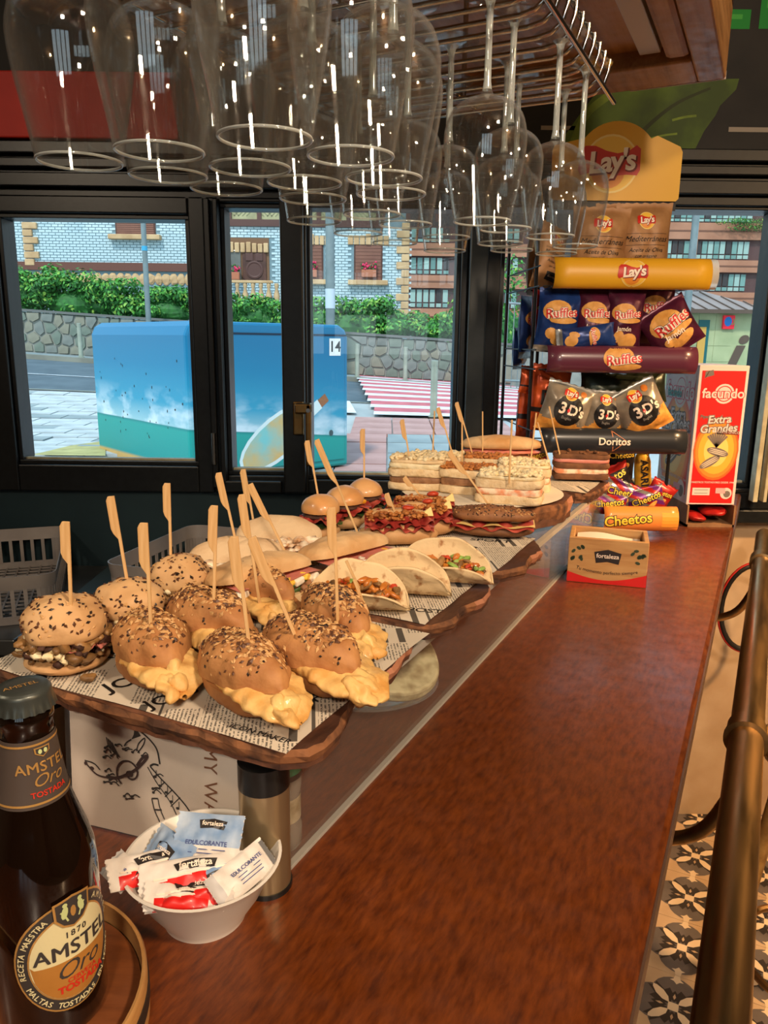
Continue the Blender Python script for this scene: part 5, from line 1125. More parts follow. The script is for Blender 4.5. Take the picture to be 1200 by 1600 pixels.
def lays_logo(P, c, s, h=1, rot=0):
    R = lambda x, y: (c[0] + (x * cos(rot) - y * sin(rot)) * s, c[1] + (x * sin(rot) + y * cos(rot)) * s)
    P.ell(c, .50 * s, .50 * s, mat('logo_halo', (240, 210, 130), .45), h, 28); P.ell(c, .465 * s, .465 * s, LYEL2, h + 1, 28); P.ell(R(-.05, -.16), .30 * s, .26 * s, LORG, h + 1.5, 20)
    band = [R(*q) for q in ((-.56, .22), (-.48, .30), (-.3, .30), (-.1, .22), (.1, .18), (.3, .22), (.44, .32), (.52, .26), (.53, -.1), (.48, -.19), (.3, -.18), (.1, -.2), (-.15, -.14), (-.4, -.16), (-.55, -.2), (-.6, -.1))]
    P.poly(band, LRED, h + 2)
    P.text("Lay's", R(.02, .01), .50 * s, SHAD, h + 3, rot=rot + .1, shear=.15, bold=.055, space=.9); P.text("Lay's", R(0, .03), .50 * s, CREAM, h + 4, rot=rot + .1, shear=.15, bold=.03, space=.9)
def ruffles_logo(P, c, s, h=1, rot=0, chip=True):
    R = lambda x, y: (c[0] + (x * cos(rot) - y * sin(rot)) * s, c[1] + (x * sin(rot) + y * cos(rot)) * s)
    if chip: P.ell(R(-.12, .06), .42 * s, .30 * s, CHIP, h, 18, rot=rot + .1); P.ell(R(.1, -.2), .42 * s, .09 * s, CHIP, h + .5, 14, rot=rot + .05)
    P.text('Ruffles', R(.03, 0), .36 * s, INK, h + 1.5, rot=rot + .12, bold=.085, space=.95); P.text('Ruffles', R(.03, 0), .36 * s, CREAM, h + 2, rot=rot + .12, bold=.055, space=.95); P.text('Ruffles', R(.03, 0), .36 * s, RRED, h + 3, rot=rot + .12, bold=.01, space=1.02)
RY = 1.63
rk = thing('snack_rack', 'wire snack rack with branded curved shelf fronts at the end of the bar', 'display rack', (0, 0, 0))
x0, x1, yb = .335, .652, 1.86
def pole(a, b, r=.004, nm='pole'): return MB().tube([a, b], r, 8).build(nm, WIRE, rk, smooth=40)
pole((x1, yb, 0), (x1, yb, .76)); pole((.365, yb, .17), (.365, yb, .76)); pole((.322, 1.70, .17), (.322, 1.70, .66)); pole((.297, 1.93, .17), (.297, 1.93, .66)); pole((x1, 1.72, 0), (x1, 1.72, .2))
levels = [(.535, .03, LYEL, 'lays', .347, .672), (.362, .027, RPUR, 'ruffles', .343, .662), (.188, .026, DBLK, 'doritos', .340, .657), (.014, .026, COR, 'cheetos', .49, .655)]
for z, r_, m_, kd, a, b in levels:
    cz = z + r_; cy = RY + .012
    n = 14; mb = MB()
    mb.grid(lambda s, t: (a + (b - a) * s, cy - r_ * 1.0 * sin(PI * (.12 + .82 * t)) + .018, cz - r_ * cos(PI * (.0 + 1.0 * t)) * 1.02), 10, n)
    f = mb.build('shelf_front', m_, rk, smooth=60); sd = f.modifiers.new('thick', 'SOLIDIFY'); sd.thickness = .0012; sd.offset = 1
    def fm(x, y, h, cz=cz, r_=r_, cy=cy, a=a, b=b):
        t = math.acos(max(-1, min(1, -y / (r_ * 1.02)))) / PI; return ((a + b) / 2 + x, cy - r_ * sin(PI * (.12 + .82 * t)) + .018 - .0015 - h, cz + y)
    P = Print()
    if kd == 'lays': lays_logo(P, (.0, 0), .056)
    if kd == 'ruffles': ruffles_logo(P, (.0, 0), .078)
    if kd == 'doritos':
        OL = mat('triangle_orange', (206, 130, 84), .4); P.text('Doritos', (0, 0), .022, CREAM, 2, bold=.02)
        P.stroke([(-.006, .023), (.026, .002), (-.002, -.021)], .0014, OL, 1); P.stroke([(-.006, .023), (-.004, .010)], .0014, OL, 1); P.stroke([(-.002, -.021), (-.003, -.010)], .0014, OL, 1)
    if kd == 'cheetos':
        P.text('Cheetos', (-.03, .0), .031, INK, 2, bold=.075, rot=.12); P.text('Cheetos', (-.03, .0), .031, YELP, 3, bold=.02, rot=.12); P.rect(.03, -.024, .08, .024, COR2, 1, n=2)
    if kd == 'cheetos':
        q = Print(); rr_ = .02
        for i in range(6): q.rect(.045, -.022 + i * .0074, .082, -.022 + (i + 1) * .0074, COR2, 1)
        P.v = [v for v in P.v]; P.f = [f_ for f_, k in zip(P.f, P.m) if P.mats[k] is not COR2]; P.m = [k for k in P.m if P.mats[k] is not COR2]
        q.build('light_end', fm, f, kind=None)
    P.build('logo', fm, f, fine=.0045)
    if kd == 'lays':
        mb = MB(); mb.grid(lambda s, t: (b + .014 * s, cy - r_ * sin(PI * (.12 + .82 * t)) + .018, cz - r_ * cos(PI * t) * 1.02), 2, n); e_ = mb.build('clear_end', mat('clear_plastic_end', (214, 206, 190), .3, trans=.3), rk, smooth=60)
    # basket wires of this level
    xs = .33 if kd != 'cheetos' else .56
    for yy in (1.66, 1.73, 1.80, yb): pole((xs + (.06 if yy > 1.75 and xs > .5 else 0), yy, z + .004), (x1, yy, z + .004), .0016, 'basket_wire')
    for k in range(7):
        xx = .345 + k * .05
        if xx < xs + .06 and xs > .5: continue
        pole((xx, 1.645, z + .002), (xx, yb, z + .002), .0013, 'basket_wire')
    if kd != 'cheetos': pole((.322, 1.66, z + .045), (.297, 1.93, z + .045), .0016, 'basket_wire'); 
    if kd != 'cheetos': pole((.322, 1.66, z + .004), (.297, 1.93, z + .004), .0016, 'basket_wire'); pole((x1, 1.65, z + .045), (x1, yb, z + .045), .0016, 'basket_wire')
# header card
hc = .518; hz0, hz1 = .742, .908
out = [(-.138, 0), (.142, 0), (.148, .006), (.148, .105), (.142, .116)] + [(.075 * 1.0 - .0 + (.142 - .075) * (1 - t), .116 + .028 * t) for t in (.4, .8)] + [(.095 * cos(a), .075 + .093 * sin(a)) for a in [rad(38 + 104 * i / 14) for i in range(15)]] + [(-.142 + .0, .116), (-.146, .105), (-.146, .006)]
hd_ = MB().prism(out, 0, .004, ax=lambda x, y, z: (hc + x, yb - .012 + z, hz0 + y)).build('header_card', LYEL, rk)
P = Print(); lays_logo(P, (-.012, .078), .125); P.build('logo', lambda x, y, h: (hc + x, yb - .0125 - h, hz0 + y), hd_)
MB().bx(hc - .14, hc + .145, yb - .006, yb, hz0 - .02, hz0).build('header_bar', WIRE, rk)

# ---- bags
FOILS = {}
def foil(name, c, c2=None, rough=.3, metal=.25): return mat('foil_' + name, c, rough, metal, col2=c2, vscale=30, bump=.25, bscale=50)
KRAFT = foil('kraft', (170, 126, 82), (150, 106, 66), .5, .1); FPUR = foil('purple', (92, 32, 58), (64, 22, 44)); FBLU = foil('blue', (34, 66, 132), (22, 44, 100)); FSIL = foil('silver', (168, 166, 160), (120, 118, 114), .25, .5); FGRY = foil('smoke', (128, 118, 104), (160, 148, 130), .25, .2); FORG = foil('orange', (214, 92, 42), (180, 66, 30)); FRED = foil('red', (190, 40, 34), (150, 26, 26)); FDRK = foil('dark', (52, 44, 46), (36, 30, 32)); FYEL = foil('yellow', (236, 184, 60), (214, 150, 40)); FSNK = mat('snack_orange', (232, 166, 76), .6, col2=(206, 130, 48), vscale=60, bump=.5); FVIO = foil('violet', (120, 48, 130), (92, 30, 104))
def bag(kind, px, py, wpx, hpx, tilt, Y, label, yaw=0, pitch=0, T=.5, seed=0):
    sc = Y / FPX * 1.02
    w, h = wpx * sc, hpx * sc; c = at(px, py, Y)
    root = thing('snack_bag', label, 'snack bag', c, (rad(pitch), rad(tilt), rad(yaw)), 'snack bags in the display rack')
    th = min(w, h) * .5 * T
    def f(x, z):
        ax, az = abs(2 * x / w), abs(2 * z / h); az2 = min(1, az / .88)
        e = max(0, 1 - ax ** 2.6) ** .7 * max(0, 1 - az2 ** 2.6) ** .75
        n_ = noise.noise(Vector((x * 45, z * 45, seed * 3.7))) * .35 + noise.noise(Vector((x * 90, z * 60, seed * 1.7))) * .15
        return th * e * (1 + n_ * .5) + .0006 + .0015 * abs(n_) * (az > .88)
    def edge(x, z):      # sides pull in where the bag is full
        az = min(1, abs(2 * z / h)); return x * (1 - .07 * (1 - az ** 2))
    spec = {'kraft': ([KRAFT], lambda a, b: 0), 'purple': ([FPUR, FSIL], lambda a, b: 1 if b > .9 and False else 0), 'blue': ([FBLU, FSIL], lambda a, b: 1 if b < .12 else 0), 'puffs': ([FGRY, FSNK, FSIL], lambda a, b: 1 if b < .34 + .1 * sin(a * 9 + seed) else (2 if b > .92 else 0)), 'orange': ([FORG, FDRK], lambda a, b: 1 if .3 < b < .36 else 0), 'red': ([FRED], lambda a, b: 0), 'dark': ([FDRK, FRED], lambda a, b: 1 if b > .8 else 0), 'violet': ([FVIO, FSIL, FRED], lambda a, b: int((a * 5 + b * 6 + seed) % 3)), 'olive': ([foil('olive', (60, 66, 44), (40, 46, 32)), FGRY], lambda a, b: 0)}[kind]
    mb = MB(); nu, nv = 22, 28
    mb.grid(lambda a, b: (edge((a - .5) * w, (b - .5) * h), -f((a - .5) * w, (b - .5) * h), (b - .5) * h + .0015 * sin(a * 40) * (b > .97)), nu, nv, kf=spec[1])
    mb.grid(lambda a, b: (edge((.5 - a) * w, (b - .5) * h), f((.5 - a) * w, (b - .5) * h) * .8, (b - .5) * h + .0015 * sin((1 - a) * 40) * (b > .97)), nu, nv, kf=spec[1])
    bd = mb.build('pouch', spec[0], root, smooth=50)
    P = Print(); fm = lambda x, y, hh: (edge(x, y), -f(x, y) - .0006 - hh, y)
    if kind == 'kraft':
        lays_logo(P, (0, h * .28), w * .30); P.text('Mediterráneas', (0, h * .06), w * .135, INK, 2, shear=.3); P.stroke([(-w * .38, h * .125), (w * .38, h * .125)], .0006, INK, 1); P.stroke([(-w * .38, -h * .01), (w * .38, -h * .01)], .0006, INK, 1)
        P.text('Aceite de Oliva', (0, -h * .07), w * .10, INK, 2, shear=.3); P.text('con orégano', (0, -h * .14), w * .08, INK, 2, shear=.3); P.rect(-w * .2, -h * .34, w * .2, -h * .22, INK, 2, n=3); P.text('Gourmet', (0, -h * .28), w * .08, CREAM, 3, shear=.3)
    if kind in ('purple', 'blue'):
        ruffles_logo(P, (0, h * .12), w * .78); P.ell((w * .08, -h * .26), w * .26, h * .11, CHIP, 1, 14, rot=.3); P.ell((-w * .18, -h * .2), w * .14, h * .09, CHIP, 1, 12, rot=-.3)
        if kind == 'purple': P.text('Jamón', (-w * .05, -h * .09), w * .16, CREAM, 5, bold=.02)
    if kind == 'puffs':
        P.ell((0, 0), w * .3, w * .3, INK, 1, 22); P.text("3", (-w * .13, .01 * h), w * .30, CREAM, 3, bold=.03); P.text("D's", (w * .16, .01 * h), w * .27, CREAM, 3, bold=.03); P.poly([(0, w * .05), (w * .035, 0), (0, -w * .05), (-w * .035, 0)], RRED, 4); P.text('Bugles', (0, -h * .15), w * .08, GREYP, 3)
        lays_logo(P, (-w * .03, h * .31), w * .25, 3); P.ell((w * .22, h * .36), w * .07, h * .06, CHICK, 2, 10)
    if kind == 'orange': P.text('D', (-w * .1, 0), w * .5, INK, 2, bold=.03)
    if kind in ('violet', 'dark', 'red'):
        P.text('Cheetos' if kind != 'dark' else 'Cheetos', (0, h * .1), w * .24, INK, 2, bold=.07, rot=.15); P.text('Cheetos', (0, h * .1), w * .24, YELP, 3, bold=.01, rot=.15)
        P.ell((w * .1, -h * .18), w * .2, h * .09, FSNK, 1, 12, rot=.5)
    if P.v: P.build('print', fm, bd, fine=max(.005, w * .07))
    return root
bl = [('kraft', 935, 388, 84, 112, 2, 1.72, 'kraft brown crisp bag at the left of the top shelf'), ('kraft', 1003, 384, 82, 116, -1, 1.74, 'kraft brown crisp bag at the right of the top shelf'), ('kraft', 968, 376, 76, 100, 0, 1.80, 'kraft brown crisp bag behind the two front bags'), ('kraft', 858, 405, 56, 95, 14, 1.75, 'kraft crisp bag leaning out at the left of the top shelf', 35),
      ('kraft', 833, 412, 40, 90, 0, 1.84, 'kraft crisp bag seen edge on beside the wire pole', 60),
      ('blue', 872, 502, 66, 92, 4, 1.68, 'blue crisp bag at the left of the second shelf'), ('purple', 928, 503, 60, 96, 6, 1.68, 'purple crisp bag next to the blue one'), ('purple', 905, 500, 54, 92, -4, 1.73, 'purple crisp bag squeezed behind the blue bag'), ('purple', 975, 505, 56, 100, 2, 1.67, 'purple ham crisp bag in the middle of the second shelf'), ('purple', 1022, 492, 58, 92, 0, 1.74, 'purple crisp bag standing at the back right of the second shelf'), ('purple', 1048, 514, 78, 76, -34, 1.665, 'purple crisp bag tilted at the right end of the second shelf'), ('blue', 915, 527, 34, 88, 82, 1.655, 'blue crisp bag lying flat on the second shelf front'),
      ('blue', 822, 512, 44, 90, 0, 1.80, 'blue crisp bag at the side of the rack', 55), ('blue', 812, 545, 40, 60, 0, 1.88, 'blue and silver crisp bag low at the rack side', 55), ('red', 843, 488, 36, 70, 0, 1.74, 'red lettered snack bag beside the wire pole', 40),
      ('puffs', 884, 640, 78, 78, 16, 1.665, 'clear bag of corn cones at the left of the third shelf'), ('puffs', 943, 648, 66, 74, 4, 1.67, 'clear bag of corn cones in the middle of the third shelf'), ('puffs', 1000, 640, 78, 80, -30, 1.66, 'clear bag of corn cones tilted at the right of the third shelf'), ('olive', 960, 610, 110, 50, 4, 1.76, 'dark olive snack bag at the back of the third shelf'), ('olive', 1010, 605, 60, 50, -6, 1.79, 'green snack bag behind the right corn cone bag'),
      ('orange', 858, 622, 60, 100, 4, 1.72, 'orange snack bag at the left of the third shelf'), ('orange', 824, 630, 48, 110, 4, 1.80, 'orange snack bag hanging over the rack side', 45), ('orange', 845, 600, 74, 34, 8, 1.76, 'orange snack bag lying on top of the side bags', 20), ('red', 832, 715, 56, 34, 0, 1.86, 'dark red snack bag low at the rack side', 20),
      ('dark', 952, 752, 70, 44, -24, 1.75, 'brown and red snack bag lying on the bottom shelf'), ('violet', 968, 772, 62, 44, 20, 1.70, 'violet and white snack bag on the bottom shelf'), ('violet', 1008, 782, 60, 42, -14, 1.69, 'violet snack bag at the right of the bottom shelf'), ('red', 1030, 772, 44, 40, 30, 1.72, 'red snack bag in the corner of the bottom shelf'), ('dark', 968, 716, 50, 60, 5, 1.80, 'dark snack bag standing at the back of the bottom shelf'), ('violet', 950, 788, 60, 32, 4, 1.665, 'white and violet snack bag in the front of the bottom shelf')]
for i, a in enumerate(bl): bag(*a[:8], yaw=a[8] if len(a) > 8 else 0, seed=i + 1)
# yellow upright bag with vertical lettering
t = thing('snack_bag', 'yellow lettered snack bag standing upright on the bottom shelf', 'snack bag', at(1004, 738, 1.75), (0, rad(-6), 0), 'snack bags in the display rack')
mb = MB(); mb.blob((0, 0, 0), (.02, .012, .05), (16, 12), .002, 60, 3, zpow=.5); pb = mb.build('pouch', FYEL, t, smooth=60); P = Print(); P.text('ASARI', (0, 0), .024, FDRK, 1, rot=PI / 2 * 3, bold=.03); P.build('print', lambda x, y, h: (x, -.0125 - h, y), pb)

# ---- red sunflower seed box
fx0, fx1, fy0, fy1 = .717, .831, 1.756, 1.96
fz = at(1130, 571, fy0).z
CARD = mat('brown_cardboard', (150, 112, 76), .8, col2=(130, 94, 62), vscale=30); FRD = mat('facundo_red', (212, 34, 30), .4, coat=.15); FWH = mat('box_white', (224, 206, 196), .45); FPK = mat('box_pale_side', (226, 196, 188), .4); GLOW = mat('print_amber', (246, 176, 60), .45); GLOW2 = mat('print_orange', (232, 104, 40), .45); SEEDG = mat('print_seed_grey', (120, 108, 98), .5); SEEDL = mat('print_seed_light', (216, 196, 172), .5); TEAL = mat('print_teal', (70, 150, 140), .5)
fb = thing('seed_box', 'tall red sunflower seed box at the far right end of the counter', 'box', (fx0, fy0, 0))
w, dp = fx1 - fx0, fy1 - fy0
MB().bx(0, w, 0, dp, .052, fz).build('carton', FWH, fb, bevel=.001)
MB().bx(0, w, -.012, dp, 0, .006).bx(0, .004, -.012, dp, 0, .052).bx(w - .004, w, -.012, dp, 0, .052).build('base_tray', CARD, fb)
MB().bx(.004, w - .004, dp - .006, dp, .006, .052).build('tray_back', CARD, fb)
def facundo(P, W, H, pale=False):
    P.rect(W * .06, .004, W * .94, H - .012, FRD if not pale else FPK, 1)
    cx = W * .5
    for rx, m_, h in ((.48, GLOW2, 1.4), (.44, mat('print_amber_dark', (238, 140, 50), .45), 1.6), (.38, GLOW, 1.8), (.26, mat('print_amber_light', (250, 206, 110), .45), 2)): P.ell((cx, H * .40), W * rx * .96, W * rx * 1.3, m_, h, 24)
    P.ell((cx + .005, H - .064), W * .20, W * .20, FWH, 2); P.ring((cx + .005, H - .064), W * .16, W * .16, .0022, FRD, 2.5); P.text('facundo', (cx + .003, H - .064), W * .27, FRD, 3, bold=.07); P.text('facundo', (cx + .003, H - .064), W * .27, FWH, 4, bold=.02)
    for k, tx in enumerate(('Extra', 'Grandes')):
        P.text(tx, (cx, H * .62 - k * .021), W * .22, SEEDG, 3, bold=.09, rot=.06, shear=.15); P.text(tx, (cx, H * .62 - k * .021), W * .22, FWH, 4, bold=.02, rot=.06, shear=.15)
    P.text('Pipas', (cx - W * .3, H * .64), W * .09, SEEDG, 4, bold=.03)
    P.rect(cx - W * .02, H * .515, cx + W * .42, H * .545, mat('print_brown', (120, 56, 34), .5), 3, rot=-.04); P.text('FUERTE ÚNICO', (cx + W * .2, H * .53), W * .07, FWH, 4, rot=-.04)
    for k in range(9): a = rad(50 + 10 * k); P.stroke([(cx, H * .42), (cx + .035 * cos(a), H * .42 + .035 * sin(a))], [.002, .005], SEEDG, 3)
    for dx, dy, a in ((.004, -.004, -.25), (-.012, -.028, .55)):
        P.ell((cx + dx, H * .40 + dy), W * .23, W * .085, SEEDG, 4, 18, rot=a); 
        for q in (-.035, 0, .035): P.ell((cx + dx - q * W * sin(a), H * .40 + dy + q * W * cos(a)), W * .19, W * .012, SEEDL, 5, 12, rot=a, rows=2)
    P.text('MAESTROS TOSTADORES DESDE 1944', (cx, H * .165), W * .052, FWH, 3, bold=.02)
    P.rect(W * .1, H * .07, W * .46, H * .125, FWH, 3); 
    for q in range(2): P.stroke([(W * .14, H * .085 + q * .008), (W * .42, H * .085 + q * .008)], .0016, GREYP, 4)
    P.ell((W * .8, H * .085), W * .12, W * .12, FWH, 3); P.ell((W * .82, H * .08), W * .07, W * .07, SEEDG, 4); P.rect(W * .58, H * .085, W * .78, H * .125, mat('print_pink', (236, 170, 170), .5), 5)
    P.stroke([(W * .12, H - .03), (W * .2, H - .012)], .0012, SEEDG, 2); P.poly([(W * .12, H - .028), (W * .3, H - .022), (W * .28, H - .010), (W * .12, H - .014)], SEEDG, 2)
P = Print(); H = fz - .052; facundo(P, w, H); P.build('front_print', lambda x, y, h: (x, -.0004 - h, .052 + y), fb)
P = Print(); facundo(P, dp, H, True); P.poly([(dp * .5, .02), (dp * .94, .02), (dp * .94, H - .03), (dp * .75, H * .5)], FRD, 1.2); P.text('facundo', (dp * .35, H - .07), dp * .14, TEAL, 6, bold=.03); P.build('side_print', lambda x, y, h: (-.0004 - h, dp - x, .052 + y), fb)
for k, (x, lb) in enumerate(((.03, 'red seed packet at the left of the box opening'), (.075, 'red seed packet at the right of the box opening'))):
    o = MB().blob((0, 0, 0), (.028, .035, .011), (20, 10), .006, 60, k + 4).build('seed_packet', FRED, loc=(fx0 + x, fy0 + .028, .019 + .012 * k), rot=(0, .2 - .3 * k, .4 * k), smooth=50); tag(o, lb, 'packet', 'red packets in the seed box')

# ---- wooden sachet box
a, b_ = Vector((.333, 1.312, 0)), Vector((.464, 1.274, 0)); w = (b_ - a).length; d_ = .095; hh = .083
wb = thing('sachet_box', 'open wooden sachet box with a red painted base on the counter', 'box', a, math.atan2(b_.y - a.y, b_.x - a.x))
PINE = wood_mat('pine_wood', (186, 130, 72), (206, 156, 96), (216, 172, 112), .5, stretch=(1, 6, 10), scale=8, coat=.05)
MB().bx(0, w, 0, .008, 0, hh).build('front', PINE, wb, bevel=.001); MB().bx(0, w, d_ - .008, d_, 0, hh).build('back', PINE, wb, bevel=.001); MB().bx(0, .008, .008, d_ - .008, 0, hh).build('side', PINE, wb, bevel=.001); MB().bx(w - .008, w, .008, d_ - .008, 0, hh).build('side', PINE, wb, bevel=.001); MB().bx(.008, w - .008, .008, d_ - .008, 0, .05).build('floor_block', PINE, wb)
BAN = mat('banner_black', (40, 34, 32), .4); LEAFP = mat('leaf_print', (52, 66, 44), .6)
def banner(P, c, w, h, hh, word='fortaleza', rot=0, bs=.30):
    R = lambda x, y: (c[0] + x * cos(rot) - y * sin(rot), c[1] + x * sin(rot) + y * cos(rot))
    top = [R(-w / 2 + w * i / 8, h / 2 - (.22 * h * abs(i - 4) / 4)) for i in range(9)]; bot = [R(w * .42 - w * .84 * i / 8, -h / 2 + .14 * h * (1 - abs(i - 4) / 4)) for i in range(9)]
    P.poly(top + bot, BAN, hh); P.text(word, R(0, .02 * h), w * bs * .8, CREAM, hh + 1, rot=rot, bold=.015)
P = Print()
red = [(0, .001)] + [(w * i / 20, .020 - .014 * sin(PI * i / 20) + .004 * (i / 20)) for i in range(21)] + [(w, .001)]
P.poly(red, FRD, 1); banner(P, (w * .5, .052), w * .34, .026, 2)
P.text('Tu momento perfecto siempre', (w * .5, .022), .0085, BAN, 2, arc=-.22)
rr = random.Random(4)
for cx in (.11, .88):
    for k in range(9): P.ell((w * cx + rr.uniform(-.011, .011), .058 + rr.uniform(-.016, .014)), .0045, .0028, LEAFP, 2, 8, rot=rr.uniform(0, 3), rows=1)
P.build('front_print', lambda x, y, h: (x, -.0003 - h, y), wb)
P = Print(); P.poly([(0, .001), (d_, .001), (d_, .02), (0, .03)], FRD, 1)
for k in range(6): P.ell((d_ * .3 + rr.uniform(-.012, .012), .055 + rr.uniform(-.012, .012)), .0045, .0028, LEAFP, 2, 8, rot=rr.uniform(0, 3), rows=1)
P.rect(d_ * .55, .03, d_ * .7, .06, FRD, 2); P.build('side_print', lambda x, y, h: (w + .0003 + h, x, y), wb)
o = MB().grid(lambda a_, b2: (.012 + a_ * (w - .024), .012 + b2 * (d_ - .024), .064 + .004 * sin(a_ * 5) + .008 * b2), 10, 6).build('paper_slip', mat('white_paper', (226, 214, 198), .7), loc=wb.location, rot=wb.rotation_euler[:], smooth=60); tag(o, 'folded white paper inside the wooden sachet box', 'paper')
# ================================================================== foreground
# ---- round wooden tray and beer bottles
tc_ = Vector((-.235, .38, 0)); TRW = wood_mat('tray_wood', (96, 50, 24), (128, 70, 34), (146, 84, 44), .45, stretch=(2, 10, 2), scale=6, coat=.1); TRO = wood_mat('tray_rim_wood', (170, 118, 64), (196, 144, 84), (206, 158, 98), .45, stretch=(2, 2, 10), scale=8, coat=.1)
tr = thing('round_tray', 'round wooden tray with a dark band holding the beer bottle', 'tray', tc_)
MB().lathe([(.0, .002), (.087, .002), (.087, .018), (.0, .018)], 64, capb=False, capt=False).build('base', TRW, tr, smooth=40)
MB().lathe([(.0875, .0), (.0915, .0), (.0912, .030), (.0900, .032), (.0882, .0315), (.0875, .018)], 72, capb=False, capt=False).build('rim', TRO, tr, smooth=40)
MB().lathe([(.0916, .010), (.0921, .010), (.0920, .021), (.0914, .021)], 72, capb=False, capt=False).build('band', mat('dark_band', (48, 38, 30), .6), tr, smooth=40)
BGL = mat('brown_bottle_glass', (17, 8, 4), .04, spec=.6, coat=.4)
GOLD = mat('gold_print', (196, 150, 84), .35, .4); NECKL = mat('neck_label', (74, 64, 58), .45); LBLK = mat('label_charcoal', (58, 54, 52), .45); LCRM = mat('label_cream', (216, 206, 160), .5); LGLD = mat('label_gold', (176, 122, 56), .4, col2=(160, 106, 46), vscale=30); LREDP = mat('label_red', (196, 48, 30), .5); GRNC = mat('crest_green', (190, 200, 140), .5); CAPM = mat('bottle_cap', (62, 66, 62), .35, .5, col2=(80, 84, 80), vscale=40)
prof = [(.0, .002), (.027, .0), (.0305, .004), (.0315, .010), (.0315, .098), (.0305, .110), (.0275, .122), (.0235, .134), (.0200, .146), (.0180, .156), (.0158, .172), (.0142, .186), (.0138, .192), (.0150, .194), (.0150, .199), (.0138, .201), (.0138, .206), (.0, .206)]
def bottle(loc, label, face, blue=False):
    t = thing('beer_bottle', label, 'bottle', loc, 0, 'beer bottles on the round tray')
    MB().lathe(prof, 56, capb=False, capt=False).build('glass', BGL, t, smooth=50)
    cp_ = [(.0, .2135), (.013, .2133), (.0148, .2115), (.0155, .2065)]
    mb = MB(); N = 84
    def capf(a, b):
        i = b * 4
        k = min(3, int(i)); f_ = i - k; p0 = ([*cp_, (.0168, .2015)])[k]; p1 = ([*cp_, (.0168, .2015)])[min(4, k + 1)]; r_ = p0[0] + (p1[0] - p0[0]) * f_; z = p0[1] + (p1[1] - p0[1]) * f_
        if b > .7: r_ += .0006 * sin(21 * 2 * PI * a) * (b - .7) / .3
        return (r_ * cos(2 * PI * a), r_ * sin(2 * PI * a), z)
    cap = mb.grid(capf, N, 12, wrap=True).build('cap', CAPM, t, smooth=60)
    P = Print(); P.text('AMSTEL', (0, -.002), .0052, GOLD, 1, rot=face + PI / 2 - .2, bold=.01); P.build('cap_print', lambda x, y, h: (x, y, .2137 + h), cap)
    def rz(z):
        for (r0, z0), (r1, z1) in zip(prof[2:], prof[3:]):
            if z0 <= z <= z1 and z1 > z0: return r0 + (r1 - r0) * (z - z0) / (z1 - z0)
        return .03
    # neck label
    nl = MB(); nl.grid(lambda a, b: ((rz(.148 + .038 * b) + .0004) * cos(2 * PI * a), (rz(.148 + .038 * b) + .0004) * sin(2 * PI * a), .148 + .038 * b), 48, 8, wrap=True); nlo = nl.build('neck_label', NECKL, t, smooth=60)
    fn = lambda x, y, h: ((rz(.167 + y) + .0006 + h) * cos(face + x / rz(.167 + y)), (rz(.167 + y) + .0006 + h) * sin(face + x / rz(.167 + y)), .167 + y)
    P = Print()
    for yy in (-.0165, .0165): P.rect(-.045, yy - .0006, .045, yy + .0006, GOLD, 1, n=48)
    P.text('AMSTEL', (0, .0035), .0082, GOLD, 2, bold=.02, space=1.05); P.text('Oro', (.001, -.0040), .0098, GOLD, 2, shear=.4); P.text('TOSTADA', (.001, -.0115), .0044, LREDP, 2, bold=.02)
    P.poly([(-.0042, .0148), (.0042, .0148), (.0040, .0115), (0, .0088), (-.0040, .0115)], GOLD, 2); P.poly([(-.0034, .0142), (.0034, .0142), (.0032, .0118), (0, .0096), (-.0032, .0118)], LBLK, 3); P.ell((-.0014, .0124), .0010, .0014, GRNC, 4, 8); P.ell((.0014, .0124), .0010, .0014, GRNC, 4, 8)
    P.build('neck_print', fn, nlo, fine=.003)
    if blue:
        lb_ = MB(); lb_.grid(lambda a, b: (.0319 * cos(2 * PI * a), .0319 * sin(2 * PI * a), .03 + .05 * b), 40, 2, wrap=True); lb_.build('body_label', mat('blue_label', (46, 74, 128), .45), t, smooth=60)
        P = Print(); P.ring((0, 0), .02, .02, .003, LCRM, 1); P.build('label_print', lambda x, y, h: ((.0321 + h) * cos(face + x / .0321), (.0321 + h) * sin(face + x / .0321), .055 + y), t); return t
    zc = .058; fb_ = lambda x, y, h: ((.0317 + h) * cos(face + x / .0317), (.0317 + h) * sin(face + x / .0317), zc + y)
    P = Print(); W_, H_ = .033, .036
    P.ell((0, 0), W_, H_, GOLD, 1, 44, rows=8); P.ell((0, 0), W_ - .0012, H_ - .0012, LBLK, 2, 44, rows=8); P.ell((0, 0), W_ - .0075, H_ - .0075, GOLD, 3, 44, rows=6); P.ell((0, 0), W_ - .0085, H_ - .0085, LCRM, 4, 44, rows=6)
    # lower golden half
    rx, ry = W_ - .0088, H_ - .0088; vs = []; fs = []; n = 24
    for i in range(n + 1):
        x = -rx + 2 * rx * i / n; e = math.sqrt(max(0, 1 - (x / rx) ** 2)); yt = min(-.002, ry * e)
        for j in range(4): vs.append((x, yt + (-ry * e - yt) * j / 3 if -ry * e < yt else -ry * e))
    for i in range(n):
        for j in range(3): fs.append((i * 4 + j, i * 4 + j + 1, i * 4 + j + 5, i * 4 + j + 4))
    P.add(vs, fs, LGLD, 5)
    P.text('AMSTEL', (.001, .0045), .0128, LBLK, 6, bold=.03, space=1.05); P.text('1870', (.001, .0140), .0052, LBLK, 6, bold=.02, space=1.3); P.text('Oro', (.001, -.0085), .0150, LBLK, 6, shear=.4); P.text('CERVEZA', (.003, -.0155), .0042, LREDP, 7, bold=.02); P.text('TOSTADA', (.003, -.0200), .0062, LREDP, 7, bold=.04)
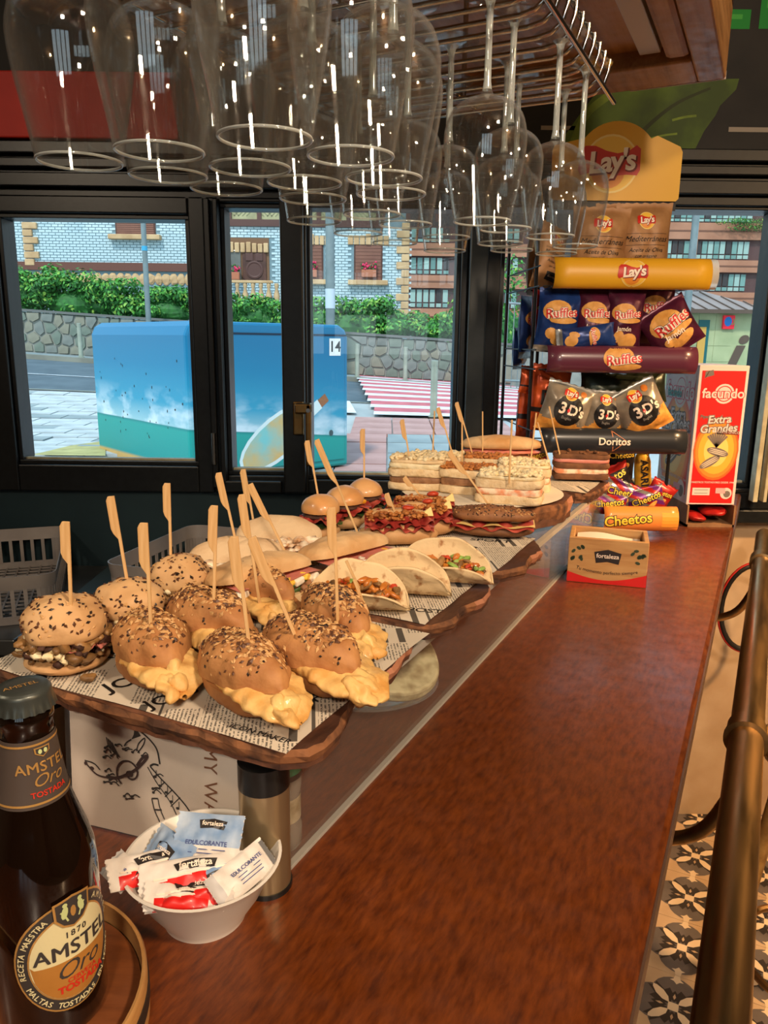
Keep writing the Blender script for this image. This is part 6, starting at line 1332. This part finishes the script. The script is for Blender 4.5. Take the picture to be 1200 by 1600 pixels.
    # ring lettering
    def ringtext(s, a0, a1, flip):
        for i, ch in enumerate(s):
            if ch == ' ': continue
            a = a0 + (a1 - a0) * i / max(1, len(s) - 1); R_ = (W_ - .0044, H_ - .0044); P.text(ch, (R_[0] * cos(a), R_[1] * sin(a)), .0046, LCRM, 6, rot=a - PI / 2 + (PI if flip else 0), bold=.02)
    ringtext('RECETA MAESTRA', rad(192), rad(122), False); ringtext('MALTAS TOSTADAS EN HORNO', rad(208), rad(340), True); ringtext('AMSTEL', rad(58), rad(10), False)
    # crest
    P.poly([(-.0105, .0365), (0, .0385), (.0105, .0365), (.0100, .0255), (.006, .0205), (0, .0180), (-.006, .0205), (-.0100, .0255)], GOLD, 8); P.poly([(-.0092, .0354), (0, .0372), (.0092, .0354), (.0088, .0262), (.0052, .0216), (0, .0194), (-.0052, .0216), (-.0088, .0262)], LBLK, 9)
    for s_ in (-1, 1):
        P.ell((s_ * .0046, .0295), .0018, .0040, GRNC, 10, 10, rot=s_ * .2); P.ell((s_ * .0042, .0340), .0014, .0014, GRNC, 10, 8); P.stroke([(s_ * .0044, .0285), (s_ * .0068, .0305)], .0009, GRNC, 10); P.stroke([(s_ * .0042, .0265), (s_ * .0030, .0235)], .0010, GRNC, 10)
    P.ell((0, .0285), .0016, .0036, GOLD, 10, 8)
    P.build('body_label', fb_, t, kind=None, fine=.004)
    return t
face = math.atan2(-.386, .199) + rad(25)
bottle((-.199, .386, .019), 'brown beer bottle with an oval cream and gold label', face)
bottle((-.262, .401, .019), 'second beer bottle with a blue label cut off by the left edge', face - .1, True)

# ---- bowl of sachets
bc = atz(292, 1432, 0); bc = Vector((bc.x + .013, bc.y + .004, 0))
CER = mat('white_ceramic', (226, 218, 206), .25, coat=.3)
bo = MB().lathe([(.0, .003), (.024, .003), (.026, .0), (.029, .0), (.030, .004), (.041, .022), (.048, .038), (.054, .047), (.0555, .0495), (.0535, .0500), (.046, .042), (.038, .024), (.026, .008), (.0, .006)], 64, capb=False, capt=False).build('ceramic_bowl', CER, loc=bc, smooth=50); bo.scale = (1.04, 1.04, 1); tag(bo, 'small white ceramic bowl full of sugar sachets', 'bowl')
SWH = mat('sachet_white', (230, 222, 212), .5, col2=(216, 206, 196), vscale=60, bump=.3, bscale=140); SBL = mat('sachet_blue', (96, 134, 180), .45, col2=(186, 200, 216), vscale=40, lo=.3, hi=.7); SGR = mat('sachet_grey', (188, 184, 182), .45)
BINK = mat('blue_ink', (60, 74, 130), .5)
def sachet(c, w, h, eul, kind, label, seed, th=.0035):
    t = thing('sugar_sachet', label, 'sachet', c, eul, 'sachets in the white bowl')
    def f(x, y):
        ax, ay = min(1, abs(2 * x / w) / .86), min(1, abs(2 * y / h)); e = max(0, 1 - ax ** 3) ** .8 * max(0, 1 - ay ** 3) ** .8; n_ = noise.noise(Vector((x * 120, y * 120, seed * 5.1)))
        return th * e * (1 + .9 * n_) + .0004
    bend = lambda x, y: .10 * x * x / w * (1 if seed % 2 else -1) * 2
    zig = lambda a: 0
    mats = [SWH, FRD, SBL, SGR]
    def kf(a, b):
        if kind == 'red': return 1 if (.10 < a < .9 and b < .36 + .22 * a) else 0
        if kind == 'blue': return 2 if b > .36 else 0
        if kind == 'sky': return 2
        return 0 if a > .16 else 3
    mb = MB(); mb.grid(lambda a, b: ((a - .5) * w + .0009 * (sin(b * h / .0022 * PI) if a in (0, 1) else 0), (b - .5) * h, f((a - .5) * w, (b - .5) * h) + bend((a - .5) * w, 0)), 26, 18, kf=kf)
    mb.grid(lambda a, b: ((.5 - a) * w, (b - .5) * h, -f((a - .5) * w, (b - .5) * h) + bend((.5 - a) * w, 0)), 26, 18, kf=lambda a, b: 0)
    bd = mb.build('packet', mats, t, smooth=60)
    P = Print(); fm = lambda x, y, hh_: (x, y, f(x, y) + bend(x, 0) + .0004 + hh_)
    if kind == 'red': banner(P, (w * .04, h * .24), w * .42, h * .30, 1, bs=.27); P.stroke(sp2([(-w * .36, -h * .02), (0, h * .0), (w * .38, h * .10)]), .0012, CREAM, 2)
    if kind == 'blue':
        banner(P, (w * .05, h * .28), w * .42, h * .22, 1, bs=.27); P.text('EDULCORANTE', (0, -h * .12), w * .088, BINK, 2, bold=.02)
        for k in range(3): P.stroke([(-w * .3 + .003 * k, -h * .24 - .0026 * k), (w * .3 - .002 * k, -h * .24 - .0026 * k)], .0006, BINK, 2)
    if kind == 'sky': banner(P, (0, 0), w * .42, h * .4, 1, bs=.27)
    if kind == 'white':
        P.text('EDULCORANTE', (w * .1, h * .1), h * .16, BINK, 2, bold=.02)
        for k in range(3): P.stroke([(-w * .1, -h * .05 - .0026 * k), (w * .3, -h * .05 - .0026 * k)], .0006, BINK, 2)
        P.rect(w * .44, -h * .4, w * .5, h * .4, BAN, 2)
    if P.v: P.build('print', fm, bd)
    return t
def spos(px, py, z): return atz(px, py, z)
fx = rad(38)
sachet(spos(326, 1310, .062), .050, .034, (rad(44), 0, rad(-6)), 'blue', 'blue and white sweetener sachet on top of the pile', 1)
sachet(spos(300, 1366, .053), .072, .024, (rad(34), 0, rad(15)), 'red', 'white and red sugar stick lying across the front of the bowl', 2)
sachet(spos(232, 1356, .050), .058, .023, (rad(34), rad(8), rad(34)), 'red', 'red and white sugar stick leaning over the left rim', 3)
sachet(spos(262, 1330, .053), .045, .026, (rad(44), 0, rad(-40)), 'sky', 'blue sachet tucked behind the sugar sticks', 4)
sachet(spos(296, 1396, .046), .060, .020, (rad(28), 0, rad(10)), 'red', 'red sugar stick under the front stick', 5)
sachet(spos(284, 1404, .0455), .048, .017, (rad(22), 0, rad(4)), 'red', 'lowest red sugar stick at the front rim', 6)
sachet(spos(376, 1366, .049), .052, .024, (rad(40), rad(-6), rad(52)), 'white', 'white sachet with a dark end over the right rim', 7)
sachet(spos(342, 1372, .049), .042, .022, (rad(34), 0, rad(22)), 'sky', 'blue grey sachet under the right side of the pile', 8)
sachet(spos(190, 1362, .051), .026, .020, (rad(30), rad(10), rad(-38)), 'white', 'clear ended sachet sticking out at the left rim', 9)

# ---- green capped shaker, sign
js = thing('spice_shaker', 'clear shaker with a green cap behind the metal post', 'shaker', B(.473, -.330, 0))
MB().lathe([(.0, .001), (.016, .0), (.0175, .003), (.0175, .018), (.0165, .022), (.0165, .05), (.0175, .054), (.0175, .066), (.014, .072), (.0, .073)], 32, capb=False, capt=False).build('jar', mat('cloudy_jar', (190, 176, 160), .2, trans=.5), js, smooth=50)
MB().lathe([(.0167, .026), (.0168, .048)], 32, capb=False, capt=False).build('jar_label', mat('jar_label', (206, 190, 160), .5, col2=(150, 130, 90), vscale=60), js, smooth=50)
MB().lathe([(.0, .092), (.013, .0915), (.0172, .088), (.0180, .082), (.0180, .070), (.0, .070)], 32, capb=False, capt=False).build('cap', mat('green_cap', (24, 158, 112), .35), js, smooth=50)
MB().lathe([(.0182, .066), (.0182, .071)], 32, capb=False, capt=False).build('cap_ring', BLKP, js, smooth=50)
p0, p1 = B(.408, -.512, 0), B(.440, -.340, 0); w = (p1 - p0).length; hS = .1125
sg = thing('my_way_sign', 'white paper sign reading MY WAY in a clear sleeve under the board', 'sign', p0, (rad(-4), 0, math.atan2(p1.y - p0.y, p1.x - p0.x)))
sf = lambda x, y: -.004 * sin(PI * x / w) + .002 * sin(5 * x / w)
MB().grid(lambda a, b: (.004 + a * (w - .008), sf(a * w, b * hS), .002 + b * (hS - .003)), 20, 8).build('sheet', mat('sign_paper', (226, 212, 198), .6, col2=(216, 200, 184), vscale=8), sg, smooth=60)
MB().grid(lambda a, b: (a * w, sf(a * w, 0) - .0016, b * hS), 20, 2).build('sleeve', clear_mat('sleeve_film', (.97, .97, .97), .03, .4, rough=.08, power=4, haze=.03), sg, smooth=60)
P = Print(); BRN = mat('sign_brown_ink', (120, 72, 40), .5); DRD = mat('sign_dark_ink', (52, 26, 24), .5)
k_ = w / 290.0    # drawing units
D = lambda x, y: (.004 + x * k_, .002 + (170 - y) * k_)
P.text('MY WA', D(228, 62), .0170, BRN, 1, rot=-PI / 2, bold=.004, space=1.1); P.text('Y', D(231, 109), .0170, BRN, 1, rot=-PI / 2, bold=.004)
def dst(pts, wd, m_=INK): P.stroke(sp2([D(*q) for q in pts], 5), wd * k_, m_, 1)
import itertools
spn = [(100 + (24 - 5.2 * a) * cos(a * 1.9 + 2.2), 75 + (24 - 5.2 * a) * sin(a * 1.9 + 2.2)) for a in [i * .18 for i in range(26)]]
dst(spn, 3, DRD); dst([(60, 88), (80, 86), (105, 72), (122, 56), (130, 44), (122, 48), (112, 62)], 4.5, DRD); P.ell(D(101, 76), 5 * k_, 5 * k_, DRD, 2); P.ell(D(36, 80), 4 * k_, 3 * k_, DRD, 2); P.ell(D(26, 74), 3 * k_, 3 * k_, DRD, 2); dst([(26, 74), (44, 88), (66, 89)], 2.5, DRD); dst([(24, 70), (40, 72), (50, 80)], 2)
P.poly([D(*q) for q in ((110, 2), (108, 16), (104, 24), (112, 20), (120, 16))], INK, 1); dst([(110, 4), (124, 12), (136, 20), (146, 32), (150, 52)], 2.6); dst([(112, 40), (116, 28), (126, 18), (124, 28), (114, 42)], 2); dst([(104, 24), (96, 30), (92, 36)], 2.4)
dst([(134, 58), (150, 72), (176, 92), (196, 112), (210, 140)], 2.2); dst([(130, 60), (144, 80), (168, 108), (184, 140)], 1.6); dst([(134, 58), (140, 54), (148, 54)], 3)
for t_ in (.2, .4, .6, .8): dst([(134 + 60 * t_, 58 + 46 * t_), (130 + 46 * t_, 62 + 62 * t_)], 1.6)
for (x, y) in ((142, 66), (150, 78), (160, 86), (168, 98), (178, 106), (184, 120), (196, 124)): P.ell(D(x, y + 6), 3 * k_, 2.2 * k_, INK, 2, 8); dst([(x + 2, y + 6), (x + 2, y - 4)], 1.2)
dst([(136, 106), (140, 122), (148, 138), (152, 150)], 1.8); dst([(146, 104), (150, 120), (160, 140)], 1.6); dst([(136, 106), (146, 104)], 2.4); dst([(140, 122), (152, 120)], 2.4)
rr = random.Random(9)
for i in range(24):
    a = rr.uniform(0, 2 * PI); R_ = rr.uniform(30, 46); x, y = 100 + R_ * cos(a) * 1.15, 72 + R_ * sin(a) * .95
    if x > 128 and y < 60: continue
    P.ell(D(x, y), 2.6 * k_, 2 * k_, INK, 2, 8); dst([(x, y), (x + rr.uniform(5, 9), y - rr.uniform(2, 6)), (x + rr.uniform(9, 14), y - rr.uniform(-2, 3))], 1.8)
for q in range(4): dst([(62 + q * 3, 28 + q * 2), (66 + q * 3, 42), (78 + q * 2, 52 + q)], 1.4)
P.build('drawing', lambda x, y, h: (x, sf(x, y) - .0004 - h * .5, y), sg)
# ---- grey plastic baskets
GRYP = mat('grey_plastic', (146, 138, 132), .5, col2=(130, 122, 118), vscale=10)
def basket(c, rot, L, W, H, label, seed):
    t = thing('plastic_basket', label, 'basket', c, rot, 'grey plastic baskets on the worktop')
    def rr_path(L, W, r, n=6):
        out = []
        for (cx, cy, a0) in ((L / 2 - r, W / 2 - r, 0), (-L / 2 + r, W / 2 - r, 90), (-L / 2 + r, -W / 2 + r, 180), (L / 2 - r, -W / 2 + r, 270)):
            for i in range(n + 1): a = rad(a0 + 90 * i / n); out.append((cx + r * cos(a), cy + r * sin(a)))
        return out
    p = rr_path(L, W, .035); N = len(p)
    def bandm(z0, z1, th=.003, fl0=0, fl1=0):
        mb = MB(); vs = []; fs = []
        for (ins, z, f_) in ((0, z0, fl0), (0, z1, fl1), (th, z1, fl1), (th, z0, fl0)):
            for x, y in p: L_ = math.hypot(x, y); s_ = (L_ - ins + f_) / L_; vs.append((x * s_, y * s_, z))
        for k in range(4):
            for i in range(N): fs.append((k * N + i, k * N + (i + 1) % N, ((k + 1) % 4) * N + (i + 1) % N, ((k + 1) % 4) * N + i))
        return mb.add(vs, fs)
    bandm(H - .035, H, fl1=.006).build('rim_band', GRYP, t, smooth=40); bandm(0, .02).build('bottom_band', GRYP, t, smooth=40)
    # ribs between the bands
    per = []
    for i in range(N):
        a, b2 = p[i], p[(i + 1) % N]; Ls = math.hypot(b2[0] - a[0], b2[1] - a[1]); n = max(1, int(Ls / .028))
        for k in range(n): per.append((a[0] + (b2[0] - a[0]) * k / n, a[1] + (b2[1] - a[1]) * k / n, math.atan2(b2[1] - a[1], b2[0] - a[0])))
    for x, y, a in per: MB().box((0, 0, 0), (.009, .003, H - .05)).build('rib', GRYP, t, loc=(x * .992, y * .992, H / 2 - .008), rot=a)
    n = int(L / .03)
    for k in range(n): MB().bx(-.0025, .0025, -W / 2 + .01, W / 2 - .01, .002, .006).build('floor_slat', GRYP, t, loc=(-L / 2 + (k + .5) * L / n, 0, 0))
    for k in range(int(W / .03)): MB().bx(-L / 2 + .01, L / 2 - .01, -.0025, .0025, .002, .0055).build('floor_slat', GRYP, t, loc=(0, -W / 2 + (k + .5) * .03, 0))
    return t
zr = -.13
a = atz(84, 896, zr); b_ = atz(102, 822, zr); Wd = (b_ - a).length; ang = math.atan2(b_.y - a.y, b_.x - a.x) - PI / 2
c = a + Vector((cos(ang), sin(ang), 0)) * -.21 + Vector((-sin(ang), cos(ang), 0)) * Wd / 2; c.z = -.249
basket(c, ang, .42, Wd, .12, 'left grey plastic basket on the steel worktop', 1)
zr = -.075
a = atz(162, 880, zr); b_ = atz(300, 820, zr); Wd = (b_ - a).length; ang = math.atan2(b_.y - a.y, b_.x - a.x) - PI / 2
c = a + Vector((cos(ang), sin(ang), 0)) * .17 + Vector((-sin(ang), cos(ang), 0)) * Wd / 2; c.z = -.194
basket(c, ang, .34, Wd, .12, 'grey plastic basket behind the rear seeded burger', 2)
# ================================================================== hanging glasses
WG = clear_mat('wine_glass', (.985, .99, .985), .07, .6, rough=.03, power=3.2, haze=.003, haze_edge=.12, haze_col=(.8, .76, .7)); WGR = clear_mat('wine_glass_rim', (.93, .97, .95), .16, .7, power=2, haze=.26, haze_edge=.5, haze_col=(.85, .9, .86))  # bowl edges and rims whitened by diffuse colour, standing in for bright reflections
ZR = .55        # rim height of the hanging glasses
rk = thing('glass_rack', 'chromed wire rack for hanging wine glasses under the canopy', 'glass rack', B(0, 0, 0), BROT)
zk = .768
for y in [.30 + .0345 * k for k in range(27)]:
    if y > 1.215: break
    MB().tube([(-.66, y, zk)] + [(-.285, y, zk), (-.268, y, zk + .003), (-.256, y, zk + .012), (-.250, y, zk + .03), (-.249, y, zk + .045)], .0030, 8).build('rod', CHROME, rk, smooth=50)
for x, z in ((-.2445, zk - .004), (-.2545, zk + .045), (-.45, zk + .006), (-.655, zk + .005)): MB().tube([(x, .28, z), (x, 1.225, z)], .0034, 10).build('rail', CHROME, rk, smooth=50)
for y in (.45, 1.15):
    for x in (-.45,): MB().tube([(x, y, zk + .005), (x, y, .915)], .004, 8).build('hanger', CHROME, rk, smooth=40)
def glass_proto(R, rim, hb, ht):
    """upside down: z = 0 at the rim plane"""
    outer = [(rim, 0), (rim + (R - rim) * .35, hb * .2), (rim + (R - rim) * .8, hb * .45), (R, hb * .64), (R * .965, hb * .76), (R * .86, hb * .86), (R * .66, hb * .935), (R * .40, hb * .98), (R * .18, hb * 1.005), (.0050, hb * 1.05)]
    outer = [(p.x, p.y) for p in spline(outer, 3)]
    inner = [(max(.0004, r - .0011), z - (0 if z < hb * .8 else .0016 * (z - hb * .8) / (hb * .2))) for r, z in outer]
    t = thing('wine_glass', 'x', 'wine glass', (0, 0, 0), 0, 'wine glasses hanging upside down under the canopy')
    MB().lathe(outer + inner[::-1], 40, capb=False, capt=False).build('bowl', WG, t, smooth=60)
    MB().tube([((rim - .0005) * cos(a), (rim - .0005) * sin(a), 0) for a in [2 * PI * i / 40 for i in range(40)]], .0011, 6, closed=True).build('rim', WGR, t, smooth=80)
    MB().lathe([(.0050, hb * 1.05), (.0038, hb * 1.12), (.0034, (hb + ht) / 2), (.0036, ht - .012), (.0055, ht - .005), (.009, ht - .002)], 16, capb=False, capt=False).build('stem', WGR, t, smooth=60)
    MB().lathe([(.009, ht - .002), (.024, ht + .0015), (.033, ht + .002), (.033, ht + .0032), (.0, ht + .0034)], 36, capb=False, capt=False).build('foot', WG, t, smooth=60)
    return t
HT = zk + .003 - ZR
big = glass_proto(.0445, .0312, .125, HT); small = glass_proto(.0395, .0300, .108, HT)
spots = [(.446, -.483, 0, 'leftmost hanging wine glass, against the red wall strip'), (.446, -.404, 0, 'second hanging wine glass from the left in the front row'), (.447, -.314, 0, 'big front wine glass right of the second one'), (.511, -.455, 0, 'wine glass behind the leftmost front glasses'), (.515, -.376, 0, 'wine glass in the second row behind the big front glass'), (.513, -.286, 0, 'second row wine glass at the guest side'),
         (.575, -.446, 0, 'third row wine glass above the middle casement'), (.580, -.368, 0, 'third row wine glass at the middle of the rack'), (.590, -.298, 0, 'third row wine glass at the guest side'), (.645, -.400, 0, 'fourth row wine glass towards the window'), (.652, -.322, 0, 'fourth row wine glass at the guest side'), (.76, -.47, 1, 'wine glass hanging low over the tall street lamp post'), (.745, -.39, 1, 'wine glass between the big front group and the lone glass'),
         (.866, -.472, 1, 'wine glass with straight rim over the house window'), (.822, -.387, 1, 'wine glass just left of the lone bell shaped glass'), (.832, -.299, 0, 'bell shaped wine glass hanging alone at the middle right'), (.896, -.293, 1, 'wine glass just right of the bell shaped glass'), (.94, -.385, 1, 'wine glass behind the bell shaped glass'), (.965, -.47, 1, 'rear wine glass near the window mullion'), (.978, -.262, 1, 'wine glass in front of the yellow snack sign'), (1.02, -.34, 1, 'wine glass behind the right hand group'), (1.085, -.255, 1, 'farthest wine glass, beside the brown crisp bags'), (1.097, -.348, 1, 'rear wine glass above the white sandwiches'), (1.07, -.44, 1, 'rear wine glass over the wide mullion'), (1.16, -.30, 1, 'last wine glass at the end of the rack')]
used = set()
for u, v, k, lb in spots:
    p = (big, small)[k]
    if k not in used: used.add(k); g = p
    else: g = copy_tree(p)
    g.location = B(u, v, ZR); g.rotation_euler = (0, 0, u * 7); g['label'] = lb
